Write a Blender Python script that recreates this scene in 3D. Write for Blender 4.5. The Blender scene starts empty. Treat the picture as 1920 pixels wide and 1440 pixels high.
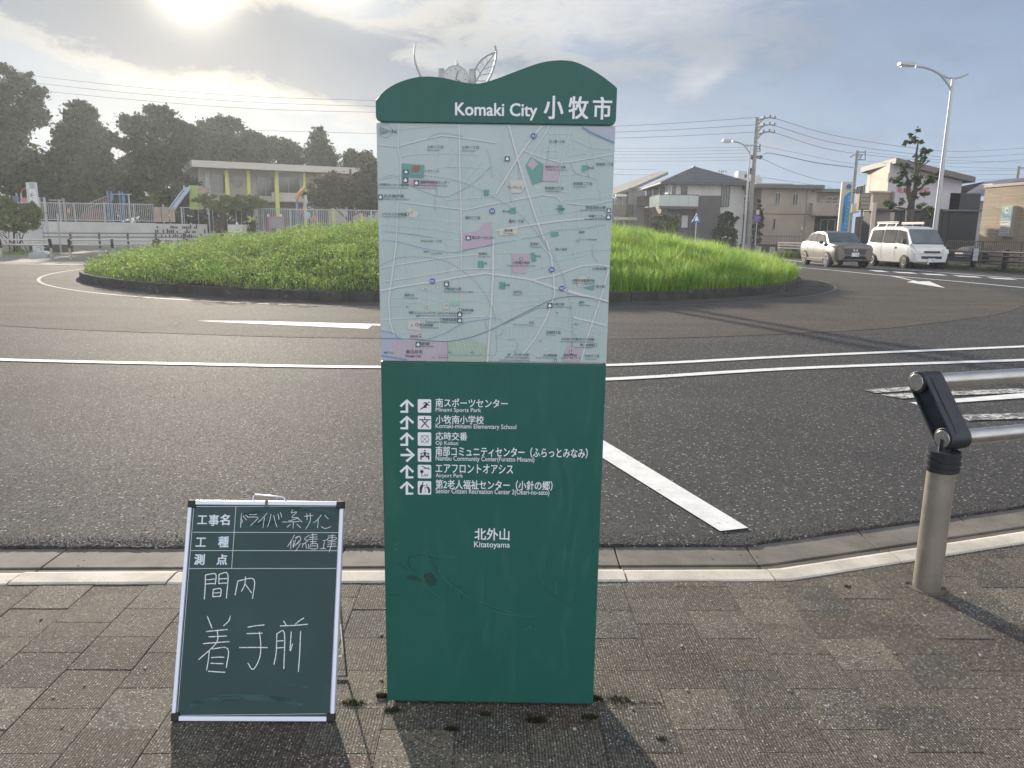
import bpy, math, random
import numpy as np
from mathutils import Vector, Matrix
rnd = random.Random(7)
S = bpy.context.scene
COL = S.collection

# ------------------------------------------------------------------ camera
F_PX = 1440.0; PITCH = math.atan(286 / 1440); ROLL = math.radians(0.85); H = 1.36
f0 = np.array([0, math.cos(PITCH), -math.sin(PITCH)]); u0 = np.array([0, math.sin(PITCH), math.cos(PITCH)]); r0 = np.array([1., 0, 0])
CR = math.cos(ROLL) * r0 + math.sin(ROLL) * u0; CU = math.cos(ROLL) * u0 - math.sin(ROLL) * r0; CF = f0
C0 = np.array([0, 0, H])
cam = bpy.data.cameras.new('camera'); co = bpy.data.objects.new('camera', cam); COL.objects.link(co)
cam.sensor_width = 36; cam.lens = 27.0; cam.clip_start = 0.05; cam.clip_end = 3000
co.matrix_world = Matrix(((CR[0], CU[0], -CF[0], 0), (CR[1], CU[1], -CF[1], 0), (CR[2], CU[2], -CF[2], H), (0, 0, 0, 1)))
S.camera = co
ZR = -0.02                                     # level of the carriageway

def ray(x, y): return CF + CR * (x - 960) / F_PX - CU * (y - 720) / F_PX
def G(x, y, z=ZR):                             # survey: ground point seen in that direction
    d = ray(x, y); return C0 + d * (z - H) / d[2]
def P(x, y, Y):                                # survey: point at a given distance north of the camera
    d = ray(x, y); return C0 + d * Y / d[1]

# ------------------------------------------------------------------ sun, sky, exposure
SUN_AZ = math.radians(-21.5); SUN_EL = math.radians(15.2)
sdir = Vector((math.sin(SUN_AZ) * math.cos(SUN_EL), math.cos(SUN_AZ) * math.cos(SUN_EL), math.sin(SUN_EL)))
sl = bpy.data.lights.new('sun', 'SUN'); sl.energy = 4.6; sl.angle = math.radians(0.9); sl.color = (1.0, 0.89, 0.74)
so = bpy.data.objects.new('sun', sl); COL.objects.link(so); so.location = (0, 0, 60)
so.rotation_euler = (-sdir).to_track_quat('-Z', 'Y').to_euler()
W = bpy.data.worlds.new('World'); S.world = W; W.use_nodes = True
wn = W.node_tree.nodes; wl = W.node_tree.links; wn.clear()

class NX:                                      # tiny expression helper for math nodes
    def __init__(s, tree): s.t = tree
    def m(s, op, a, b=None, c=None, clamp=False):
        n = s.t.nodes.new('ShaderNodeMath'); n.operation = op; n.use_clamp = clamp
        for i, v in enumerate((a, b, c)):
            if v is None: continue
            if isinstance(v, (int, float)): n.inputs[i].default_value = v
            else: s.t.links.new(v, n.inputs[i])
        return n.outputs[0]
    def mix(s, f, a, b):
        n = s.t.nodes.new('ShaderNodeMix'); n.data_type = 'RGBA'
        for k, v in ((0, f), (6, a), (7, b)):
            if isinstance(v, (int, float)): n.inputs[k].default_value = v
            elif isinstance(v, tuple): n.inputs[k].default_value = (*v, 1)
            else: s.t.links.new(v, n.inputs[k])
        return n.outputs[2]
    def ramp(s, f, lo, hi, a=0., b=1., smooth=True):
        n = s.t.nodes.new('ShaderNodeMapRange'); n.interpolation_type = 'SMOOTHSTEP' if smooth else 'LINEAR'
        s.t.links.new(f, n.inputs[0]); n.inputs[1].default_value = lo; n.inputs[2].default_value = hi
        n.inputs[3].default_value = a; n.inputs[4].default_value = b
        return n.outputs[0]
    def noise(s, vec, scale, detail=3., rough=.5, dist=0.):
        n = s.t.nodes.new('ShaderNodeTexNoise'); n.inputs['Scale'].default_value = scale
        n.inputs['Detail'].default_value = detail; n.inputs['Roughness'].default_value = rough; n.inputs['Distortion'].default_value = dist
        if vec is not None: s.t.links.new(vec, n.inputs['Vector'])
        return n.outputs['Fac']

def build_sky():
    N = NX(W.node_tree); L = wl.new
    tc = wn.new('ShaderNodeTexCoord'); sp = wn.new('ShaderNodeSeparateXYZ'); L(tc.outputs['Generated'], sp.inputs[0])
    x, y, z = sp.outputs
    sky = wn.new('ShaderNodeTexSky'); sky.sky_type = 'NISHITA'; sky.sun_disc = False
    sky.sun_elevation = SUN_EL; sky.sun_rotation = SUN_AZ; sky.air_density = 1.0; sky.dust_density = 2.0
    dp = wn.new('ShaderNodeVectorMath'); dp.operation = 'DOT_PRODUCT'; L(tc.outputs['Generated'], dp.inputs[0]); dp.inputs[1].default_value = sdir
    ang = N.m('ARCCOSINE', N.m('MINIMUM', dp.outputs['Value'], 0.99999))          # radians from the sun
    az = N.m('ARCTAN2', x, y); el = N.m('ARCSINE', z)
    azd = N.m('MULTIPLY', az, 57.296); eld = N.m('MULTIPLY', el, 57.296)
    # cloud coordinates: direction with the height stretched, so banks lie flat
    cv = wn.new('ShaderNodeCombineXYZ'); L(x, cv.inputs[0]); L(y, cv.inputs[1]); L(N.m('MULTIPLY', z, 2.7), cv.inputs[2])
    big = N.noise(cv.outputs[0], 4.2, 8, .60, .35); fine = N.noise(cv.outputs[0], 13., 8, .66, .8)
    tex = N.m('ADD', N.m('MULTIPLY', big, .65), N.m('MULTIPLY', fine, .35))
    def blob(a0, e0, ra, re, tilt):
        da = N.m('SUBTRACT', azd, a0); de = N.m('SUBTRACT', N.m('SUBTRACT', eld, e0), N.m('MULTIPLY', da, tilt))
        q = N.m('ADD', N.m('POWER', N.m('ABSOLUTE', N.m('DIVIDE', da, ra)), 2.), N.m('POWER', N.m('ABSOLUTE', N.m('DIVIDE', de, re)), 2.))
        return N.m('EXPONENT', N.m('MULTIPLY', q, -1.))
    # grey cloud banks, thick and thin
    bank = N.m('ADD', N.m('ADD', blob(-33, 14.0, 9, 3.2, -.10), blob(-24, 12.0, 7, 2.6, -.05)), N.m('ADD', blob(-15, 12.2, 6.0, 3.4, -.22), blob(-9, 9.8, 6.0, 2.8, -.25)))
    bank = N.m('ADD', bank, N.m('ADD', N.m('MULTIPLY', blob(-2, 11.5, 7, 3.0, -.1), .5), N.m('MULTIPLY', blob(26, 14.5, 12, 5, -.1), .45)))
    bank = N.m('MINIMUM', bank, 1.25)
    holes = N.m('ADD', N.m('MULTIPLY', blob(-13.8, 16.2, 3.6, 1.6, -.3), 1.3), N.m('MULTIPLY', blob(-21.5, 15.2, 2.6, 1.4, 0.), 1.1))
    thick = N.ramp(N.m('SUBTRACT', N.m('ADD', bank, N.m('MULTIPLY', N.m('SUBTRACT', tex, .5), 3.4)), holes), .18, .95)
    thin = N.m('MULTIPLY', N.ramp(N.m('ADD', N.m('MULTIPLY', blob(22, 13, 18, 9, 0.), .7), N.m('MULTIPLY', N.m('SUBTRACT', big, .5), 3.)), .2, 1.0), .55)
    wisp = N.ramp(N.m('ADD', tex, N.m('ADD', N.m('ADD', N.m('MULTIPLY', blob(5, 15.0, 17, 3.2, .03), .25), N.m('MULTIPLY', blob(13.0, 10.6, 2.2, 1.2, .4), .28)), N.m('MULTIPLY', blob(-19, 8.9, 12, 1.4, -.06), .28))), .55, .78)
    # luminance of the veil as a function of distance from the sun
    near = N.m('EXPONENT', N.m('MULTIPLY', ang, -14.)); mid = N.ramp(ang, .03, .85, 1., 0., False)
    hor = N.ramp(eld, -2., 14., 1., 0., False)
    base = N.mix(mid, (.155, .205, .30), (.165, .21, .265))
    base = N.mix(N.m('MULTIPLY', hor, .75), base, (.25, .345, .45))
    base = N.mix(N.m('MULTIPLY', N.m('MULTIPLY', hor, mid), .8), base, (.16, .185, .20))
    base = N.mix(N.m('MULTIPLY', near, .8), base, (.40, .39, .35))
    cloudc = N.mix(mid, (.14, .18, .26), (.068, .105, .15)); cloudc = N.mix(N.m('MULTIPLY', N.m('POWER', near, 3.), .9), cloudc, (.42, .40, .35))
    wispc = N.mix(mid, (.36, .38, .42), (.50, .47, .41))
    col = N.mix(N.m('MULTIPLY', wisp, .75), base, wispc)
    col = N.mix(thin, col, cloudc)
    rim = N.m('MULTIPLY', N.m('MULTIPLY', thick, N.m('SUBTRACT', 1., thick)), 4.)
    col = N.mix(N.m('MULTIPLY', thick, .92), col, cloudc)
    col = N.mix(N.m('MULTIPLY', N.m('MULTIPLY', rim, mid), .45), col, (.42, .39, .33))
    back = N.ramp(ang, 1.1, 2.3)                  # front-lit cloud behind the viewer
    col = N.mix(N.m('MULTIPLY', back, .85), col, (.98, 1.0, 1.04))
    # the bright edge over the sun and the broken gap right of it
    gap = N.m('MULTIPLY', blob(-14.2, 16.8, 4.0, 2.0, -.3), .9)
    core = N.m('EXPONENT', N.m('MULTIPLY', N.m('POWER', N.m('DIVIDE', ang, .019), 1.2), -1.))
    col = N.mix(N.m('MINIMUM', gap, 1.), col, (.8, .76, .68))
    col = N.mix(core, col, (4., 3.7, 3.1))
    b1 = wn.new('ShaderNodeBackground'); L(sky.outputs[0], b1.inputs[0]); b1.inputs[1].default_value = .05
    b2 = wn.new('ShaderNodeBackground'); L(col, b2.inputs[0]); b2.inputs[1].default_value = SKY_STRENGTH
    mx = wn.new('ShaderNodeMixShader'); mx.inputs[0].default_value = .95; L(b1.outputs[0], mx.inputs[1]); L(b2.outputs[0], mx.inputs[2])
    out = wn.new('ShaderNodeOutputWorld'); L(mx.outputs[0], out.inputs['Surface'])
SKY_STRENGTH = 1.0
build_sky()
S.view_settings.view_transform = 'Standard'; S.view_settings.look = 'None'; S.view_settings.gamma = 1
S.view_settings.use_curve_mapping = False; S.view_settings.exposure = 0.85
S.cycles.use_denoising = True
S.cycles.max_bounces = 6; S.cycles.diffuse_bounces = 3; S.cycles.transparent_max_bounces = 8; S.cycles.volume_bounces = 0
S.cycles.sample_clamp_indirect = 6

# ------------------------------------------------------------------ materials
MATS = {}
def mat(name, c, rough=.7, metal=0., c2=None, ns=8., nd=4., lo=.35, hi=.65, bump=0., bs=60., bd=.003, spec=.5, stretch=None,
        transl=0., coat=0., rand=0., emis=None, island=0., c3=None, s3=40., l3=.6, h3=.75, world=False):
    if name in MATS: return MATS[name]
    m = bpy.data.materials.new(name); m.use_nodes = True; MATS[name] = m
    t = m.node_tree; N = NX(t); b = t.nodes['Principled BSDF']
    b.inputs['Roughness'].default_value = rough; b.inputs['Metallic'].default_value = metal
    b.inputs['Specular IOR Level'].default_value = spec; b.inputs['Coat Weight'].default_value = coat
    tc = t.nodes.new('ShaderNodeTexCoord'); vec = tc.outputs['Object']
    if world:
        g = t.nodes.new('ShaderNodeNewGeometry'); vec = g.outputs['Position']
    if stretch:
        mp = t.nodes.new('ShaderNodeMapping'); mp.inputs['Scale'].default_value = stretch; t.links.new(vec, mp.inputs[0]); vec = mp.outputs[0]
    col = c
    if c2 is not None: col = N.mix(N.ramp(N.noise(vec, ns, nd, .6), lo, hi), c, c2)
    if c3 is not None: col = N.mix(N.ramp(N.noise(vec, s3, 2, .5), l3, h3), col, c3)
    if rand or island:
        if island:
            gi = t.nodes.new('ShaderNodeNewGeometry'); r = gi.outputs['Random Per Island']; k = island
        else:
            oi = t.nodes.new('ShaderNodeObjectInfo'); r = oi.outputs['Random']; k = rand
        h = t.nodes.new('ShaderNodeHueSaturation')
        t.links.new(N.ramp(r, 0., 1., 1 - k, 1 + k, False), h.inputs['Value'])
        t.links.new(N.ramp(r, 0., 1., .5 - k * .06, .5 + k * .06, False), h.inputs['Hue'])
        if isinstance(col, tuple): h.inputs['Color'].default_value = (*col, 1)
        else: t.links.new(col, h.inputs['Color'])
        col = h.outputs[0]
    if isinstance(col, tuple): b.inputs['Base Color'].default_value = (*col, 1)
    else: t.links.new(col, b.inputs['Base Color'])
    if bump:
        bn = t.nodes.new('ShaderNodeBump'); bn.inputs['Strength'].default_value = bump; bn.inputs['Distance'].default_value = bd
        t.links.new(N.noise(vec, bs, 3, .6), bn.inputs['Height']); t.links.new(bn.outputs[0], b.inputs['Normal'])
    if transl:
        tr = t.nodes.new('ShaderNodeBsdfTranslucent'); mx = t.nodes.new('ShaderNodeMixShader'); mx.inputs[0].default_value = transl
        if isinstance(col, tuple): tr.inputs[0].default_value = (*col, 1)
        else:
            g2 = t.nodes.new('ShaderNodeGamma'); g2.inputs[1].default_value = .85; t.links.new(col, g2.inputs[0]); t.links.new(g2.outputs[0], tr.inputs[0])
        t.links.new(b.outputs[0], mx.inputs[1]); t.links.new(tr.outputs[0], mx.inputs[2])
        t.links.new(mx.outputs[0], t.nodes['Material Output'].inputs['Surface'])
    if emis:
        b.inputs['Emission Color'].default_value = (*emis[0], 1); b.inputs['Emission Strength'].default_value = emis[1]
    return m

def glass(name, c=(.05, .06, .07), rough=.05, c2=None):
    return mat(name, c, rough, 0., c2=c2, ns=1.2, spec=.9)

# ------------------------------------------------------------------ mesh builder
class MB:
    def __init__(s): s.v = []; s.f = []; s.mi = []; s.cur = 0
    def add(s, vs, fs):
        o = len(s.v); s.v += [tuple(map(float, p)) for p in vs]; s.f += [tuple(i + o for i in f) for f in fs]; s.mi += [s.cur] * len(fs); return s
    def box(s, c, d, rz=0., M=None):
        hx, hy, hz = d[0] / 2, d[1] / 2, d[2] / 2; vs = []
        for X, Y, Z in ((-1, -1, -1), (1, -1, -1), (1, 1, -1), (-1, 1, -1), (-1, -1, 1), (1, -1, 1), (1, 1, 1), (-1, 1, 1)):
            p = Vector((X * hx, Y * hy, Z * hz))
            if M is not None: p = M @ p
            elif rz: p = Vector((p.x * math.cos(rz) - p.y * math.sin(rz), p.x * math.sin(rz) + p.y * math.cos(rz), p.z))
            vs.append((p.x + c[0], p.y + c[1], p.z + c[2]))
        return s.add(vs, [(3, 2, 1, 0), (4, 5, 6, 7), (0, 1, 5, 4), (1, 2, 6, 5), (2, 3, 7, 6), (3, 0, 4, 7)])
    def cyl(s, a, b, ra, rb=None, n=10, caps=True):
        rb = ra if rb is None else rb; a = Vector(a); b = Vector(b); d = (b - a).normalized()
        q = d.orthogonal().normalized(); w = d.cross(q); vs = []
        for i in range(n):
            t = 2 * math.pi * i / n; e = q * math.cos(t) + w * math.sin(t)
            vs += [a + e * ra, b + e * rb]
        fs = [(2 * i, 2 * ((i + 1) % n), 2 * ((i + 1) % n) + 1, 2 * i + 1) for i in range(n)]
        if caps: fs += [tuple(2 * i for i in reversed(range(n))), tuple(2 * i + 1 for i in range(n))]
        return s.add(vs, fs)
    def tube(s, pts, r, n=6, r1=None):
        pts = [Vector(p) for p in pts]; vs = []; q = None; k = len(pts)
        for i, p in enumerate(pts):
            d = (pts[min(i + 1, k - 1)] - pts[max(i - 1, 0)]).normalized()
            q = d.orthogonal().normalized() if q is None else (q - d * q.dot(d)).normalized()
            w = d.cross(q); rr = r if r1 is None else r + (r1 - r) * i / (k - 1)
            for j in range(n):
                t = 2 * math.pi * j / n; vs.append(p + (q * math.cos(t) + w * math.sin(t)) * rr)
        fs = [(i * n + j, i * n + (j + 1) % n, (i + 1) * n + (j + 1) % n, (i + 1) * n + j) for i in range(k - 1) for j in range(n)]
        fs += [tuple(reversed(range(n))), tuple((k - 1) * n + j for j in range(n))]
        return s.add(vs, fs)
    def prism(s, poly, off):                    # extrude a 3-D polygon by a vector
        n = len(poly); poly = [Vector(p) for p in poly]; off = Vector(off)
        vs = poly + [p + off for p in poly]
        return s.add(vs, [tuple(reversed(range(n))), tuple(range(n, 2 * n))] + [(i, (i + 1) % n, n + (i + 1) % n, n + i) for i in range(n)])
    def slab(s, poly, z0, z1): return s.prism([(p[0], p[1], z0) for p in poly], (0, 0, z1 - z0))
    def face(s, poly): return s.add(poly, [tuple(range(len(poly)))])
    def ball(s, c, r, nu=10, nv=7, sc=(1, 1, 1)):
        vs = [(c[0], c[1], c[2] - r * sc[2])]
        for j in range(1, nv):
            ph = -math.pi / 2 + math.pi * j / nv
            for i in range(nu):
                t = 2 * math.pi * i / nu; vs.append((c[0] + r * sc[0] * math.cos(ph) * math.cos(t), c[1] + r * sc[1] * math.cos(ph) * math.sin(t), c[2] + r * sc[2] * math.sin(ph)))
        vs.append((c[0], c[1], c[2] + r * sc[2])); e = len(vs) - 1
        fs = [(0, 1 + (i + 1) % nu, 1 + i) for i in range(nu)]
        fs += [(1 + j * nu + i, 1 + j * nu + (i + 1) % nu, 1 + (j + 1) * nu + (i + 1) % nu, 1 + (j + 1) * nu + i) for j in range(nv - 2) for i in range(nu)]
        fs += [(e, 1 + (nv - 2) * nu + i, 1 + (nv - 2) * nu + (i + 1) % nu) for i in range(nu)]
        return s.add(vs, fs)
    def build(s, name, m, parent=None, smooth=False, loc=None, label=None, bevel=0., local=False):
        me = bpy.data.meshes.new(name)
        o = np.zeros(3)
        if parent is not None and not local: o = np.array(wloc(parent))
        if loc is not None: o = o + 0 if parent is not None else np.array(loc)
        me.from_pydata([(p[0] - o[0], p[1] - o[1], p[2] - o[2]) for p in s.v], [], s.f)
        for mm in (m if isinstance(m, (list, tuple)) else [m]): me.materials.append(mm)
        if isinstance(m, (list, tuple)): me.polygons.foreach_set('material_index', s.mi)
        if smooth is not False:
            me.shade_smooth()
            if smooth is not True: me.set_sharp_from_angle(angle=math.radians(smooth))
        ob = bpy.data.objects.new(name, me); COL.objects.link(ob)
        if parent is not None: ob.parent = parent
        elif loc is not None: ob.location = loc
        if label: ob['label'] = label
        if bevel:
            bm = ob.modifiers.new('bevel', 'BEVEL'); bm.width = bevel; bm.segments = 2; bm.limit_method = 'ANGLE'
        return ob
def wloc(o):
    p = np.array(o.location)
    while o.parent is not None: o = o.parent; p = p + np.array(o.location)
    return p
def tag(o, label=None, cat=None, group=None, kind=None):
    for k, v in (('label', label), ('category', cat), ('group', group), ('kind', kind)):
        if v: o[k] = v
    return o
def thing(name, label, cat, loc=(0, 0, 0), rz=0., group=None):
    o = bpy.data.objects.new(name, None); COL.objects.link(o); o.location = tuple(map(float, loc)); o.rotation_euler = (0, 0, rz)
    o.empty_display_size = .2; return tag(o, label, cat, group)
def kids(o): return CH.get(o.name, [])
def copy_tree(o, loc=None, rz=None, label=None, parent=None, scale=None):
    c = o.copy(); COL.objects.link(c); c.parent = parent
    if loc is not None: c.location = tuple(map(float, loc))
    if rz is not None: c.rotation_euler = (0, 0, rz)
    if scale is not None: c.scale = (scale,) * 3
    if label: c['label'] = label
    for ch in [x for x in o.children]: copy_tree(ch, parent=c)
    return c

class Plane:                                    # a wall or board: origin, right, up, outward normal
    def __init__(s, o, r, u=(0, 0, 1)):
        s.o = np.array(o, float); s.r = np.array(r, float); s.r /= np.linalg.norm(s.r); s.u = np.array(u, float); s.u /= np.linalg.norm(s.u)
        s.n = np.cross(s.r, s.u)
    def uv(s, x, y):
        d = ray(x, y); t = (s.o - C0).dot(s.n) / d.dot(s.n); p = C0 + t * d - s.o; return p.dot(s.r), p.dot(s.u)
    def pt(s, u, v, off=0.): return s.o + s.r * u + s.u * v + s.n * off
    def px(s, x, y, off=0.): return s.pt(*s.uv(x, y), off)
    def rect(s, mb, u0, v0, u1, v1, off, th):    # a box lying on the plane, from off to off+th
        return mb.prism([s.pt(u0, v0, off), s.pt(u1, v0, off), s.pt(u1, v1, off), s.pt(u0, v1, off)], s.n * th)
    def prect(s, mb, x0, y0, x1, y1, off, th):
        xm, ym = (x0 + x1) / 2, (y0 + y1) / 2
        return s.rect(mb, s.uv(x0, ym)[0], s.uv(xm, y1)[1], s.uv(x1, ym)[0], s.uv(xm, y0)[1], off, th)
    def ribbon(s, mb, uvs, w, off, w1=None):
        k = len(uvs); L = []; Rr = []
        for i in range(k):
            a = np.array(uvs[max(i - 1, 0)]); b = np.array(uvs[min(i + 1, k - 1)]); d = b - a; d = d / (np.linalg.norm(d) + 1e-9)
            nn = np.array([-d[1], d[0]]) * (w if w1 is None else w + (w1 - w) * i / (k - 1)) / 2; q = np.array(uvs[i]); L.append(q + nn); Rr.append(q - nn)
        vs = [s.pt(q[0], q[1], off) for q in L + Rr]
        return mb.add(vs, [(i + k, i + 1 + k, i + 1, i) for i in range(k - 1)])

def text_mesh(body, off=0., spacing=1.):
    c = bpy.data.curves.new('t', 'FONT'); c.body = body; c.size = 1; c.offset = off; c.space_character = spacing; c.resolution_u = 3
    ob = bpy.data.objects.new('t', c); COL.objects.link(ob); bpy.context.view_layer.update()
    me = bpy.data.meshes.new_from_object(ob.evaluated_get(bpy.context.evaluated_depsgraph_get()))
    vs = [tuple(v.co) for v in me.vertices]; fs = [tuple(p.vertices) for p in me.polygons]
    bpy.data.objects.remove(ob); bpy.data.curves.remove(c); bpy.data.meshes.remove(me); return vs, fs
def text_on(pl, mb, body, box, off, bold=0., vertical=False, uvbox=False):
    vs, fs = text_mesh(body, 0.)
    if not vs: return mb
    a = np.array(vs); mn = a.min(0); mx_ = a.max(0)
    if uvbox: u0, v0, u1, v1 = box
    else: (u0, v0), (u1, v1) = pl.uv(box[0], box[3]), pl.uv(box[2], box[1])
    sx = (u1 - u0) / (mx_[0] - mn[0] + 1e-9); sy = (v1 - v0) / (mx_[1] - mn[1] + 1e-9); b_ = bold * abs(v1 - v0)
    for k, (du, dv) in enumerate(((0, 0), (1, .7), (-1, .7), (1, -.7), (-1, -.7)) if bold > 0 else ((0, 0),)):
        mb.add([pl.pt(u0 + (p[0] - mn[0]) * sx + du * b_, v0 + (p[1] - mn[1]) * sy + dv * b_, off + k * .00003) for p in a], fs)
    return mb
# ------------------------------------------------------------------ ground materials
def asphalt(name, dark, light, stone, sc=1.0, bumpk=1.0, rough=.92, spec=.065):
    m = bpy.data.materials.new(name); m.use_nodes = True; t = m.node_tree; N = NX(t); b = t.nodes['Principled BSDF']
    g = t.nodes.new('ShaderNodeNewGeometry'); v = g.outputs['Position']
    vo = t.nodes.new('ShaderNodeTexVoronoi'); vo.inputs['Scale'].default_value = 150 * sc; t.links.new(v, vo.inputs['Vector'])
    vo2 = t.nodes.new('ShaderNodeTexVoronoi'); vo2.inputs['Scale'].default_value = 62 * sc; t.links.new(v, vo2.inputs['Vector'])
    sp = t.nodes.new('ShaderNodeSeparateColor'); t.links.new(vo.outputs['Color'], sp.inputs[0])
    sp2 = t.nodes.new('ShaderNodeSeparateColor'); t.links.new(vo2.outputs['Color'], sp2.inputs[0])
    patch = N.ramp(N.noise(v, .9, 5, .6), .3, .7); mottle = N.ramp(N.noise(v, 14, 4, .6), .3, .75)
    col = N.mix(patch, dark, light); col = N.mix(N.m('MULTIPLY', mottle, .35), col, tuple(x * 1.35 for x in light))
    mp = t.nodes.new('ShaderNodeMapping'); mp.inputs['Scale'].default_value = (.12, 1.1, 1); mp.inputs['Rotation'].default_value = (0, 0, -.08); t.links.new(v, mp.inputs[0])
    track = N.noise(mp.outputs[0], 1.1, 4, .55, .4); col = N.mix(N.m('MULTIPLY', N.ramp(track, .52, .70), .22), col, tuple(x * .55 for x in dark)); col = N.mix(N.m('MULTIPLY', N.ramp(track, .46, .34), .30), col, tuple(x * 1.5 for x in light))
    crk = t.nodes.new('ShaderNodeTexVoronoi'); crk.feature = 'DISTANCE_TO_EDGE'; crk.inputs['Scale'].default_value = .33; cw = t.nodes.new('ShaderNodeVectorMath'); cw.operation = 'ADD'; t.links.new(v, cw.inputs[0]); nz = t.nodes.new('ShaderNodeTexNoise'); nz.inputs['Scale'].default_value = 2.2; nz.inputs['Detail'].default_value = 6; t.links.new(v, nz.inputs['Vector']); t.links.new(nz.outputs['Color'], cw.inputs[1]); t.links.new(cw.outputs[0], crk.inputs['Vector'])
    crack = N.m('MULTIPLY', N.ramp(crk.outputs['Distance'], .006, .001), N.ramp(N.noise(v, .35, 2, .5), .52, .60)); col = N.mix(N.m('MULTIPLY', crack, .8), col, (.015, .014, .013))
    col = N.mix(N.ramp(sp.outputs[0], 0.5, 1.0, 0., .36, False), col, tuple(x * .62 for x in stone))
    pick = N.m('MULTIPLY', N.ramp(sp2.outputs[0], .86, .95), N.ramp(vo2.outputs['Distance'], .5, .28))
    col = N.mix(N.ramp(sp.outputs[1], .0, .5, .6, 0., False), col, tuple(x * .25 for x in dark)); col = N.mix(N.m('MULTIPLY', pick, .9), col, stone)
    t.links.new(col, b.inputs['Base Color'])
    t.links.new(N.m('SUBTRACT', rough, N.m('MULTIPLY', sp.outputs[1], .22)), b.inputs['Roughness'])
    b.inputs['Specular IOR Level'].default_value = spec
    h = N.m('ADD', N.m('MULTIPLY', N.m('SUBTRACT', 1., vo.outputs['Distance']), 1.), N.m('MULTIPLY', pick, .9))
    h = N.m('ADD', h, N.m('MULTIPLY', sp.outputs[2], .8))
    bn = t.nodes.new('ShaderNodeBump'); bn.inputs['Strength'].default_value = .75 * bumpk; bn.inputs['Distance'].default_value = .0032
    t.links.new(h, bn.inputs['Height']); t.links.new(bn.outputs[0], b.inputs['Normal']); return m
m_road = asphalt('asphalt_dark', (.054, .054, .055), (.073, .072, .071), (.44, .41, .375))
m_ring = asphalt('asphalt_worn', (.088, .079, .071), (.112, .101, .090), (.30, .27, .24), .8, .9, .97, .05)
m_walkfar = mat('far_path', (.20, .18, .155), .85, c2=(.26, .235, .2), ns=1.5, bump=.3, bs=60, world=True, spec=.08)

def paint(name, c=(.78, .77, .74), wear=.58, sc=26.):
    m = bpy.data.materials.new(name); m.use_nodes = True; t = m.node_tree; N = NX(t); b = t.nodes['Principled BSDF']
    g = t.nodes.new('ShaderNodeNewGeometry'); v = g.outputs['Position']
    w1 = N.noise(v, sc, 6, .75); w2 = N.noise(v, 3., 4, .6)
    f = N.ramp(N.m('ADD', N.m('MULTIPLY', w1, .7), N.m('MULTIPLY', w2, .3)), wear, wear + .07)
    col = N.mix(N.ramp(N.noise(v, 9, 4, .6), .3, .8), c, tuple(x * .78 for x in c)); col = N.mix(f, col, (.11, .105, .10))
    t.links.new(col, b.inputs['Base Color']); b.inputs['Roughness'].default_value = .7; b.inputs['Specular IOR Level'].default_value = .15
    bn = t.nodes.new('ShaderNodeBump'); bn.inputs['Strength'].default_value = .5; bn.inputs['Distance'].default_value = .003
    t.links.new(N.noise(v, 90, 2, .5), bn.inputs['Height']); t.links.new(bn.outputs[0], b.inputs['Normal']); return m
m_paint = paint('road_paint'); m_paintworn = paint('road_paint_worn', (.62, .61, .58), .47); m_paintfar = paint('road_paint_far', (.8, .79, .76), .60, 9.)

def concrete(name, c, k=.75, sc=1., bump=.5):
    return mat(name, c, .85, c2=tuple(x * k for x in c), ns=5 * sc, nd=8, lo=.3, hi=.7, c3=tuple(x * .45 for x in c), s3=140 * sc, l3=.62, h3=.72, bump=bump, bs=180 * sc, bd=.002)
m_kerb = concrete('kerb_concrete', (.62, .565, .48), .66); m_gut = concrete('gutter_concrete', (.19, .17, .143), .55); m_gutd = concrete('gutter_concrete_dark', (.115, .105, .092), .6)  # the strip beside the kerb is a darker concrete
m_islk = mat('island_kerb_dark', (.050, .049, .044), .9, c2=(.028, .029, .025), ns=3, nd=8, c3=(.12, .115, .10), s3=7, l3=.62, h3=.78, bump=.5, bs=60, bd=.004)  # island kerb: dark grey with paler patches
m_soil = mat('soil', (.045, .04, .028), .95, c2=(.03, .04, .018), ns=6, bump=.6, bs=30, bd=.02)
m_black = mat('rubber_black', (.012, .012, .013), .6)

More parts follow.
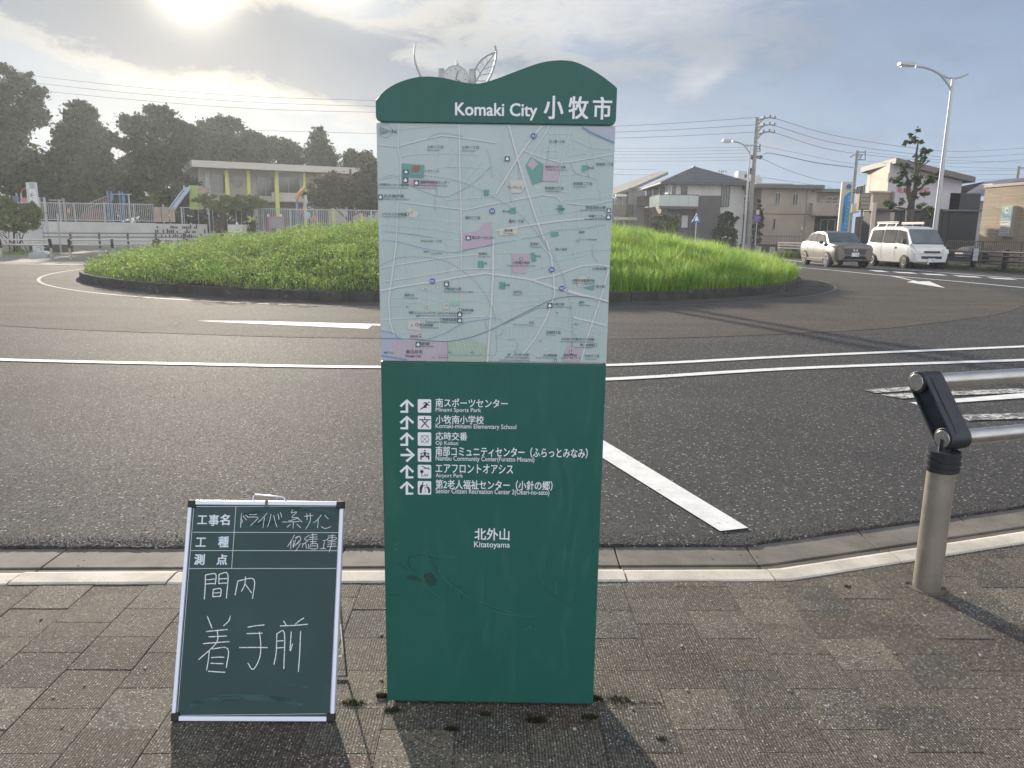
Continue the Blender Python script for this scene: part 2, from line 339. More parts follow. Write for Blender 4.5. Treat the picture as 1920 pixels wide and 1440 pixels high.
def paver_mat():
    m = bpy.data.materials.new('ribbed_paver'); m.use_nodes = True; t = m.node_tree; N = NX(t); b = t.nodes['Principled BSDF']
    tc = t.nodes.new('ShaderNodeTexCoord'); oi = t.nodes.new('ShaderNodeObjectInfo'); r = oi.outputs['Random']
    g = t.nodes.new('ShaderNodeNewGeometry'); v = g.outputs['Position']
    wn_ = t.nodes.new('ShaderNodeTexWhiteNoise'); wn_.noise_dimensions = '1D'; t.links.new(r, wn_.inputs['W']); r2 = wn_.outputs['Value']
    sp = t.nodes.new('ShaderNodeSeparateXYZ'); t.links.new(tc.outputs['Object'], sp.inputs[0])
    col = N.mix(N.ramp(r, .45, .55), (.155, .132, .102), (.118, .085, .064))
    col = N.mix(N.ramp(r, .68, .72), col, (.095, .060, .048)); col = N.mix(N.ramp(r, .86, .88), col, (.078, .074, .066))
    col = N.mix(N.m('MULTIPLY', N.ramp(N.noise(v, 2.6, 5, .6), .38, .68), .65), col, (.21, .175, .12))
    col = N.mix(N.m('MULTIPLY', N.ramp(N.noise(v, 12, 5, .7), .42, .75), .45), col, (.065, .06, .052))
    vo = t.nodes.new('ShaderNodeTexVoronoi'); vo.inputs['Scale'].default_value = 210; t.links.new(v, vo.inputs['Vector'])
    sc = t.nodes.new('ShaderNodeSeparateColor'); t.links.new(vo.outputs['Color'], sc.inputs[0])
    col = N.mix(N.ramp(sc.outputs[0], .3, 1., 0., .92, False), col, (.035, .032, .028)); col = N.mix(N.ramp(sc.outputs[2], .6, 1., 0., .5, False), col, (.30, .27, .22))
    grain = N.m('MULTIPLY', N.ramp(sc.outputs[1], .86, .92), N.ramp(vo.outputs['Distance'], .6, .35))
    col = N.mix(grain, col, (.52, .5, .45))
    # ribs 8 mm apart along the joints, worn away on some stones
    wob = N.m('MULTIPLY', N.noise(v, 22, 3, .6), .006)
    s = N.m('SINE', N.m('MULTIPLY', N.m('ADD', sp.outputs[0], wob), 2 * math.pi / .0085))
    rib = N.m('MULTIPLY', N.ramp(s, -.5, .6), N.m('MULTIPLY', N.ramp(r2, .10, .32, .15, 1.), N.ramp(N.noise(v, 7, 3, .6), .3, .55, .35, 1.)))
    col = N.mix(N.m('MULTIPLY', N.m('SUBTRACT', 1., N.ramp(s, -.9, .1)), N.m('MULTIPLY', N.ramp(r2, .10, .32, .12, .62), 1.)), col, (.02, .018, .015))
    t.links.new(col, b.inputs['Base Color']); b.inputs['Roughness'].default_value = .80; b.inputs['Specular IOR Level'].default_value = .3
    h = N.m('ADD', N.m('MULTIPLY', rib, 1.3), N.m('ADD', N.m('MULTIPLY', sc.outputs[2], .55), N.m('MULTIPLY', N.noise(v, 200, 3, .7), 1.6)))
    h = N.m('ADD', h, N.m('MULTIPLY', grain, .6))
    bn = t.nodes.new('ShaderNodeBump'); bn.inputs['Strength'].default_value = .85; bn.inputs['Distance'].default_value = .0018
    t.links.new(h, bn.inputs['Height']); t.links.new(bn.outputs[0], b.inputs['Normal']); return m
m_paver = paver_mat()

# ------------------------------------------------------------------ ground, road
gd = MB(); gd.face([(-205, -35, -.06), (205, -35, -.06), (205, 205, -.06), (-205, 205, -.06)])
tag(gd.build('ground', mat('far_ground', (.16, .15, .13), .9, c2=(.10, .11, .07), ns=.05, world=True)), kind='structure')
def kerb_y(x, off=0.):                          # near edge of the kerb; off = distance towards the road
    if x < 1.13: return 2.828 + .045 * x + off
    return 2.879 + .345 * (x - 1.13) + off * 1.05
# the carriageway: near edge follows the gutter with a ragged lip
xs = list(np.concatenate([np.arange(-26, -3, 1.0), np.arange(-3, 4.2, .02), np.arange(4.2, 26, .5)]))
rr = random.Random(3)
edge = [(float(x), float(kerb_y(x, .405) + rr.uniform(-.006, .006) + .006 * math.sin(x * 5.) + .004 * math.sin(x * 17)), ZR + .004) for x in xs]
far = [(60, 66., ZR + .004), (-60, 66., ZR + .004)]
rd = MB(); n = len(edge)
rd.add(edge + [(e[0] * 2.2, 66., ZR + .004) for e in edge], [(i, i + 1, n + i + 1, n + i) for i in range(n - 1)])
rd.add(edge + [(e[0], e[1], ZR - .05) for e in edge], [(i + 1, i, n + i, n + i + 1) for i in range(n - 1)])
road = tag(rd.build('road', m_road), kind='structure')
IC = np.array([-2.0, 25.5]); IR = 10.75
Z1 = ZR + .008; Z2 = ZR + .012
def ringmesh(r0, r1, z, a0=0., a1=360., n=140, wob=0.):
    mb = MB(); vs = []
    for i in range(n + 1):
        a = math.radians(a0 + (a1 - a0) * i / n); w = wob * math.sin(a * 9) + wob * .5 * math.sin(a * 23 + 1)
        vs += [(IC[0] + r0 * math.cos(a), IC[1] + r0 * math.sin(a), z), (IC[0] + (r1 + w) * math.cos(a), IC[1] + (r1 + w) * math.sin(a), z)]
    return mb.add(vs, [(2 * i, 2 * i + 1, 2 * i + 3, 2 * i + 2) for i in range(n)])
ringmesh(9.5, 15.75, Z1, wob=.05).build('worn_asphalt_ring', m_ring, road)
ringmesh(11.62, 11.70, Z2, 150, 395).build('edge_line', paint('ring_line_paint', (.15, .14, .13), .45, 9.), road)
ringmesh(10.78, 11.60, Z2 - .001, 150, 395).build('dusty_margin', mat('dust_margin', (.095, .086, .077), .9, c2=(.065, .06, .055), ns=1.2, world=True, bump=.4, bs=80, spec=.05), road)

def strip(name, pts, w, m=m_paint, z=None, parent=road):
    z = Z2 if z is None else z; mb = MB(); k = len(pts); Ls = []; Rs = []
    for i in range(k):
        a = np.array(pts[max(i - 1, 0)][:2]); b = np.array(pts[min(i + 1, k - 1)][:2]); d = (b - a) / np.linalg.norm(b - a); nn = np.array([-d[1], d[0]]) * w / 2
        q = np.array(pts[i][:2]); Ls.append((*(q + nn), z)); Rs.append((*(q - nn), z))
    mb.add(Rs + Ls, [(i, i + 1, k + i + 1, k + i) for i in range(k - 1)])
    return mb.build(name, m, parent)
def gp(*pp): return [G(*p) for p in pp]
def smooth_path(pts, n=16):                     # Catmull-Rom
    pts = [np.array(p[:2], float) for p in pts]; pts = [2 * pts[0] - pts[1]] + pts + [2 * pts[-1] - pts[-2]]; out = []
    for i in range(1, len(pts) - 2):
        for j in range(n):
            t = j / n; a, b, c, d = pts[i - 1:i + 3]
            out.append(.5 * ((2 * b) + (c - a) * t + (2 * a - 5 * b + 4 * c - d) * t * t + (3 * b - a - 3 * c + d) * t ** 3))
    out.append(pts[-2]); return out
strip('lane_line', smooth_path(gp((-260, 664), (0, 676), (350, 684), (714, 690), (1135, 686.5), (1500, 669), (1920, 651), (2150, 640))), .13)
strip('lane_line', smooth_path(gp((820, 719), (1135, 713), (1500, 692), (1920, 676.5), (2100, 669))), .13)
def quadmark(name, px, m=m_paint):
    mb = MB(); mb.face([(*G(*p)[:2], Z2) for p in px]); return mb.build(name, m, road)
quadmark('stop_line', [(1350, 1000), (1403, 994), (1132, 829), (1000, 752), (960, 764), (1130, 862)])
quadmark('hatch_marking', [(1618, 733), (1640, 739), (1712, 734), (1712, 727)], m_paintworn)
quadmark('hatch_marking', [(1652, 742), (1690, 750), (1760, 745), (1990, 735), (1990, 727), (1720, 739)], m_paintworn)
quadmark('hatch_marking', [(1706, 757), (1722, 762), (2000, 743), (2000, 732), (1770, 752)], m_paint)
quadmark('hatch_marking', [(1790, 781), (1815, 791), (2050, 783), (2050, 772)], m_paintworn)
# arrows on the ring lane
quadmark('arrow_marking', [(370, 603), (690, 618), (697, 611.5), (860, 616), (880, 611), (690, 608.5), (480, 603.5)])
quadmark('arrow_marking', [(1667, 517.5), (1712, 527), (1700, 529.5), (1772, 540.5), (1742, 528), (1722, 528.5), (1680, 518.5)])
strip('lane_line', smooth_path(gp((1462, 499), (1500, 502), (1560, 507), (1640, 515), (1780, 527), (1920, 540), (2060, 552))), .16, m_paintfar)
for i, (a, b) in enumerate([(1628, 1660), (1672, 1714), (1725, 1770), (1785, 1835), (1850, 1900)]):
    y0 = 503 + (a - 1628) * .062; y1 = 503 + (b - 1628) * .062
    quadmark('dash_marking', [(a, y0 + 4), (a + 14, y0 + 6.4), (b + 8, y1 + 5.6), (b - 6, y1 + 3)], m_paintfar)
strip('edge_line', smooth_path(gp((1470, 487), (1560, 497), (1700, 506.5), (1920, 523.5), (2000, 530))), .18, m_paintfar)

# ------------------------------------------------------------------ gutter and kerb
gutter = thing('gutter', None, None, (0, 3.0, ZR)); tag(gutter, kind='structure')
def path_block(mb, x0, x1, o0, o1, z0, z1, gap=.003, round_=0.):
    pts = [(x0 + gap, kerb_y(x0 + gap, o0)), (x1 - gap, kerb_y(x1 - gap, o0)), (x1 - gap + 0, kerb_y(x1 - gap, o1)), (x0 + gap, kerb_y(x0 + gap, o1))]
    if x0 < 1.13 < x1: pts = [pts[0], (1.13, kerb_y(1.13, o0)), pts[1], pts[2], (1.13, kerb_y(1.13, o1)), pts[3]]
    mb.slab(pts, z0, z1)
x = -8.53
while x < 9:
    a = MB(); path_block(a, x, x + .6, .210, .40, -.2, ZR - .007, .003); o = a.build('gutter_block', m_gut, gutter, bevel=.003)
    a = MB(); path_block(a, x, x + .6, .129, .192, -.2, ZR - .009, .003); o = a.build('gutter_strip', m_gutd, gutter, bevel=.003)
    x += .6
a = MB(); path_block(a, -8.5, 1.13, .12, .42, -.25, ZR - .045); path_block(a, 1.13, 9, .12, .42, -.25, ZR - .045); a.build('gutter_bed', m_black, gutter)
kerb = thing('kerb', None, None, (0, 2.9, 0)); tag(kerb, kind='structure')
x = -8.53; i = 0
while x < 9:
    a = MB(); j = rr.uniform(-.002, .002)
    xa, xb = x + .004, x + .596
    cuts = [xa] + ([1.13] if xa < 1.13 < xb else []) + [xb]
    prof = [(-.004, -.15), (-.004, .001), (.004, .005), (.085, .005), (.110, -.002), (.124, -.016), (.127, -.03), (.127, -.15)]
    vs = []
    for cx in cuts:
        for (o_, z_) in prof: vs.append((cx, kerb_y(cx, o_) + j, z_ + j))
    k = len(prof); nc = len(cuts)
    a.add(vs, [(c * k + q, c * k + q + 1, (c + 1) * k + q + 1, (c + 1) * k + q) for c in range(nc - 1) for q in range(k - 1)] + [tuple(range(k)), tuple(reversed(range((nc - 1) * k, nc * k)))])
    a.build('kerb_stone', m_kerb, kerb); x += .6; i += 1
a = MB(); path_block(a, -8.5, 1.13, .0, .12, -.2, -.02); path_block(a, 1.13, 9, .0, .12, -.2, -.02); a.build('kerb_bed', m_soil, kerb)

# ------------------------------------------------------------------ pavement of ribbed pavers
pav = thing('pavement', None, None, (0, 2.2, 0)); tag(pav, kind='structure')
PX, PY = .2045, .1965; TH = math.radians(1.4)
ct, st = math.cos(TH), math.sin(TH)
def p2w(u, v): return (-1.585 + u * ct - v * st, 2.264 + u * st + v * ct)
def clip(poly, a, b):                            # keep the side to the right of a->b (below the kerb)
    out = []
    for i in range(len(poly)):
        p, q = poly[i], poly[(i + 1) % len(poly)]
        dp = (b[0] - a[0]) * (p[1] - a[1]) - (b[1] - a[1]) * (p[0] - a[0]); dq = (b[0] - a[0]) * (q[1] - a[1]) - (b[1] - a[1]) * (q[0] - a[0])
        if dp <= 0: out.append(p)
        if (dp < 0 < dq) or (dq < 0 < dp):
            t = dp / (dp - dq); out.append((p[0] + (q[0] - p[0]) * t, p[1] + (q[1] - p[1]) * t))
    return out
def paver_solid(mb, poly, h=0.):
    c = (sum(p[0] for p in poly) / len(poly), sum(p[1] for p in poly) / len(poly)); n = len(poly)
    def ins(d, z): return [(p[0] + (c[0] - p[0]) * d / max(.03, math.hypot(p[0] - c[0], p[1] - c[1])), p[1] + (c[1] - p[1]) * d / max(.03, math.hypot(p[0] - c[0], p[1] - c[1])), z) for p in poly]
    vs = ins(.0009, -.05) + ins(.0009, -.0016 + h) + ins(.0028, h)
    mb.add(vs, [tuple(range(2 * n, 3 * n))] + [(r * n + i, r * n + (i + 1) % n, (r + 1) * n + (i + 1) % n, (r + 1) * n + i) for r in range(2) for i in range(n)])
far_mb = MB(); shared = None; npv = 0; cand = []
for i in range(-36, 56):
    for j in range(-22, 16):
        v0 = (j + (.5 if i % 2 else 0.)) * PY
        cx, cy = p2w((i + .5) * PX, v0 + PY / 2)
        if cy > kerb_y(cx, .11): continue
        poly = [p2w(i * PX, v0), p2w((i + 1) * PX, v0), p2w((i + 1) * PX, v0 + PY), p2w(i * PX, v0 + PY)]
        if cx < 1.13: pl_ = clip(poly, (0, kerb_y(0, .03)), (1, kerb_y(1, .03)))
        else: pl_ = clip(poly, (2, kerb_y(2, .03)), (3, kerb_y(3, .03)))
        if len(pl_) < 3: continue
        whole = len(pl_) == 4 and all(abs(a[0] - b[0]) < 1e-6 and abs(a[1] - b[1]) < 1e-6 for a, b in zip(pl_, poly))
        cand.append((abs(math.atan2(cx, cy)) < math.radians(38.5) and cy > 1.45, cx * cx + cy * cy, cx, cy, pl_, whole))
cand.sort(key=lambda c: (not c[0], c[1]))
for q, (inn, d2, cx, cy, pl_, whole) in enumerate(cand):
    h = rr.uniform(-.0012, .0012)
    if inn and npv < 296:
        npv += 1
        if whole:
            if shared is None:
                mb = MB(); paver_solid(mb, [(-PX / 2, -PY / 2), (PX / 2, -PY / 2), (PX / 2, PY / 2), (-PX / 2, PY / 2)]); o = mb.build('paver', m_paver, pav, local=True); shared = o.data
            else:
                o = bpy.data.objects.new('paver', shared); COL.objects.link(o); o.parent = pav
            o.location = (cx - 0, cy - 2.2, h); o.rotation_euler = (rr.uniform(-.003, .003), rr.uniform(-.003, .003), TH + (math.pi if rr.random() < .5 else 0))
        else:
            mb = MB(); paver_solid(mb, [((p[0] - cx) * ct + (p[1] - cy) * st, -(p[0] - cx) * st + (p[1] - cy) * ct) for p in pl_]); o = mb.build('paver', m_paver, pav, local=True)
            o.location = (cx, cy - 2.2, h); o.rotation_euler = (0, 0, TH)
    else: paver_solid(far_mb, pl_, h)
tag(far_mb.build('paver_field', m_paver, pav), kind='stuff')
mb = MB(); mb.face([(-9, -3, -.006), (9, -3, -.006), (9, kerb_y(9), -.006), (1.13, kerb_y(1.13), -.006), (-9, kerb_y(-9), -.006)])
mb.build('paver_bed', m_soil, pav)

def np_mesh(name, verts, faces_list, m, smooth=True):   # verts (n,3); faces_list: arrays of equal-size faces
    me = bpy.data.meshes.new(name); me.vertices.add(len(verts)); me.vertices.foreach_set('co', verts.astype(np.float32).ravel())
    tot = sum(f.size for f in faces_list); npoly = sum(len(f) for f in faces_list)
    me.loops.add(tot); me.polygons.add(npoly)
    me.loops.foreach_set('vertex_index', np.concatenate([f.ravel() for f in faces_list]).astype(np.int32))
    st_ = []; o = 0
    for f in faces_list:
        st_.append(o + np.arange(len(f)) * f.shape[1]); o += f.size
    me.polygons.foreach_set('loop_start', np.concatenate(st_).astype(np.int32)); me.update(calc_edges=True); me.validate()
    me.materials.append(m)
    if smooth: me.shade_smooth()
    ob = bpy.data.objects.new(name, me); COL.objects.link(ob); return ob
# small moss cushions and weeds in the joints
def tuft(mb, c, r, h, n, rg, lw=.0025):
    for _ in range(n):
        a = rg.uniform(0, 6.28); d = r * math.sqrt(rg.random()); x0, y0 = c[0] + d * math.cos(a) * 1.5, c[1] + d * math.sin(a) * .7
        a2 = rg.uniform(0, 6.28); hh = h * rg.uniform(.5, 1.); l = hh * rg.uniform(.2, .9)
        w = (math.cos(a2 + 1.57) * lw, math.sin(a2 + 1.57) * lw)
        mb.add([(x0 - w[0], y0 - w[1], c[2]), (x0 + w[0], y0 + w[1], c[2]), (x0 + math.cos(a2) * l, y0 + math.sin(a2) * l, c[2] + hh)], [(0, 1, 2)])
m_moss = mat('moss', (.03, .04, .012), .9, c2=(.05, .045, .02), ns=60, island=.4, transl=.3)
rg = random.Random(5); mb = MB()
for (px_, py_, r_, k_) in [(735, 1333, .016, 300), (718, 1305, .014, 260), (846, 1368, .014, 220), (1005, 1350, .022, 340), (662, 1318, .022, 160), (1105, 1345, .018, 240), (1160, 1312, .03, 120),
                           (1712, 1095, .022, 260), (1752, 1103, .03, 500), (1240, 1385, .012, 60), (910, 1340, .012, 90), (1120, 1310, .014, 120), (1590, 1100, .01, 50), (28, 1092, .02, 80)]:
    g_ = G(px_, py_, 0.); tuft(mb, (g_[0], g_[1], -.004), r_ * .9, .014, k_, rg)
for (xa, ya, xb, yb, k_) in ((600, 1322, 715, 1318, 90), (1118, 1313, 1240, 1318, 120), (720, 1338, 1110, 1340, 260), (735, 1358, 845, 1360, 60), (970, 1356, 1110, 1354, 90), (560, 1092, 700, 1093, 60), (1130, 1092, 1480, 1089, 90), (0, 1096, 330, 1096, 70), (1500, 1086, 1900, 1024, 80)):
    for _ in range(k_ // 6):
        q_ = rg.random(); g_ = G(xa + (xb - xa) * q_, ya + (yb - ya) * q_, 0.); tuft(mb, (g_[0], g_[1] + rg.uniform(-.002, .002), -.004), .006, .007, 8, rg)
tag(mb.build('moss', m_moss), kind='stuff')
mb = MB(); 
for _ in range(260):
    x_ = rg.uniform(-2.4, 3.0); off = rg.uniform(.14, .8) if rg.random() < .3 else rg.uniform(-1.3, -.02)
    y_ = kerb_y(x_, off); z_ = 0. if off < 0 else ZR + .004; s_ = rg.uniform(.0015, .005)
    mb.box((x_, y_, z_ + s_ * .3), (s_ * 2, s_ * 1.4, s_), rg.uniform(0, 3))
tag(mb.build('grit', mat('grit_mat', (.3, .27, .22), .9, island=.5)), kind='stuff')

g0 = np.random.default_rng(12); n_ = 9000; sx = g0.uniform(-3.2, 3.6, n_); off_ = .408 + np.abs(g0.normal(size=n_)) * .045
ky = np.where(sx < 1.13, 2.828 + .045 * sx + off_, 2.879 + .345 * (sx - 1.13) + off_ * 1.05); r_ = g0.uniform(.002, .0048, n_); a_ = g0.uniform(0, 6.28, n_)
base = np.array([[1, 0, 0], [0, 1, 0], [-1, 0, 0], [0, -1, 0], [.2, .1, 1.], [0, 0, -1]]); V = base[None] * g0.uniform(.6, 1.3, (n_, 6, 3)) * r_[:, None, None]
R2 = np.stack([np.cos(a_)[:, None] * V[..., 0] - np.sin(a_)[:, None] * V[..., 1], np.sin(a_)[:, None] * V[..., 0] + np.cos(a_)[:, None] * V[..., 1], V[..., 2] * .8], -1) + np.stack([sx, ky, np.full(n_, ZR + .0045)], 1)[:, None]
tri = np.array([[0, 1, 4], [1, 2, 4], [2, 3, 4], [3, 0, 4], [1, 0, 5], [2, 1, 5], [3, 2, 5], [0, 3, 5]]); F_ = (np.arange(n_)[:, None, None] * 6 + tri[None]).reshape(-1, 3)
tag(np_mesh('road_edge_stones', R2.reshape(-1, 3), [F_], mat('edge_stone', (.055, .054, .052), .7, island=.7, c2=(.12, .115, .105), ns=60, world=True), False), kind='stuff')
# ------------------------------------------------------------------ traffic island
isl = thing('traffic_island', None, None, (IC[0], IC[1], ZR)); tag(isl, kind='structure')
NK = 104
for i in range(NK):
    a0 = 2 * math.pi * i / NK + .0006; a1 = 2 * math.pi * (i + 1) / NK - .0006
    ya = IC[1] + IR * math.sin((a0 + a1) / 2)
    j = rr.uniform(-.004, .004); mb = MB()
    prof = [(IR, -.2), (IR - .005, .19), (IR - .02, .205), (IR - .16, .205), (IR - .16, -.2)]
    vs = [(IC[0] + (r_ + j) * math.cos(a), IC[1] + (r_ + j) * math.sin(a), ZR + z_ + j) for a in (a0, a1) for (r_, z_) in prof]
    k = len(prof); mb.add(vs, [(q, q + 1, k + q + 1, k + q) for q in range(k - 1)] + [tuple(reversed(range(k))), tuple(range(k, 2 * k))])
    mb.build('kerb_stone', m_islk, isl)
def mound(x, y):
    r = math.hypot(x - IC[0], y - IC[1]) / IR
    if r > 1: return ZR + .15
    return ZR + .16 + 1.20 * (1 - r ** 2.2) * (1.0 + .06 * math.sin(x * .9 + y * .5)) + .05 * math.sin(x * 1.7) * math.sin(y * 1.3)
mb = MB(); NR, NA = 16, 60; vs = [(IC[0], IC[1], mound(*IC))]
for r in range(1, NR + 1):
    for a in range(NA):
        t = 2 * math.pi * a / NA; q = (IR - .14) * r / NR; xx, yy = IC[0] + q * math.cos(t), IC[1] + q * math.sin(t); vs.append((xx, yy, mound(xx, yy)))
fs = [(0, 1 + a, 1 + (a + 1) % NA) for a in range(NA)] + [(1 + r * NA + a, 1 + (r + 1) * NA + a, 1 + (r + 1) * NA + (a + 1) % NA, 1 + r * NA + (a + 1) % NA) for r in range(NR - 1) for a in range(NA)]
mb.add(vs, fs); mb.build('mound', m_soil, isl, smooth=True)

def blades(bx, by, bz, h, w, lean, g):          # curved three-vertex-pair blades
    n = len(bx); a = g.uniform(0, 2 * np.pi, n); face = g.uniform(0, 2 * np.pi, n)
    dx, dy = np.cos(a), np.sin(a); wx, wy = np.cos(face) * w / 2, np.sin(face) * w / 2
    L = lean * h; V = np.zeros((n, 5, 3))
    def row(t, k): return bx + dx * L * t * t * k, by + dy * L * t * t * k, bz + h * (t - .25 * t * t * lean)
    p0 = row(0, 1); p1 = row(.55, 1); p2 = row(1., 1)
    V[:, 0] = np.stack([p0[0] - wx, p0[1] - wy, p0[2]], 1); V[:, 1] = np.stack([p0[0] + wx, p0[1] + wy, p0[2]], 1)
    V[:, 2] = np.stack([p1[0] + wx * .8, p1[1] + wy * .8, p1[2]], 1); V[:, 3] = np.stack([p1[0] - wx * .8, p1[1] - wy * .8, p1[2]], 1)
    V[:, 4] = np.stack(p2, 1); b = np.arange(n)[:, None] * 5
    return V.reshape(-1, 3), [b + np.array([0, 1, 2, 3]), b + np.array([3, 2, 4])]
def leaves(c, size, g, up=.3):                   # little folded leaf quads at points c
    n = len(c); nrm = g.normal(size=(n, 3)); nrm[:, 2] = np.abs(nrm[:, 2]) + up; nrm /= np.linalg.norm(nrm, axis=1)[:, None]
    t = np.cross(nrm, g.normal(size=(n, 3))); t /= np.linalg.norm(t, axis=1)[:, None] + 1e-9; b = np.cross(nrm, t)
    s = (size * g.uniform(.6, 1.3, n))[:, None]; V = np.zeros((n, 4, 3))
    V[:, 0] = c - t * s; V[:, 1] = c - b * s * .55 + nrm * s * .15; V[:, 2] = c + t * s; V[:, 3] = c + b * s * .55 + nrm * s * .15
    bq = np.arange(n)[:, None] * 4
    return V.reshape(-1, 3), [bq + np.array([0, 1, 2, 3])]
g = np.random.default_rng(4)
def grass_noise(x, y): return np.sin(x * 1.3 + 1.7 * np.sin(y * .7)) * np.sin(y * 1.1 + 1.3 * np.sin(x * .9)) * .5 + .5
def vmound(x, y):
    r = np.hypot(x - IC[0], y - IC[1]) / IR
    return np.where(r > 1, ZR + .15, ZR + .16 + 1.20 * (1 - np.minimum(r, 1) ** 2.2) * (1 + .06 * np.sin(x * .9 + y * .5)) + .05 * np.sin(x * 1.7) * np.sin(y * 1.3))
def scatter(n, g, front=.72):
    a = g.uniform(0, 2 * np.pi, n * 3); r = (IR - .12) * np.sqrt(g.random(n * 3)); x = IC[0] + r * np.cos(a); y = IC[1] + r * np.sin(a)
    keep = (y < IC[1] + 2.5) | (g.random(n * 3) < .28); return x[keep][:n], y[keep][:n]
m_grass = mat('grass_blade', (.18, .32, .05), .5, c2=(.33, .45, .09), ns=1.1, nd=3, lo=.35, hi=.65, island=.45, transl=.6, world=True, spec=.35)
m_weed = mat('weed_leaf', (.13, .215, .045), .6, c2=(.26, .33, .09), ns=2.2, nd=3, lo=.4, hi=.65, island=.5, transl=.5, world=True, spec=.3)
gx, gy = scatter(185000, g)
rgt = 1 / (1 + np.exp(-(gx - 0.2 + 1.2 * (grass_noise(gx, gy) - .5)) / .8))         # tall grass on the right, weeds on the left
keep = g.random(len(gx)) < .30 + .70 * rgt; gx, gy, rgt = gx[keep], gy[keep], rgt[keep]
cl = grass_noise(gx * 1.9, gy * 2.3); hh = (.20 + .32 * rgt) * (.55 + .6 * cl) * g.uniform(.55, 1.25, len(gx))
tall = g.random(len(gx)) < .006; hh = np.where(tall & (rgt > .5), hh * 1.55, hh)
V, Fq = blades(gx, gy, vmound(gx, gy) - .02, hh, g.uniform(.010, .021, len(gx)), g.uniform(.08, .75, len(gx)), g)
tag(np_mesh('grass', V, Fq, m_grass), 'tall bright green grass covering the roundabout mound', 'grass', kind='stuff')
wx_, wy_ = scatter(150000, g); rg2 = 1 / (1 + np.exp(-(wx_ - .4) / .7)); keep = g.random(len(wx_)) > rg2 * .97; wx_, wy_ = wx_[keep], wy_[keep]
cz = vmound(wx_, wy_) + g.uniform(0, .34, len(wx_)) ** 1.0 * (.25 + 1.1 * grass_noise(wx_ * 2.0, wy_ * 2.4)) * (.6 + .5 * grass_noise(wx_ * 6.1 + 3, wy_ * 5.3))
V, Fq = leaves(np.stack([wx_, wy_, cz], 1), .030, g, .25)
tag(np_mesh('weeds', V, Fq, m_weed, False), 'clumpy leafy weeds on the left half of the roundabout mound', 'weeds', kind='stuff')
# ------------------------------------------------------------------ city map sign
m_signgreen = None
def sign_green():
    m = bpy.data.materials.new('sign_green_paint'); m.use_nodes = True; t = m.node_tree; N = NX(t); b = t.nodes['Principled BSDF']
    g_ = t.nodes.new('ShaderNodeNewGeometry'); v = g_.outputs['Position']
    mp = t.nodes.new('ShaderNodeMapping'); mp.inputs['Scale'].default_value = (5, 5, 1.2); mp.inputs['Rotation'].default_value = (0, .35, 0); t.links.new(v, mp.inputs[0])
    smear = N.ramp(N.noise(mp.outputs[0], 3.5, 8, .65, 1.2), .48, .72); dirt = N.ramp(N.noise(v, 5, 7, .65), .45, .75)
    col = N.mix(N.m('MULTIPLY', smear, .28), (.019, .108, .085), (.045, .155, .135)); col = N.mix(N.m('MULTIPLY', dirt, .3), col, (.013, .080, .063))
    t.links.new(col, b.inputs['Base Color'])
    t.links.new(N.ramp(smear, 0, 1, .38, .6), b.inputs['Roughness']); b.inputs['Specular IOR Level'].default_value = .4; return m
m_signgreen = sign_green()
m_white = mat('sign_white', (.80, .81, .83), .5); m_ink = mat('sign_ink', (.025, .028, .035), .5)
m_map = mat('map_print', (.40, .49, .485), .35, c2=(.44, .52, .515), ns=3, spec=.5)
m_alu = mat('brushed_aluminium', (.62, .63, .65), .38, .85, c2=(.5, .51, .53), ns=30, stretch=(1, 1, 12))
SY = 2.014
SP = Plane((-.35, SY, 0), (1, 0, 0))
sign = thing('map_sign', 'tall green and white city map sign board standing on the pavement', 'sign', (-.05, SY + .06, 0))
mb = MB(); mb.box((-.05, SY + .062, .006), (.56, .085, .05)); mb.build('plinth', mat('sign_base_steel', (.05, .06, .055), .6), sign)
xl, xr = -.350, .250
ztop = SP.uv(920, 679)[1]; zcap = SP.uv(930, 232.5)[1]
mb = MB(); mb.box(((xl + xr) / 2, SY + .06, (.014 + ztop - .002) / 2), (.60, .12, ztop - .016)); mb.build('lower_panel', m_signgreen, sign, bevel=.0025)
mb = MB(); mb.box(((xl + xr) / 2, SY + .0605, (ztop + zcap) / 2), (.60, .118, zcap - ztop - .003)); mb.build('map_panel', m_map, sign, bevel=.0015)
mb = MB(); mb.box(((xl + xr) / 2, SY + .06, (ztop + zcap) / 2), (.585, .10, zcap - ztop + .02)); mb.build('frame_post', m_alu, sign)
capx = smooth_path([SP.uv(x, y) for x, y in ((704, 190), (722, 170), (750, 154), (790, 144), (830, 146), (865, 154), (895, 157), (925, 150), (965, 135), (1010, 119), (1045, 113.5), (1080, 117), (1120, 137), (1159, 166))], 5)
poly = [(float(a), float(b)) for a, b in capx]; poly[0] = (0., poly[0][1]); poly[-1] = (.6, poly[-1][1])
low = [(.6, zcap + .012), (.596, zcap + .004), (.588, zcap + .001), (.012, zcap + .001), (.004, zcap + .004), (0., zcap + .012)]
mb = MB(); pp = [SP.pt(u, v, .004) for u, v in poly + low]; mb.prism(list(reversed(pp)), (0, .128, 0)); mb.build('cap_panel', m_signgreen, sign, bevel=.0015)
OC = .0048                                      # cap face
mb = MB(); text_on(SP, mb, 'Komaki City', (854, 195, 1007, 224), OC, .02); mb.build('lettering', m_white, sign)
for ch, bx in (('小', (1020, 181, 1056, 223)), ('牧', (1066, 182, 1103, 223)), ('市', (1111, 183, 1147, 224))):
    mb = MB(); text_on(SP, mb, ch, bx, OC, .022); mb.build('lettering', m_white, sign)
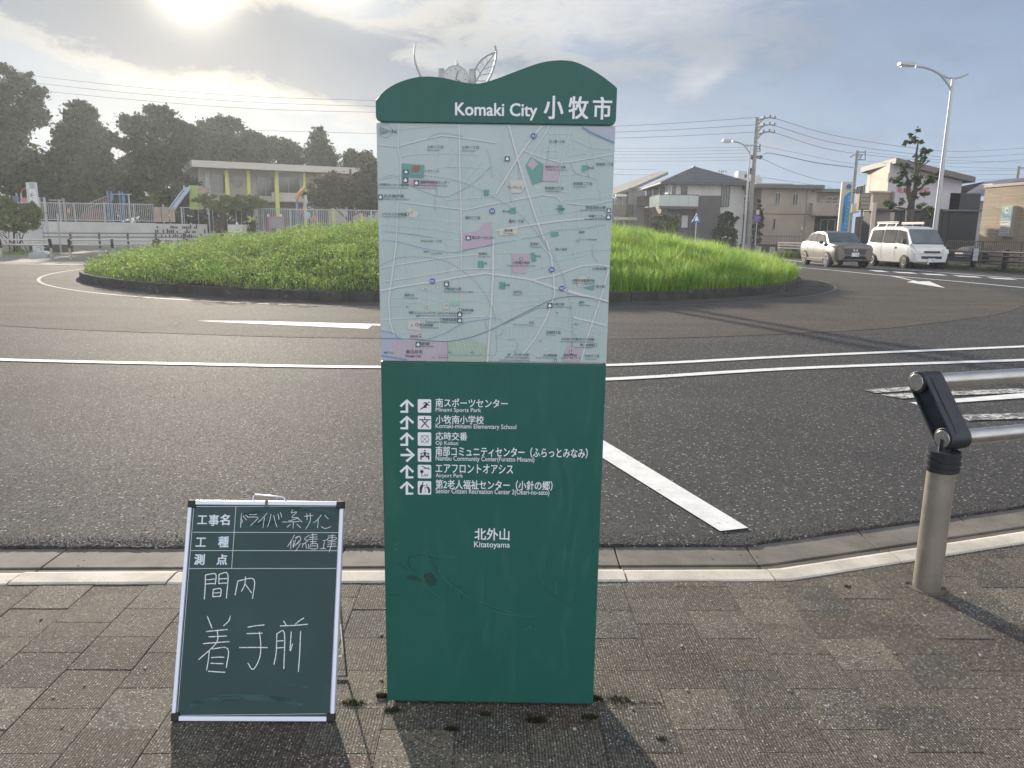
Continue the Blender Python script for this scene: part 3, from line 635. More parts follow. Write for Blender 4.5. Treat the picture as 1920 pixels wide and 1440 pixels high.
# --- direction list
rows = [(761, '南スポーツセンター', 952, 'Minami Sports Park', 902, 'ul'), (792, '小牧南小学校', 907, 'Komaki-minami Elementary School', 968, 'ul'),
        (823, '応時交番', 876, 'Oji Koban', 859, 'ul'), (853, '南部コミュニティセンター（ふらっとみなみ）', 1102, 'Nambu Community Center(Furatto Minami)', 1002, 'r'),
        (884, 'エアフロントオアシス', 962, 'Airport Park', 868, 'ur'), (914.5, '第2老人福祉センター（小針の郷）', 1036, 'Senior Citizen Recreation Center 2(Obari-no-sato)', 1030, 'ur')]
O1, O2 = .0006, .0011
def rpt(x, y): return SP.uv(x, y)
def stroke(mb, pts, w, off=O2, cap=True, pl=SP):
    pl.ribbon(mb, [pl.uv(*p) if abs(p[0]) > 2 else p for p in pts], w, off)
def disc(mb, c, r, off=O2, n=14, pl=SP, ry=None):
    u, v = pl.uv(*c); mb.face([pl.pt(u + r * math.cos(2 * math.pi * i / n), v + (ry or r) * math.sin(2 * math.pi * i / n), off) for i in range(n)])
def polyf(mb, pts, off=O2, pl=SP): mb.face(list(reversed([pl.px(x, y, off) for x, y in pts])) if False else [pl.px(x, y, off) for x, y in pts])
for k, (cy, jp, jx, en, ex, ar) in enumerate(rows):
    mb = MB(); text_on(SP, mb, jp, (817, cy - 12.5, jx, cy + 2), O1, .012); text_on(SP, mb, en, (817, cy + 4.2, ex, cy + 13), O1, .004)
    mb.build('lettering', m_white, sign)
    mb = MB(); w = .0068
    if ar == 'r':
        stroke(mb, [(751, cy), (773, cy)], w, O1); stroke(mb, [(762, cy - 12), (776, cy), (762, cy + 12)], w, O1)
    else:
        cx = 763; sd = -1 if ar == 'ul' else 1
        stroke(mb, [(cx - 12, cy + 1), (cx, cy - 10.5), (cx + 12, cy + 1)], w, O1)
        stroke(mb, [(cx, cy - 8), (cx, cy + 13)], w, O1 + .0002); stroke(mb, [(cx - sd * 1.5, cy + 10.8), (cx + sd * 12, cy + 10.8)], .0058, O1 + .0003)
    mb.build('arrow', m_white, sign)
    mb = MB(); u0, v0 = SP.uv(783.5, cy + 12.6); u1, v1 = SP.uv(808.5, cy - 12.4); c_ = .0022
    mb.face([SP.pt(u, v, O1) for u, v in ((u0 + c_, v0), (u1 - c_, v0), (u1, v0 + c_), (u1, v1 - c_), (u1 - c_, v1), (u0 + c_, v1), (u0, v1 - c_), (u0, v0 + c_))])
    mb.build('pictogram_tile', m_white, sign)
    mb = MB(); X = lambda a, b: (784 + a / 7.2 * 1.0, cy - 12.5 + b / 7.2)      # a,b in enlarged tile pixels 0..180
    if k == 0:
        disc(mb, X(145, 42), .0022); stroke(mb, [X(70, 60), X(95, 42), X(125, 55)], .003, O2); stroke(mb, [X(118, 48), X(132, 78), X(152, 80)], .0028, O2 + .0001)
        polyf(mb, [X(100, 55), X(120, 50), X(128, 75), X(112, 95), X(118, 115), X(75, 118), X(32, 142), X(26, 132), X(72, 98)][::-1], O2 + .0002)
    elif k == 1:
        stroke(mb, [X(12, 52), X(170, 52)], .0024); stroke(mb, [X(91, 14), X(91, 50)], .0026, O2 + .0001); stroke(mb, [X(50, 56), X(145, 160)], .0028, O2 + .0002); stroke(mb, [X(132, 56), X(38, 160)], .0028, O2 + .0003)
    elif k == 2:
        c = SP.uv(*X(91, 90)); R_ = .0106; SP.ribbon(mb, [(c[0] + R_ * math.cos(2 * math.pi * i / 28), c[1] + R_ * math.sin(2 * math.pi * i / 28)) for i in range(29)], .0011, O2)
        stroke(mb, [X(40, 38), X(142, 142)], .001, O2 + .0001); stroke(mb, [X(142, 38), X(40, 142)], .001, O2 + .0002)
    elif k == 3:
        disc(mb, X(91, 30), .0022); polyf(mb, [X(74, 50), X(108, 50), X(106, 98), X(76, 98)][::-1], O2)
        c = SP.uv(*X(91, 80)); SP.ribbon(mb, [(c[0] + .0088 * math.cos(2 * math.pi * i / 24), c[1] + .0052 * math.sin(2 * math.pi * i / 24)) for i in range(25)], .0014, O2 + .0001)
        for sx in (-1, 1):
            disc(mb, X(91 + sx * 50, 72), .0021, O2 + .0002); polyf(mb, [X(91 + sx * 62, 95), X(91 + sx * 60, 152), X(91 + sx * 44, 152), X(91 + sx * 42, 122), X(91 + sx * 12, 120), X(91 + sx * 12, 108)][::sx * -1], O2 + .0002)
    elif k == 4:
        disc(mb, X(50, 90), .0048, n=12); stroke(mb, [X(52, 90), X(52, 160)], .002, O2 + .0001); stroke(mb, [X(48, 16), X(160, 62)], .0022); stroke(mb, [X(72, 52), X(120, 44)], .002, O2 + .0002); stroke(mb, [X(138, 50), X(142, 24)], .0014, O2 + .0003)
        stroke(mb, [X(72, 158), X(86, 128), X(128, 126), X(128, 158)], .0013); stroke(mb, [X(84, 144), X(126, 142)], .0012, O2 + .0001); stroke(mb, [X(100, 146), X(98, 160)], .001, O2 + .0002)
    else:
        disc(mb, X(62, 24), .0021); disc(mb, X(118, 50), .0021)
        polyf(mb, [X(40, 46), X(60, 40), X(72, 58), X(52, 112), X(50, 160), X(22, 160), X(20, 90)][::-1]); polyf(mb, [X(118, 66), X(146, 80), X(166, 120), X(158, 160), X(134, 160), X(136, 118), X(116, 84)][::-1])
        stroke(mb, [X(62, 50), X(92, 62)], .0016, O2 + .0001); stroke(mb, [X(92, 84), X(128, 74)], .0016, O2 + .0001); stroke(mb, [X(94, 82), X(96, 158)], .0009, O2 + .0002)
    mb.build('pictogram', m_ink, sign)
mb = MB(); text_on(SP, mb, '北外山', (890, 991, 955, 1012), O1, .016); text_on(SP, mb, 'Kitatoyama', (889, 1016, 956, 1029), O1, .006); mb.build('lettering', m_white, sign)
# scuffs and scratches on the green paint
m_scuff = mat('scuff_dark', (.010, .058, .042), .6); m_scr = mat('scuff_pale', (.09, .22, .195), .5)
def wob(pts, a, r_): return [(x + r_.uniform(-a, a), y + r_.uniform(-a, a)) for x, y in pts]
SC = lambda *pp: [(700 + x / 3.693, 950 + y / 3.693) for x, y in pp]
r5 = random.Random(11); mb = MB()
for pts, w in ((SC((375, 290), (400, 370), (440, 450), (520, 520), (620, 590), (720, 660), (820, 705), (900, 725)), .0022), (SC((245, 350), (240, 390), (265, 430), (300, 450)), .0035), (SC((245, 350), (330, 335), (400, 350), (455, 362)), .0022),
               (SC((1170, 540), (1220, 590), (1270, 630), (1330, 660), (1375, 690)), .0016), (SC((170, 395), (240, 440)), .0025), (SC((430, 350), (440, 440)), .004), (SC((610, 610), (618, 645)), .004), (SC((1520, 480), (1550, 492)), .004), (SC((330, 730), (420, 755)), .0012),
               (SC((560, 870), (650, 910)), .0014), (SC((1340, 855), (1410, 862)), .0014), (SC((90, 610), (190, 605)), .0014), (SC((225, 955), (250, 960)), .002)):
    mb = MB(); SP.ribbon(mb, [SP.uv(*p) for p in smooth_path(wob(pts, .25, r5), 5)], w, .0003); mb.build('scuff_mark', m_scuff, sign)
mb = MB(); polyf(mb, SC((230, 485), (262, 472), (310, 490), (345, 520), (300, 512), (240, 502))[::-1], .0004)
mb.build('scuff_mark', m_scuff, sign); mb = MB(); polyf(mb, SC((345, 465), (400, 455), (438, 500), (430, 545), (395, 550), (365, 520))[::-1], .0005)
mb.build('scuff_mark', m_scuff, sign)
mb = MB()
for pts, w in ((SC((372, 280), (395, 330), (425, 345), (450, 430), (500, 510), (600, 580), (680, 640), (780, 695), (900, 740), (1000, 755), (1110, 757)), .0007), (SC((470, 480), (540, 540), (640, 610), (700, 640)), .0006), (SC((350, 535), (460, 632)), .0005), (SC((490, 345), (590, 347)), .0005),
               (SC((1165, 510), (1180, 545)), .0009), (SC((1270, 520), (1262, 600)), .0008), (SC((1050, 855), (1090, 828)), .0009), (SC((1085, 830), (1098, 850)), .0007), (SC((140, 260), (180, 255)), .0009), (SC((155, 180), (185, 245)), .0006), (SC((150, 300), (165, 285)), .0012),
               (SC((1340, 290), (1330, 360)), .0004), (SC((1380, 300), (1372, 420)), .0004), (SC((1125, 840), (1128, 870)), .0005), (SC((710, 640), (850, 700), (1000, 742)), .0005)):
    mb = MB(); SP.ribbon(mb, [SP.uv(*p) for p in smooth_path(wob(pts, .2, r5), 5)], w, .0007); mb.build('scratch_mark', m_scr, sign)

# --- the printed map. Coordinates come in four quadrants of an enlargement (6.26 px per photo px)
QO = {'a': (700, 220), 'b': (930, 220), 'c': (700, 450), 'd': (930, 450)}
def Q(q, pts): o = QO[q]; return [(o[0] + x / 6.261, o[1] + y / 6.261) for x, y in pts]
MX0, MX1 = .0012, .5988
def cl(p): return (min(max(p[0], MX0), MX1), min(max(p[1], ztop + .001), zcap - .003))
m_zg = mat('map_park', (.14, .32, .29), .4); m_zp = mat('map_pink', (.46, .39, .46), .4); m_zc = mat('map_cream', (.55, .54, .49), .4); m_zl = mat('map_lilac', (.40, .43, .52), .4); m_zv = mat('map_city', (.45, .46, .44), .4)
m_rd = mat('map_road', (.54, .64, .62), .4); m_rdp = mat('map_road_main', (.60, .62, .66), .4); m_rail = mat('map_rail', (.10, .17, .24), .4); m_riv = mat('map_river', (.14, .30, .48), .4); m_txt = mat('map_text', (.07, .11, .13), .4); m_red = mat('map_red', (.5, .08, .10), .4); m_blu = mat('map_badge', (.08, .13, .34), .4)
ZL = [0]
def zone(col, q, pts, off=.0003):
    ZL[0] += 1; off += ZL[0] * .000004; mb = MB(); mb.face([SP.pt(*cl(SP.uv(*p)), off) for p in Q(q, pts)]); return mb.build('map_area', col, sign)
zone(m_zl, 'c', [(85, 1060), (230, 1100), (340, 1160), (330, 1440), (85, 1440)]); zone(m_zp, 'c', [(225, 1180), (560, 1190), (870, 1190), (870, 1430), (225, 1430)]); 
zone(m_zg, 'a', [(335, 540), (600, 560), (590, 715), (335, 700)]); zone(m_zp, 'a', [(335, 704), (545, 715), (735, 745), (735, 830), (540, 830), (415, 790), (335, 770)], .0004)
zone(m_zc, 'a', [(385, 1085), (430, 1060), (540, 1130), (510, 1180), (400, 1170)]); zone(m_zp, 'a', [(1035, 1365), (1240, 1330), (1300, 1240), (1385, 1225), (1385, 1440), (1035, 1440)]); zone(m_zp, 'c', [(1035, 0), (1385, 0), (1385, 60), (1035, 120)])
zone(m_zg, 'a', [(1295, 850), (1360, 850), (1350, 920), (1290, 920)]); zone(m_zg, 'b', [(410, 465), (550, 545), (545, 750), (430, 790), (350, 560)]); zone(m_zp, 'b', [(420, 475), (495, 545), (430, 620), (365, 555)], .0005); zone(m_zp, 'b', [(560, 545), (755, 545), (735, 755), (545, 750)], .0004)
zone(m_zg, 'b', [(1010, 565), (1080, 560), (1080, 630), (1010, 640)]); zone(m_zg, 'b', [(165, 1065), (230, 1055), (228, 1130), (165, 1135)]); zone(m_zg, 'b', [(730, 1025), (780, 1030), (785, 1130), (735, 1130)]); zone(m_zg, 'b', [(640, 1355), (730, 1340), (735, 1390), (650, 1405)])
zone(m_zc, 'b', [(160, 740), (340, 735), (350, 800), (290, 890), (180, 890)]); zone(m_zc, 'b', [(40, 1305), (255, 1290), (258, 1375), (40, 1390)]); zone(m_zl, 'b', [(1010, 105), (1400, 110), (1400, 290), (1160, 190)])
zone(m_zp, 'd', [(190, 150), (400, 160), (345, 390), (190, 385)]); zone(m_zg, 'd', [(410, 150), (450, 145), (475, 245), (420, 258)]); zone(m_zg, 'd', [(40, 490), (110, 495), (105, 580), (38, 570)]); zone(m_zc, 'd', [(930, 470), (1010, 415), (1090, 470), (970, 555)]); zone(m_zg, 'd', [(1010, 560), (1160, 525), (1145, 590)])
zone(m_zp, 'd', [(860, 1215), (985, 1290), (985, 1420), (780, 1420), (820, 1290)]); zone(m_zg, 'c', [(1230, 245), (1295, 245), (1295, 330), (1230, 325)]); zone(m_zc, 'c', [(400, 950), (560, 945), (560, 1060), (400, 1050)]); zone(m_zc, 'c', [(820, 740), (885, 740), (880, 810), (835, 810)]); zone(m_zc, 'c', [(605, 745), (660, 745), (655, 810), (605, 800)])
zone(mat('map_green', (.30, .5, .38), .4), 'c', [(925, 705), (1025, 715), (1020, 770), (905, 765)])
zone(m_zc, 'c', [(565, 560), (640, 550), (650, 590), (570, 585)]); zone(m_zg, 'd', [(925, 970), (965, 975), (960, 1000), (925, 995)]); zone(m_zg, 'd', [(695, 840), (735, 850), (715, 865)])
zone(m_zg, 'd', [(130, 1335), (180, 1328), (145, 1375)]); zone(mat('map_suburb', (.36, .45, .38), .4), 'c', [(875, 1190), (1100, 1150), (1320, 1230), (1300, 1430), (875, 1430)])
zone(m_zg, 'c', [(500, 880), (545, 878), (545, 905), (505, 908)])
mb_s = MB(); mb_m = MB(); lay = [0]
def road_(q, pts, w, main=False):
    lay[0] = (lay[0] + 1) % 9
    SP.ribbon(mb_m if main else mb_s, [cl(SP.uv(*p)) for p in Q(q, pts)], w / 1440 * 2.1, (.0009 if main else .0006) + lay[0] * .00003)
majors = [('a', [(305, 335), (560, 265), (800, 215), (1020, 235), (1440, 300)], 1.7), ('a', [(300, 40), (290, 340), (325, 520), (320, 790), (290, 1000), (270, 1440)], 1.6), ('a', [(1010, 70), (1015, 600), (1030, 1090), (1035, 1440)], 2.3), ('a', [(70, 325), (305, 345)], 1.3),
          ('a', [(300, 990), (700, 1040), (1080, 1085), (1440, 1010)], 1.5), ('b', [(150, 90), (210, 320), (265, 520), (330, 740), (420, 1030), (500, 1260), (570, 1440)], 2.8), ('b', [(540, 95), (400, 270), (260, 470), (130, 690), (0, 900)], 2.6), ('b', [(0, 1010), (250, 965), (540, 910), (720, 930), (780, 1010)], 1.5),
          ('b', [(0, 1330), (300, 1280), (700, 1220), (1020, 1190), (1380, 1150)], 2.4), ('b', [(330, 390), (520, 465), (760, 530), (880, 520), (1400, 430)], 1.4), ('b', [(830, 1010), (1100, 1030), (1380, 970)], 1.3), ('b', [(620, 90), (560, 220), (410, 440)], 1.6), ('b', [(880, 120), (770, 530), (740, 770)], 1.2),
          ('c', [(1410, 0), (1405, 400), (1385, 800), (1360, 1130), (1340, 1430)], 3.0), ('c', [(1035, 0), (1030, 350), (1030, 800), (1050, 960)], 1.5), ('c', [(70, 595), (350, 540), (700, 490), (1050, 425), (1320, 390), (1440, 405)], 2.6), ('c', [(275, 0), (215, 450), (180, 720), (195, 960), (250, 1130)], 2.5), ('c', [(70, 325), (400, 270), (700, 225), (1020, 185), (1230, 170)], 1.4), ('c', [(70, 495), (500, 430), (1040, 340), (1440, 335)], 1.4),
          ('c', [(100, 935), (400, 915), (800, 905), (1100, 905), (1380, 890)], 1.4), ('d', [(0, 405), (400, 460), (690, 560), (1010, 640), (1320, 720)], 2.8), ('d', [(400, 470), (700, 410), (1010, 300), (1200, 290), (1340, 310)], 2.4), ('d', [(590, 0), (650, 200), (675, 420), (690, 640), (600, 900), (540, 1010), (450, 1170), (320, 1330)], 2.6), ('d', [(850, 600), (1010, 645), (1300, 720)], 4.2), ('d', [(1320, 350), (1240, 650), (1130, 970), (1060, 1180), (1000, 1420)], 2.4), ('d', [(900, 905), (1150, 965), (1300, 1005)], 2.4), ('d', [(700, 240), (560, 90), (500, 0)], 1.2)]
for q, p, w in majors: road_(q, p, w * 1.08, True)
r6 = random.Random(21)
minors = [('a', [(680, 80), (730, 230), (740, 560)]), ('a', [(430, 180), (480, 300), (510, 560)]), ('a', [(320, 460), (500, 430), (900, 420), (1240, 440)]), ('a', [(300, 140), (700, 100), (1000, 100)]), ('a', [(900, 220), (915, 500), (880, 570), (1300, 590)]), ('a', [(1260, 520), (1030, 830)]), ('a', [(1150, 500), (1040, 690)]), ('a', [(740, 590), (1010, 575)]), ('a', [(850, 930), (1020, 960)]),
          ('a', [(840, 970), (1440, 930)]), ('a', [(1150, 780), (1160, 1050)]), ('a', [(1290, 780), (1290, 1040)]), ('a', [(300, 1180), (700, 1200), (1030, 1240)]), ('a', [(120, 1340), (700, 1400), (1030, 1440)]), ('a', [(860, 1340), (880, 1050)]), ('a', [(120, 1250), (700, 1310), (1030, 1360)]), ('a', [(730, 800), (760, 920), (830, 940), (900, 1050)]), ('a', [(250, 980), (180, 1060), (90, 1130)]),
          ('b', [(90, 100), (60, 400), (10, 700)]), ('b', [(600, 190), (900, 190), (910, 280), (850, 320)]), ('b', [(550, 310), (545, 460)]), ('b', [(720, 130), (720, 470), (540, 470)]), ('b', [(560, 400), (730, 380)]), ('b', [(900, 260), (1100, 350), (1400, 380)]), ('b', [(1100, 130), (1150, 450), (1210, 800), (1260, 1050)]), ('b', [(870, 570), (860, 1000)]), ('b', [(750, 670), (860, 680), (1120, 620)]), ('b', [(980, 780), (960, 930), (970, 1300)]), ('b', [(740, 770), (720, 1020)]), ('b', [(720, 860), (850, 880)]), ('b', [(840, 970), (1250, 930), (1380, 890)]), ('b', [(1140, 450), (1400, 520)]),
          ('b', [(1070, 560), (1070, 420), (850, 450)]), ('b', [(440, 1170), (970, 1090), (1380, 1030)]), ('b', [(350, 1180), (320, 980)]), ('b', [(480, 900), (560, 1140)]), ('b', [(590, 960), (620, 1140)]), ('b', [(750, 1160), (830, 1430)]), ('b', [(970, 1190), (1000, 1430)]), ('b', [(1180, 1150), (1230, 1430)]), ('b', [(1300, 1240), (1330, 1440)]), ('b', [(240, 980), (240, 1260)]), ('b', [(130, 700), (60, 1260)]),
          ('c', [(350, 40), (440, 510)]), ('c', [(100, 80), (130, 300), (190, 560)]), ('c', [(690, 160), (720, 330), (780, 690), (800, 900)]), ('c', [(850, 0), (855, 250), (900, 430)]), ('c', [(340, 600), (330, 920)]), ('c', [(330, 600), (480, 590), (570, 530)]), ('c', [(200, 680), (560, 670), (800, 720), (1200, 710), (1380, 750)]), ('c', [(340, 720), (600, 745)]), ('c', [(70, 775), (330, 770)]), ('c', [(240, 680), (240, 1000), (260, 1100), (640, 1050)]), ('c', [(430, 740), (440, 910)]), ('c', [(660, 530), (655, 900)]), ('c', [(600, 600), (1440, 600)]),
          ('c', [(1180, 620), (1150, 800), (1200, 820)]), ('c', [(1240, 720), (1290, 640), (1440, 640)]), ('c', [(1060, 980), (1120, 1130)]), ('c', [(870, 1080), (900, 1180)]), ('c', [(980, 1020), (1050, 1180)]), ('c', [(1160, 130), (1160, 420)]), ('c', [(1060, 130), (1090, 340)]), ('c', [(1220, 120), (1210, 330)]), ('c', [(850, 60), (1030, 70)]), ('c', [(900, 440), (920, 880)]), ('c', [(790, 490), (790, 600)]), ('c', [(1180, 900), (1180, 1130)]), ('c', [(780, 960), (770, 1080), (640, 1110)]),
          ('d', [(0, 150), (400, 150), (600, 90)]), ('d', [(100, 60), (90, 330)]), ('d', [(0, 330), (150, 360), (200, 410), (640, 290)]), ('d', [(560, 260), (560, 440)]), ('d', [(880, 50), (1000, 370), (1100, 520)]), ('d', [(700, 240), (1000, 190), (1350, 80)]), ('d', [(800, 180), (1100, 110), (1350, 110)]), ('d', [(810, 370), (840, 530)]), ('d', [(1120, 310), (1120, 450)]), ('d', [(0, 870), (400, 760), (640, 760)]), ('d', [(0, 720), (330, 720), (620, 700)]), ('d', [(200, 470), (160, 640), (190, 830)]), ('d', [(400, 480), (400, 740)]), ('d', [(300, 560), (340, 520), (380, 560), (340, 620), (290, 600), (300, 560)]), ('d', [(330, 640), (620, 640)]), ('d', [(530, 600), (530, 780)]), ('d', [(700, 870), (850, 910), (900, 905)]), ('d', [(690, 840), (760, 1020), (1000, 1120)]), ('d', [(840, 920), (820, 1030)]),
          ('d', [(540, 1010), (760, 1020)]), ('d', [(380, 880), (440, 910), (600, 890)]), ('d', [(100, 1020), (380, 1000), (540, 1010)]), ('d', [(0, 1130), (140, 1160), (240, 1160)]), ('d', [(140, 1020), (150, 1170), (330, 1160)]), ('d', [(330, 1000), (340, 1150), (430, 1120)]), ('d', [(20, 1240), (240, 1220)]), ('d', [(20, 1300), (260, 1280), (330, 1330)]), ('d', [(540, 1290), (640, 1290), (680, 1170)]), ('d', [(450, 1170), (600, 1130), (740, 1180)]), ('d', [(400, 1300), (520, 1380)]), ('d', [(1000, 960), (940, 1090)]), ('d', [(1300, 750), (1180, 1130)]), ('d', [(870, 720), (1230, 780)]), ('d', [(1240, 1060), (1230, 1420)]), ('d', [(1130, 1060), (1240, 1060), (1340, 1090)])]
for q, p in minors: road_(q, p, .8)
for i in range(13):                              # fine street grids
    x = 640 + i * 30; road_('a', [(150 + i * 62, 1170 + i * 6), (130 + i * 62, 1345 + i * 6)], .55)
for i in range(7): road_('a', [(560 + i * 60, 1050), (550 + i * 60, 1190)], .5)
for i in range(8): road_('d', [(870 + i * 50, 730 + i * 9), (800 + i * 52, 1000 + i * 22)], .55)
for i in range(4): road_('d', [(720, 880 + i * 48), (1240, 990 + i * 52)], .5)
for i in range(9): road_('c', [(1060 + i * 12 - 200, 1000 + i * 26), (1300 - i * 30, 1060 + i * 24)], .45)
for i in range(8): road_('c', [(900 + i * 45, 1060 + i * 10), (960 + i * 45, 1330)], .45)
for i in range(6): road_('b', [(880 + i * 60, 330 + i * 10), (840 + i * 66, 460 + i * 8)], .5)
for i in range(6): road_('b', [(30, 520 + i * 52), (200 - i * 22, 430 + i * 50)], .45)
for i in range(5): road_('b', [(1130, 960 + i * 60), (1370, 930 + i * 56)], .45)
for i in range(5): road_('d', [(20 + i * 60, 20), (10 + i * 58, 140)], .5)
for i in range(6): road_('d', [(120 + i * 56, 1010), (130 + i * 56, 1160)], .45)
for i in range(10): road_('c', [(250 + i * 60, 1200 + (i % 3) * 12), (230 + i * 58, 1420)], .4)
tag(mb_s.build('map_streets', m_rd, sign), kind='stuff'); tag(mb_m.build('map_main_roads', m_rdp, sign), kind='stuff')
mb = MB()
def line_(mb_, q, pts, w, off, dash=None, name='map_line', m=None):
    mb = MB(); m = m or m_rail
    uv = [cl(SP.uv(*p)) for p in smooth_path(Q(q, pts), 16 if dash else 8)]
    if not dash: SP.ribbon(mb, uv, w, off); mb.build(name, m, sign); return
    for i in range(0, len(uv) - 1):
        if i % 2 == 0: SP.ribbon(mb, [uv[i], (uv[i][0] + (uv[i + 1][0] - uv[i][0]) * .8, uv[i][1] + (uv[i + 1][1] - uv[i][1]) * .8)], w, off)
    tag(mb.build('map_dashed_line', m, sign), kind='stuff')
OR = .0015
for q, p, w in (('c', [(85, 1155), (400, 1160), (620, 1180), (880, 1188), (1150, 1140), (1440, 1030)], .0015), ('d', [(0, 1025), (300, 870), (640, 710), (850, 665), (1100, 675), (1320, 735)], .0015), ('d', [(90, 990), (300, 890), (500, 800), (620, 810)], .0009)): line_(mb, q, p, w, OR)
for q, p in (('a', [(80, 715), (250, 670)]), ('a', [(260, 700), (320, 745)]), ('a', [(420, 790), (560, 860), (720, 915), (870, 930), (1000, 880), (1200, 750), (1380, 580)]), ('a', [(1330, 370), (1370, 500), (1400, 720)]), ('a', [(735, 820), (750, 900)]), ('a', [(725, 920), (725, 1090)]), ('b', [(250, 520), (265, 640), (270, 740)]), ('b', [(160, 890), (180, 1000)]), ('b', [(620, 330), (600, 540)]), ('b', [(300, 1430), (540, 1390), (690, 1330), (1000, 1310), (1290, 1260)]), ('d', [(1130, 50), (1135, 180), (1210, 280)]),
             ('d', [(900, 1250), (905, 1180), (930, 1110)]), ('d', [(140, 1165), (230, 1160)]), ('d', [(230, 1190), (258, 1240), (220, 1310), (250, 1330)]), ('b', [(1180, 740), (1080, 700), (940, 660), (870, 540)]), ('a', [(120, 1335), (500, 1380), (700, 1410)]), ('c', [(1310, 950), (1330, 1050)]), ('b', [(1080, 660), (1090, 710)])): line_(mb, q, p, .0006, OR + .0001)
for q, p, n_ in (('a', [(70, 735), (330, 690), (600, 685), (900, 730), (1110, 790), (1270, 860), (1440, 950)], 0), ('b', [(0, 955), (160, 1050), (360, 1220), (540, 1440)], 0), ('c', [(75, 305), (280, 215), (560, 200), (850, 250), (1100, 400), (1280, 590), (1400, 810), (1440, 960)], 0), ('d', [(540, 0), (690, 220), (800, 480), (870, 760), (895, 1060), (880, 1420)], 0), ('d', [(0, 1060), (10, 1330)], 0)): line_(mb, q, p, .0014, OR + .0002, True)
line_(mb, 'c', [(760, 1350), (1430, 1355)], .0006, OR)
for i in range(9): line_(mb, 'c', [(760 + i * 84, 1325), (760 + i * 84, 1352)], .0005, OR + .0003)
mb = MB()
for q, p, w in (('a', [(640, 245), (800, 185), (1060, 225)], .0008), ('b', [(1010, 115), (1120, 185), (1250, 240), (1400, 300)], .0024), ('c', [(100, 0), (280, 20), (560, 90), (780, 130), (960, 145), (1200, 95), (1440, 45)], .0010), ('c', [(85, 1060), (220, 1090), (310, 1150), (440, 1160), (640, 1160), (860, 1085), (1080, 970), (1440, 915)], .0012), ('c', [(90, 1355), (250, 1380), (400, 1405)], .0034), ('d', [(10, 910), (50, 940), (75, 975)], .0008), ('d', [(0, 1130), (60, 1110), (85, 1050)], .001), ('d', [(0, 40), (230, 5)], .001)): line_(mb, q, p, w, OR + .0004, name='map_river', m=m_riv)
mb = MB(); mbr = MB(); OT = .0021
labels = [('a', '小針二丁目', 635, 330, 820, 362), ('a', '小針一丁目', 1045, 335, 1240, 368), ('a', 'トオナンス', 612, 615, 770, 645), ('a', '南部学校給食センター', 552, 745, 895, 778), ('a', '小牧勤労センター(地区館)', 60, 778, 415, 808), ('a', '名古屋空港', 125, 905, 360, 938), ('a', 'いちのくた幼稚園', 105, 1120, 385, 1150), ('a', '穂中二丁目', 1080, 1160, 1250, 1195), ('a', '南スポーツセンター', 1160, 1395, 1436, 1430), ('a', 'N', 222, 140, 270, 190),
          ('b', '市ノ瀬一丁目', 625, 268, 800, 300), ('b', '常普請一丁目', 1175, 535, 1375, 565), ('b', '常普請二丁目', 905, 762, 1125, 792), ('b', '常普請三丁目', 575, 815, 790, 848), ('b', 'ヴィヴィエ', 140, 805, 300, 838), ('b', '桃花台センター広場', 580, 568, 815, 596), ('b', '朝日公園', 1075, 578, 1145, 604), ('b', '北小川公園', 700, 1062, 805, 1086), ('b', '横中一丁目', 150, 1200, 320, 1236), ('b', '清水屋', 98, 1312, 195, 1342), ('b', '南田消防分署', 1055, 1042, 1285, 1072), ('b', '保健センター', 1085, 1145, 1285, 1175), ('b', '桜井', 975, 1330, 1040, 1362), ('b', 'さくら保育園', 975, 1428, 1180, 1440), ('b', '穂中公園', 80, 1090, 160, 1114),
          ('c', '市之久田一丁目', 555, 0, 800, 22), ('c', '境川', 590, 122, 665, 146), ('c', '砂賀町', 1240, 145, 1340, 175), ('c', '南外山', 370, 628, 475, 660), ('c', '小牧北外山局', 832, 556, 1030, 588), ('c', '南部コミュニティセンター(ふらっとみなみ)', 418, 842, 975, 870), ('c', '小牧南児童館', 782, 915, 975, 945), ('c', '応時交番', 1045, 806, 1175, 838), ('c', '外山幼稚園', 540, 980, 700, 1010), ('c', '間内駅', 566, 1198, 662, 1232), ('c', '春日井市', 385, 1288, 580, 1332), ('c', 'Kasugai City', 380, 1345, 560, 1378), ('c', '公園', 1300, 260, 1330, 286),
          ('d', '若草町', 400, 30, 500, 60), ('d', '北外山', 200, 592, 302, 625), ('d', '西ノ台町', 700, 92, 835, 122), ('d', '小牧南小学校', 198, 250, 398, 280), ('d', '弐公園', 460, 178, 520, 200), ('d', '村公園', 100, 515, 160, 540), ('d', '小牧市自動車学校', 895, 458, 1158, 490), ('d', '小牧交番', 1130, 322, 1300, 350), ('d', '間々原', 1175, 530, 1275, 560), ('d', '小牧口駅', 670, 738, 800, 768), ('d', '緑町', 975, 715, 1040, 745), ('d', '大山', 385, 950, 445, 985), ('d', '応時四丁目', 590, 1065, 755, 1100), ('d', 'ふれあいの家(あさひ学園)', 762, 1148, 1155, 1178),
          ('d', '第一幼稚園', 988, 1216, 1145, 1245), ('d', 'ふれあいの家', 205, 1330, 390, 1358), ('d', '(デイサービスはがた)', 108, 1368, 390, 1394), ('d', '大山保育園', 555, 1336, 712, 1366), ('d', '応時中学校', 792, 1336, 950, 1366), ('d', '中央六丁目', 1042, 1344, 1208, 1376), ('c', '幅下川', 130, 1308, 235, 1334)]
for q, s_, x0, y0, x1, y1 in labels:
    p = Q(q, [(x0, y0), (x1, y1)]); text_on(SP, mb, s_, (p[0][0], p[0][1], p[1][0], p[1][1]), OT, .012)
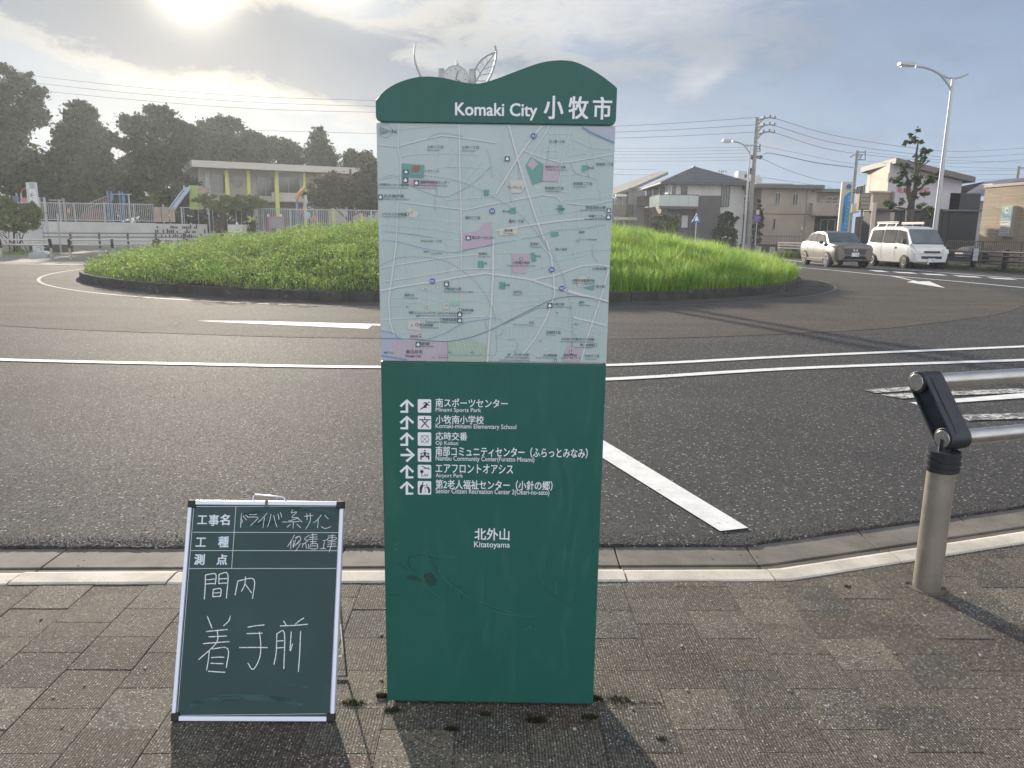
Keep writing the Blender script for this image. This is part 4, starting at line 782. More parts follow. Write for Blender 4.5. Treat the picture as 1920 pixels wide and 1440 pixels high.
subs = [('a', 'Obari 2-chome', 630, 375, 780, 392), ('a', 'Obari 1-chome', 1045, 382, 1200, 400), ('a', 'Nambu School Lunch Center', 555, 790, 875, 808), ('a', 'Komaki City Child Care Center', 60, 822, 412, 840), ('a', 'Prefectural Nagoya Airport', 120, 952, 425, 972), ('a', 'Ichinokuta Kindergarten', 105, 1160, 380, 1178), ('b', 'Tsunebushin 2-chome', 905, 806, 1060, 822), ('b', 'Tsunebushin 3-chome', 578, 860, 740, 876), ('b', 'Shimizuya', 88, 1354, 205, 1374), ('b', 'Central Sports Ground', 580, 608, 835, 628), ('b', 'Komaki City Fire Station', 985, 1085, 1285, 1102), ('b', 'Health Center', 1040, 1185, 1280, 1202), ('c', 'Minamitoyama', 370, 672, 520, 690), ('c', 'Komaki Kitatoyama Post Office', 832, 598, 1175, 618),
        ('c', 'Nambu Community Center (Furatto Minami)', 545, 882, 975, 900), ('c', 'Komaki-minami Children\'s Center', 612, 950, 975, 970), ('c', 'Toyama Kindergarten', 540, 1020, 770, 1040), ('c', 'Manai Station', 566, 1236, 715, 1254), ('c', 'Oji Koban', 1052, 850, 1155, 866), ('c', 'Sunaga-cho', 1238, 186, 1372, 204), ('d', 'Wakakusa-cho', 398, 72, 540, 88), ('d', 'Komaki-minami Elementary School', 130, 294, 462, 312), ('d', 'Kitatoyama', 200, 636, 312, 654), ('d', 'Komaki Driving School', 900, 500, 1150, 518), ('d', 'Komakiguchi Station', 668, 778, 895, 796), ('d', 'Oyama', 385, 994, 445, 1010), ('d', 'Oji 4-chome', 590, 1108, 700, 1124),
        ('d', 'Komaki Fureai Day Preparatory School', 762, 1186, 1150, 1204), ('d', 'Dai-ichi Kindergarten', 922, 1254, 1145, 1272), ('d', 'Oyama Nursery School', 465, 1376, 712, 1394), ('d', 'Oji Junior High School', 755, 1374, 988, 1392), ('d', 'Komaki Fureai Day Preparatory School', 45, 1402, 388, 1420), ('d', 'Chuo 6-chome', 1045, 1388, 1180, 1404), ('d', 'Meitetsu Komaki Line', 200, 985, 372, 1000), ('c', 'Sakai River', 680, 148, 820, 166), ('d', 'Midori-machi', 972, 758, 1105, 774), ('c', '200m', 880, 1308, 915, 1326), ('c', '600m', 1145, 1308, 1180, 1326), ('c', 'Scale', 762, 1370, 885, 1384)]
for q, s_, x0, y0, x1, y1 in subs:
    p = Q(q, [(x0, y0), (x1, y1)]); text_on(SP, mb, s_, (p[0][0], p[0][1], p[1][0], p[1][1]), OT, .0)
p = Q('d', [(195, 915), (350, 850)])
def tile(mb, q, x0, y0, x1, y1, off): 
    a, b = Q(q, [(x0, y1), (x1, y0)]); u0, v0 = SP.uv(*a); u1, v1 = SP.uv(*b); mb.face([SP.pt(*cl(t_), off) for t_ in ((u0, v0), (u1, v0), (u1, v1), (u0, v1))])
tiles = [('a', 475, 738, 538, 800), ('a', 60, 905, 110, 965), ('a', 345, 705, 410, 768), ('a', 355, 615, 415, 665), ('a', 1085, 1390, 1145, 1440), ('b', 102, 458, 162, 515), ('b', 1298, 1068, 1350, 1122), ('b', 1290, 1142, 1350, 1200), ('c', 830, 487, 888, 545), ('c', 985, 845, 1045, 903), ('c', 985, 915, 1045, 970), ('c', 1008, 800, 1040, 836), ('c', 498, 1195, 556, 1252), ('c', 497, 978, 528, 1008), ('d', 602, 738, 662, 796), ('d', 280, 205, 312, 238), ('d', 858, 1298, 888, 1328), ('d', 1155, 1215, 1185, 1245), ('d', 680, 1398, 712, 1426), ('d', 945, 0, 970, 18), ('a', 388, 1120, 420, 1150)]
for t_ in tiles: tile(mb, *t_, OT + .0002)
tag(mb.build('map_lettering', m_txt, sign), kind='stuff')
mb = MB()
for q, x0, y0, x1, y1 in tiles:
    cx, cy, w_, h_ = (x0 + x1) / 2, (y0 + y1) / 2, (x1 - x0), (y1 - y0); tile(mb, q, cx - w_ * .28, cy - h_ * .1, cx + w_ * .28, cy + h_ * .3, OT + .0004); tile(mb, q, cx - w_ * .12, cy - h_ * .34, cx + w_ * .12, cy - h_ * .12, OT + .0005)
tag(mb.build('map_symbols', m_white, sign), kind='stuff')
for q, n_, x, y in (('a', '25', 1395, 1100), ('b', '41', 440, 220), ('c', '102', 693, 483), ('d', '25', 655, 348), ('d', '102', 773, 568)):
    mb = MB(); mw = MB(); c = Q(q, [(x, y)])[0]; u, v = SP.uv(*c); mb.face([SP.pt(u + .0078 * math.cos(math.pi * i / 3), v + .0078 * math.sin(math.pi * i / 3), OT + .0002) for i in range(6)])
    text_on(SP, mw, n_, (u - .0045, v - .0028, u + .0045, v + .0028), OT + .0004, .02, uvbox=True); mb.build('route_badge', m_blu, sign); mw.build('route_number', m_white, sign)
mb = MB(); p = Q('c', [(432, 1115), (528, 1143)]); text_on(SP, mb, '現在地', (p[0][0], p[0][1], p[1][0], p[1][1]), OT, .03); polyf(mb, Q('c', [(538, 1142), (568, 1142), (553, 1120)]), OT); tile(mb, 'c', 530, 1106, 568, 1112, OT + .0001)
for k in range(3): tile(mb, 'a', 462 - k * 3, 570 + k * 24, 548 - k * 5, 582 + k * 24, OT)
mb.build('here_marker', m_red, sign)
mb = MB(); c = SP.uv(*Q('a', [(140, 158)])[0]); SP.ribbon(mb, [(c[0] + .0150 * math.cos(2 * math.pi * i / 30), c[1] + .0165 * math.sin(2 * math.pi * i / 30)) for i in range(31)], .0010, OT); polyf(mb, Q('a', [(82, 198), (200, 158), (82, 112)]), OT)
mb.build('compass', mat('map_grey', (.22, .29, .30), .4), sign)
mb = MB()
for (q, x, y) in (('c', 395, 785), ('c', 630, 778), ('c', 858, 768), ('c', 452, 1000), ('c', 612, 568), ('c', 706, 1375), ('d', 525, 1188), ('a', 450, 1118)):
    p = Q(q, [(x - 12, y - 12), (x + 12, y + 12)]); text_on(SP, mb, '卍' if q == 'c' else '开', (p[0][0], p[0][1], p[1][0], p[1][1]), OT, .0)
tag(mb.build('map_symbols', m_txt, sign), kind='stuff')

# ------------------------------------------------------------------ chalkboard on its folding leg
bl, br_ = G(322, 1351, .004), G(627, 1352, .004); top = (P(352, 939, 2.145) + P(648, 939, 2.145)) / 2
r_ = br_ - bl; mid = (bl + br_) / 2; up = top - mid; up = up - r_ / np.linalg.norm(r_) * up.dot(r_ / np.linalg.norm(r_))
BP = Plane(bl, r_, up)
bw, bh = np.linalg.norm(r_), np.linalg.norm(up)
board = thing('chalkboard', 'small green chalkboard with white frame and chalk writing leaning left of the map sign', 'chalkboard', tuple(mid))
m_chalkb = mat('board_green', (.012, .044, .042), .55, c2=(.020, .060, .058), ns=4, nd=6, lo=.4, hi=.75, stretch=(1, 1, 1), c3=(.05, .1, .1), s3=9, l3=.72, h3=.95)
m_frame = mat('board_frame', (.66, .70, .80), .35, .25); m_chalk = mat('chalk', (.78, .82, .82), .95, c2=(.42, .48, .47), ns=160, lo=.45, hi=.7); m_bprint = mat('board_print', (.62, .68, .74), .6)
mb = MB(); BP.rect(mb, .008, .008, bw - .008, bh - .008, -.012, .0125); mb.build('board', m_chalkb, board)
fw = .013
for nm, rc in (('frame_rail', (.02, 0, bw - .02, fw)), ('frame_rail', (.02, bh - fw, bw - .02, bh)), ('frame_rail', (0, .02, fw * .85, bh - .02)), ('frame_rail', (bw - fw * .85, .02, bw, bh - .02))):
    mb = MB(); BP.rect(mb, *rc, -.014, .021); mb.build('frame_rail', m_frame, board, bevel=.002)
for (u, v) in ((0, 0), (bw - .021, 0), (0, bh - .021), (bw - .021, bh - .021)):
    mb = MB(); BP.rect(mb, u - .001, v - .001, u + .022, v + .022, -.015, .024); mb.build('corner_cap', m_black, board, bevel=.004)
mb = MB(); a = BP.uv(473, 939); b = BP.uv(533, 939)
mb.tube([BP.pt(a[0], bh - .002, -.004), BP.pt(a[0] + .001, bh + .012, -.004), BP.pt(a[0] + .006, bh + .018, -.004), BP.pt(b[0] - .006, bh + .012, -.004), BP.pt(b[0], bh + .008, -.004), BP.pt(b[0], bh - .002, -.004)], .0022, 6); mb.build('handle', m_frame, board, smooth=True)
mb = MB(); u_, v_ = BP.uv(501, 944); BP.rect(mb, u_ - .004, bh - .018, u_ + .004, bh + .001, .0072, .002); mb.build('clip', mat('grey_metal', (.12, .12, .12), .5, .6), board)
mb = MB()                                        # rear folding leg of steel rod
for uu in (.012, bw - .012): mb.tube([BP.pt(uu, bh * .80, -.018), BP.pt(uu, bh * .5, -.075), np.array([BP.pt(uu, 0)[0], mid[1] + .20 + .25 * (uu / bw) * .1, .006])], .0035, 6)
q0 = np.array([BP.pt(.012, 0)[0], mid[1] + .20, .006]); q1 = np.array([BP.pt(bw - .012, 0)[0], mid[1] + .225, .006]); mb.tube([q0, q1], .0035, 6); mb.build('folding_leg', mat('leg_steel', (.35, .35, .34), .4, .7), board, smooth=True)
mb = MB(); hk = BP.pt(bw + .006, .17, -.03); mb.tube([hk + np.array([0, 0, .10]), hk + np.array([.004, 0, .02]), hk + np.array([.001, 0, 0]), hk + np.array([-.012, 0, -.004]), hk + np.array([-.016, 0, .006])], .0022, 5); mb.build('hook', mat('hook_white', (.7, .68, .62), .5), board, smooth=True)
BQ = lambda *pp: [BP.uv(300 + x / 3.0638, 900 + y / 3.0638) for x, y in pp]
mb = MB()
for pts in (((195, 152), (1033, 152), (977, 1342), (100, 1352), (195, 152)), ((188, 300), (1026, 302)), ((178, 405), (1019, 406)), ((168, 508), (1012, 508)), ((437, 152), (412, 508))):
    mb = MB(); BP.ribbon(mb, BQ(*pts), .0014, .0008); mb.build('ruled_line', m_bprint, board)
mb = MB()
for s_, (x0, y0, x1, y1) in (('工', (215, 205, 272, 252)), ('事', (280, 200, 340, 262)), ('名', (345, 198, 402, 258)), ('工', (205, 332, 265, 382)), ('種', (334, 325, 396, 386)), ('測', (197, 426, 258, 486)), ('点', (326, 428, 388, 486))):
    mb = MB(); a, b = BQ((x0, y1), (x1, y0)); text_on(BP, mb, s_, (a[0], a[1], b[0], b[1]), .0009, .03, uvbox=True); mb.build('printed_heading', m_bprint, board)
H2 = lambda *pp: [(( 340 + x / 6. - 300) * 3.0638, (920 + y / 6. - 900) * 3.0638) for x, y in pp]   # second enlargement
S1 = [[(680, 252), (668, 415)], [(670, 315), (690, 345), (668, 375)], [(695, 280), (735, 330)], [(725, 275), (750, 300)],
      [(765, 268), (850, 266)], [(745, 298), (862, 300), (830, 345), (780, 392)], [(968, 250), (920, 305), (865, 358)], [(938, 300), (920, 420)],
      [(1010, 262), (995, 340), (970, 410)], [(1040, 275), (1055, 340), (1078, 412)], [(1085, 260), (1100, 325)], [(1115, 245), (1130, 300)], [(1130, 352), (1195, 356)],
      [(1255, 215), (1240, 250), (1300, 240), (1245, 300), (1320, 305), (1200, 345)], [(1200, 350), (1330, 345)], [(1262, 345), (1258, 425)], [(1230, 380), (1190, 412)], [(1300, 375), (1345, 420)], [(1310, 310), (1360, 355)],
      [(1385, 290), (1485, 278)], [(1412, 258), (1415, 330)], [(1448, 252), (1455, 320), (1430, 385), (1398, 435)], [(1575, 272), (1540, 320), (1490, 362)], [(1540, 320), (1532, 422)], [(1615, 275), (1655, 318)], [(1575, 405), (1620, 425), (1685, 405)],
      # second line
      [(1275, 495), (1240, 560), (1195, 630)], [(1235, 560), (1232, 655)], [(1285, 550), (1260, 640)], [(1330, 510), (1290, 540)], [(1280, 530), (1330, 515), (1340, 560), (1290, 610)], [(1330, 560), (1275, 620)], [(1345, 590), (1285, 682)], [(1262, 560), (1258, 640)],
      [(1440, 500), (1385, 545), (1430, 560)], [(1430, 560), (1370, 605)], [(1370, 590), (1360, 640)], [(1400, 590), (1408, 650)], [(1430, 600), (1425, 655)], [(1450, 500), (1530, 495)], [(1480, 480), (1475, 600)], [(1440, 525), (1530, 520)], [(1430, 550), (1535, 545)], [(1450, 575), (1520, 570)], [(1455, 600), (1450, 650), (1530, 650), (1525, 595), (1455, 600)], [(1460, 625), (1525, 622)],
      [(1590, 560), (1640, 550)], [(1615, 558), (1600, 650)], [(1560, 652), (1630, 655)], [(1650, 510), (1735, 500)], [(1700, 490), (1690, 600), (1665, 692)], [(1655, 530), (1650, 560), (1735, 550), (1735, 525), (1655, 530)], [(1645, 580), (1745, 575)], [(1640, 605), (1740, 600)], [(1640, 628), (1745, 625)]]
S2 = [[(262, 545), (255, 685)], [(262, 545), (320, 540), (318, 600)], [(262, 572), (315, 568)], [(262, 598), (315, 595)], [(340, 542), (390, 540), (382, 680)], [(340, 542), (338, 595)], [(342, 568), (386, 566)], [(340, 595), (384, 592)], [(308, 625), (305, 672)], [(308, 628), (350, 625), (348, 670)], [(308, 648), (345, 645)], [(306, 670), (350, 668)],
      [(448, 580), (432, 662)], [(448, 580), (540, 570), (532, 682)], [(492, 555), (488, 600), (468, 640)], [(492, 600), (528, 650)],
      [(272, 782), (300, 852)], [(405, 780), (395, 810), (365, 838)], [(265, 870), (390, 858)], [(280, 900), (385, 895)], [(248, 940), (400, 928)], [(330, 860), (325, 935), (222, 1032)], [(285, 975), (268, 1095)], [(300, 970), (390, 968), (382, 1078)], [(295, 1020), (370, 1018)], [(290, 1052), (365, 1055)], [(278, 1098), (375, 1104)],
      [(505, 845), (600, 832)], [(498, 882), (590, 880)], [(572, 872), (580, 960), (570, 1030), (535, 1088), (505, 1050)], [(456, 962), (620, 962)],
      [(710, 808), (728, 838)], [(828, 792), (778, 828)], [(690, 838), (850, 828)], [(672, 882), (668, 990), (655, 1060)], [(672, 882), (715, 878), (712, 1085)], [(675, 925), (710, 922)], [(670, 965), (712, 962)], [(755, 870), (748, 980), (762, 940)], [(808, 868), (803, 1000), (795, 1102)]]
mb = MB(); r8 = random.Random(3); q = 0
for st_, w_ in [(H2(*s), .0016) for s in S1] + [(s, .0026) for s in S2]:
    st_ = list(st_) if len(st_) > 2 else [st_[0], ((st_[0][0] + st_[1][0]) / 2 + r8.uniform(-2, 2), (st_[0][1] + st_[1][1]) / 2 + r8.uniform(-2, 2)), st_[1]]
    q = (q + 1) % 8; mb = MB(); BP.ribbon(mb, [BP.uv(300 + x / 3.0638, 900 + y / 3.0638) for x, y in smooth_path(st_, 4)], w_ * .98, .0011 + q * .00003); mb.build('chalk_stroke', m_chalk, board)
m_smear = mat('chalk_smear', (.045, .095, .092), .9, c2=(.014, .048, .046), ns=14, nd=6, lo=.4, hi=.6, stretch=(.6, 1, 3))
mb = MB()
for pts, w_ in ((((165, 1290), (330, 1262), (520, 1250), (700, 1262), (820, 1285)), .014), (((340, 1246), (480, 1235)), .006), (((915, 1212), (962, 1185)), .003), (((440, 215), (620, 170), (820, 165), (1020, 195)), .011), (((450, 268), (640, 245), (900, 250)), .012), (((590, 1180), (850, 1190)), .006), (((725, 615), (752, 632)), .003)):
    mb = MB(); BP.ribbon(mb, [BP.uv(300 + x / 3.0638, 900 + y / 3.0638) for x, y in smooth_path(list(pts) if len(pts) > 2 else [pts[0], ((pts[0][0] + pts[1][0]) / 2, (pts[0][1] + pts[1][1]) / 2 - 3), pts[1]], 6)], w_, .0007); mb.build('chalk_smear', m_smear, board)

# ------------------------------------------------------------------ tubular railings
m_steel = mat('satin_steel', (.52, .50, .47), .33, .9, c2=(.44, .42, .39), ns=14, stretch=(1, 1, 4), bump=.05, bs=400)
m_steelp = mat('post_steel', (.44, .40, .35), .42, .8, c2=(.36, .33, .29), ns=7, nd=6)
m_cast = mat('cast_black', (.012, .015, .02), .5, c2=(.02, .023, .028), ns=30, bump=.15, bs=300)
def oblong(c0, c1, r, off0, off1, ax, mb, n=10):  # stadium plate between two axes, thickness along ax
    d = (c1 - c0) / np.linalg.norm(c1 - c0); e = np.cross(ax, d); pts = []
    for i in range(n + 1): t = -math.pi / 2 + math.pi * i / n; pts.append(c1 + r * (math.cos(t) * d + math.sin(t) * e))
    for i in range(n + 1): t = math.pi / 2 + math.pi * i / n; pts.append(c0 + r * (math.cos(t) * d + math.sin(t) * e))
    mb.prism([p + ax * off0 for p in pts], ax * (off1 - off0))
def railing(name, label, posts, ends=(True, False), ht=.61, group=None, z0=0., fine=True, ext=0.0, side=1):
    """posts: ground points along the run; the upper rail leans out to 'side' of the run direction"""
    posts = [np.array([p[0], p[1], z0]) for p in posts]; t = thing(name, label, 'railing', tuple(posts[0]), group=group)
    run = (posts[-1] - posts[0]); run /= np.linalg.norm(run); nn = np.array([-run[1], run[0], 0]) * side
    low = np.array([0, 0, ht]); upv = np.array([0, 0, ht + .192]) + nn * .15
    ns = 20 if fine else 8
    for k, p in enumerate(posts):
        mb = MB(); mb.cyl(p - np.array([0, 0, .02]), p + np.array([0, 0, ht - .125]), .050, n=ns); mb.build('post', m_steelp, t, smooth=40)
        mb = MB(); mb.cyl(p + np.array([0, 0, ht - .125]), p + np.array([0, 0, ht - .045]), .0585, n=ns)
        if fine:
            for q in range(3): mb.cyl(p + np.array([0, 0, ht - .121 + q * .024]), p + np.array([0, 0, ht - .107 + q * .024]), .0625, n=ns)
        mb.cyl(p + np.array([0, 0, ht - .046]), p + np.array([0, 0, ht + .0]), .022, n=10); mb.build('post_collar', m_cast, t, smooth=35)
        if fine: mb = MB(); mb.cyl(p - np.array([0, 0, .02]), p + np.array([0, 0, .0035]), .068, .064, n=24); mb.build('mortar_ring', m_gut, t)
        c0 = p + low; c1 = p + upv; mb = MB(); a, b = -.012, .085
        if fine:
            oblong(c0, c1, .043, a + .018, b, run, mb, 12)
            # raised rim round the recessed end face
            d = (c1 - c0) / np.linalg.norm(c1 - c0); e = np.cross(run, d); L = np.linalg.norm(c1 - c0)
            for sgn in (-1, 1):
                q0 = c0 + e * sgn * .039; q1 = c1 + e * sgn * .039; mb.prism([q0 + run * a - e * .004, q1 + run * a - e * .004, q1 + run * a + e * .004, q0 + run * a + e * .004], run * .035)
            for cc in (c0, c1): mb.cyl(cc + run * (a - .001), cc + run * (a + .03), .043, n=20)
            pass
        else: oblong(c0, c1, .045, -.05, .05, run, mb, 6)
        br = mb.build('bracket', m_cast, t, smooth=35, bevel=.003 if fine else 0)
        if fine or (k == 0 and ends[0]) :
            for cc in (c0, c1):
                mb = MB(); mb.cyl(cc + run * (a - .006), cc + run * (a + .004), .0335, n=24); mb.build('end_cap', m_capdisc, t, smooth=35, bevel=.0015 if fine else 0)
    L0, L1 = posts[0], posts[-1] + run * ext
    for off_ in (low, upv):
        mb = MB(); st_ = np.linalg.norm(L1 - L0); a = L0 + off_ + run * (.02); b_ = L1 + off_; mb.cyl(a, b_, .0305, n=ns if fine else 8); mb.build('rail', m_steel, t, smooth=40)
    return t
m_capdisc = mat('machined_cap', (.6, .59, .57), .3, .95, c2=(.45, .44, .42), ns=60)
p0 = np.array([1.652, 2.83, 0]); dirn = np.array([1.0, .345, 0]); dirn /= np.linalg.norm(dirn)
railing('railing', 'brushed steel double-tube railing with black bracket on the near pavement at right', [p0, p0 + dirn * 2.0, p0 + dirn * 4.0])
# ------------------------------------------------------------------ plants: trunks with limbs, crowns of leaf clumps
def crown(name, blobs, n, size, m, parent, seed, shell=.35, up=.2, kind=None):
    g = np.random.default_rng(seed); vol = np.array([b[3] * b[4] * b[5] for b in blobs]) ** .67; cnt = np.maximum(1, (n * vol / vol.sum()).astype(int)); pts = []
    for b, c in zip(blobs, cnt):
        # each blob is filled by small clumps so the outline stays ragged
        k = max(3, c // 60); d = g.normal(size=(k, 3)); d /= np.linalg.norm(d, axis=1)[:, None]; rr_ = (shell + (1 - shell) * g.random(k) ** .5)[:, None]
        cc = np.array(b[:3]) + d * rr_ * np.array(b[3:6]); cs = np.maximum(np.array(b[3:6]).min() * g.uniform(.14, .36, k), .35 if size > .12 else .12)
        idx = g.integers(0, k, c); q = g.normal(size=(c, 3)); q /= np.linalg.norm(q, axis=1)[:, None]; q *= (np.abs(g.normal(size=c)) * .62)[:, None] * cs[idx][:, None]
        pts.append(cc[idx] + q * np.array([1.15, 1.15, .8]))
    pts = np.concatenate(pts); V, Fq = leaves(pts, size * (1.08 if size > .12 else 1.0), g, up)
    ob = np_mesh(name, V - wloc(parent), Fq, m, False); ob.parent = parent
    if kind: ob['kind'] = kind
    return ob
def limbs(mb, base, top, r0, blobs, rg, k=None):
    base = Vector([float(x) for x in base]); top = Vector([float(x) for x in top]); mb.tube([base, base.lerp(top, .35) + Vector((rg.uniform(-.1, .1), 0, 0)) * r0 * 4, base.lerp(top, .7) + Vector((rg.uniform(-.1, .1), 0, 0)) * r0 * 5, top], r0, 7, r0 * .3)
    for b in blobs[:k or 99]:
        s = base.lerp(top, rg.uniform(.35, .9)); e = Vector((float(b[0]), float(b[1]), float(b[2]))); m_ = s.lerp(e, .5) + Vector((0, 0, rg.uniform(-.1, .25))) * (e - s).length * .4
        mb.tube([s, m_, e], r0 * .38, 5, r0 * .08)
m_bark = mat('bark', (.055, .045, .035), .9, c2=(.09, .08, .065), ns=8, stretch=(3, 3, .5), bump=.5, bs=20, bd=.02)
m_leafd = mat('leaf_dark', (.030, .050, .018), .6, c2=(.055, .075, .028), ns=.5, nd=3, lo=.4, hi=.65, island=.35, transl=.22, world=True, spec=.3)
m_leafm = mat('leaf_mid', (.045, .080, .022), .6, c2=(.085, .115, .032), ns=.9, nd=3, lo=.4, hi=.65, island=.35, transl=.3, world=True, spec=.3)
m_leafy = mat('leaf_yellowgreen', (.11, .15, .035), .6, c2=(.17, .19, .05), ns=1.4, nd=3, lo=.4, hi=.65, island=.35, transl=.4, world=True, spec=.3)
m_leafr = mat('leaf_russet', (.075, .070, .030), .6, c2=(.05, .075, .025), ns=.8, nd=3, lo=.4, hi=.6, island=.35, transl=.3, world=True, spec=.3)
GZ = -.03
def Wp(x, y, Y): return P(x, y, Y)
def tree(name, label, px_blobs, Y, trunk_px, n, size, m, seed, group=None, cat='tree', dy=1.0, shell=.35, tr=.3, up=.2):
    n = int(n * 2.6)
    """px_blobs: (x, y, rx, ry) of each foliage mass as surveyed at distance Y"""
    rg = random.Random(seed); s = Y / 1440.; bl_ = []
    for (x, y, rx, ry) in px_blobs:
        c = P(x, y, Y + rg.uniform(-.4, .4) * rx * s * dy); bl_.append((c[0], c[1], max(c[2], ry * s * .9), rx * s, rx * s * .8 * dy, ry * s))
    b = P(trunk_px, 500, Y); t = thing(name, label, cat, (b[0], Y, GZ), group=group)
    topz = max(q[2] for q in bl_); mb = MB(); cx = sum(q[0] for q in bl_) / len(bl_); limbs(mb, (b[0], Y, GZ), ((b[0] + cx) / 2, Y, topz), tr, bl_, rg); mb.build('trunk', m_bark, t, smooth=True)
    crown('crown', bl_, n, size, m, t, seed, shell, up); return t
G1 = 'tall trees behind the playground'
def rb(cx, cy, rx, ry, k, seed):                # ragged silhouette from many small masses
    r = random.Random(seed); out = [(cx, cy + ry * .10, rx * .86, ry * .84)]
    for i in range(k):
        a = r.uniform(0, 6.283); q = r.uniform(.6, .86); out.append((cx + rx * q * math.cos(a), cy + ry * q * math.sin(a), rx * r.uniform(.2, .32), ry * r.uniform(.18, .3)))
    return out
tree('broadleaf_tree', 'tallest dark broadleaf tree at the far left with an open feathery top', rb(-20, 330, 120, 120, 12, 1) + rb(12, 190, 74, 60, 9, 2) + [(8, 140, 22, 15), (-8, 128, 18, 12), (70, 225, 26, 18)], 60, 0, 17000, .17, m_leafd, 31, G1, tr=.4)
tree('broadleaf_tree', 'pointed dark tree second from the left behind the playground', rb(150, 345, 82, 88, 10, 3) + rb(148, 250, 48, 52, 8, 4) + [(150, 206, 22, 14), (190, 262, 24, 26)], 62, 150, 15000, .17, m_leafd, 32, G1, tr=.35)
tree('broadleaf_tree', 'wide airy dark tree with sky showing through its crown, left of the nursery roof', rb(292, 262, 76, 58, 14, 5) + rb(290, 350, 80, 50, 8, 6) + [(306, 208, 26, 12), (250, 235, 24, 18)], 63, 290, 13000, .17, m_leafd, 33, G1, tr=.35, shell=.5)
tree('broadleaf_tree', 'rounded dense dark tree directly above the left end of the nursery roof', rb(405, 290, 72, 66, 12, 7) + rb(390, 360, 70, 50, 6, 8) + [(430, 232, 24, 14), (398, 236, 20, 12)], 72, 405, 15000, .18, m_leafd, 34, G1, tr=.35)
tree('broadleaf_tree', 'dense dark tree sloping down to the right above the middle of the nursery roof', rb(505, 300, 64, 52, 12, 9) + [(470, 262, 26, 16), (540, 290, 26, 26), (450, 300, 30, 40), (500, 340, 60, 30)], 76, 505, 14000, .18, m_leafd, 35, G1, tr=.35)
tree('broadleaf_tree', 'low dark tree filling the gap below the two leftmost trees', rb(215, 350, 60, 55, 8, 10), 68, 215, 7000, .18, m_leafd, 36, G1)
tree('conifer_tree', 'small pointed conifer standing alone against the sky right of the nursery trees', [(599, 256, 11, 14), (594, 270, 16, 12), (606, 276, 16, 12), (590, 290, 19, 13), (611, 292, 19, 13), (600, 306, 30, 15), (621, 300, 11, 9)], 74, 600, 3800, .16, m_leafd, 37, tr=.25, shell=.4)
tree('broadleaf_tree', 'round-topped olive tree partly hidden by the left edge of the map sign', rb(680, 325, 44, 40, 9, 11) + [(672, 296, 26, 12)], 70, 680, 6500, .17, m_leafr, 38, tr=.3)
tree('broadleaf_tree', 'low spreading russet-green tree covering the right end of the nursery building', rb(640, 358, 72, 34, 12, 12) + rb(690, 352, 50, 46, 6, 13), 57, 655, 9500, .13, m_leafr, 39, tr=.25)
tree('garden_tree', 'small flat-topped yellow-green tree with wooden stakes behind the roundabout', rb(430, 380, 74, 15, 12, 14) + [(400, 376, 40, 11), (455, 378, 44, 11)], 51, 415, 5200, .10, m_leafy, 40, tr=.09)
t = thing('tree_stakes', 'wooden support stakes round the trunk of the small flat-topped tree', 'stakes', P(415, 460, 50.6))
for a in (404, 424): mb = MB(); b_ = P(a, 500, 50.6); mb.cyl((b_[0], 50.6, GZ), (b_[0] + (.25 if a < 415 else -.25), 50.8, 1.9), .045, n=6); mb.build('stake', m_bark, t)
und = thing('undergrowth', None, None, (0, 60, GZ)); bl_ = []
r4 = random.Random(77)
for i in range(34): x_ = -140 + i * 18; c = P(x_, 440, 59.5 + r4.uniform(-1, 1)); bl_.append((c[0], c[1], .9 + r4.uniform(0, .5), 1.3, .9, 1.5 + r4.uniform(-.3, .6)))
o = crown('undergrowth_leaves', bl_, 26000, .2, m_leafd, und, 90, .2); o.parent = None; o.location = und.location; bpy.data.objects.remove(und); o.name = 'undergrowth'; tag(o, 'dark undergrowth along the foot of the trees behind the playground', 'undergrowth', kind='stuff')
# bush left of the white wall, thin stems below
tree('bush', 'light green rounded shrub standing on bare ground at the left edge', rb(28, 408, 52, 30, 10, 15) + [(10, 385, 24, 14), (60, 400, 22, 18), (14, 377, 12, 10)], 36, 30, 5200, .06, m_leafy, 41, cat='shrub', tr=.06)
bt = [o for o in COL.objects if o.name.startswith('bush')][0]; mb = MB(); r4 = random.Random(2); ctr = P(30, 440, 36)
for i in range(9): mb.tube([(ctr[0] + r4.uniform(-.4, .4), 36 + r4.uniform(-.2, .2), GZ), (ctr[0] + r4.uniform(-.9, .9), 36, 1.0)], .028, 5, .015)
tag(mb.build('stems', m_bark, bt), kind='stuff')
# spiky cycad-like plant
sp_ = P(290, 420, 54); t = thing('spiky_plant', 'pale spiky yucca-like plant in front of the dark trees', 'plant', (sp_[0], 54, GZ))
mb = MB(); mb.tube([(sp_[0], 54, GZ), (sp_[0], 54, 2.6)], .12, 6, .1); mb.build('trunk', m_bark, t)
mb = MB(); r4 = random.Random(8)
for i in range(170):
    a = r4.uniform(0, 6.28); e = r4.uniform(-.2, 1.45); L = r4.uniform(.8, 1.5); dx, dy, dz = math.cos(a) * math.cos(e), math.sin(a) * math.cos(e), math.sin(e); z0 = 2.5 + r4.uniform(-.1, .35)
    w = Vector((-dy, dx, 0)) * .035 if abs(dx) + abs(dy) > .01 else Vector((.03, 0, 0)); p1 = Vector((sp_[0], 54, z0)); p2 = p1 + Vector((dx, dy, dz)) * L * .6; p3 = p1 + Vector((dx * L, dy * L, dz * L - .25 * L))
    mb.add([p1 - w, p1 + w, p2 + w, p2 - w, p3], [(0, 1, 2, 3), (3, 2, 4)])
mb.build('fronds', m_leafy, t)
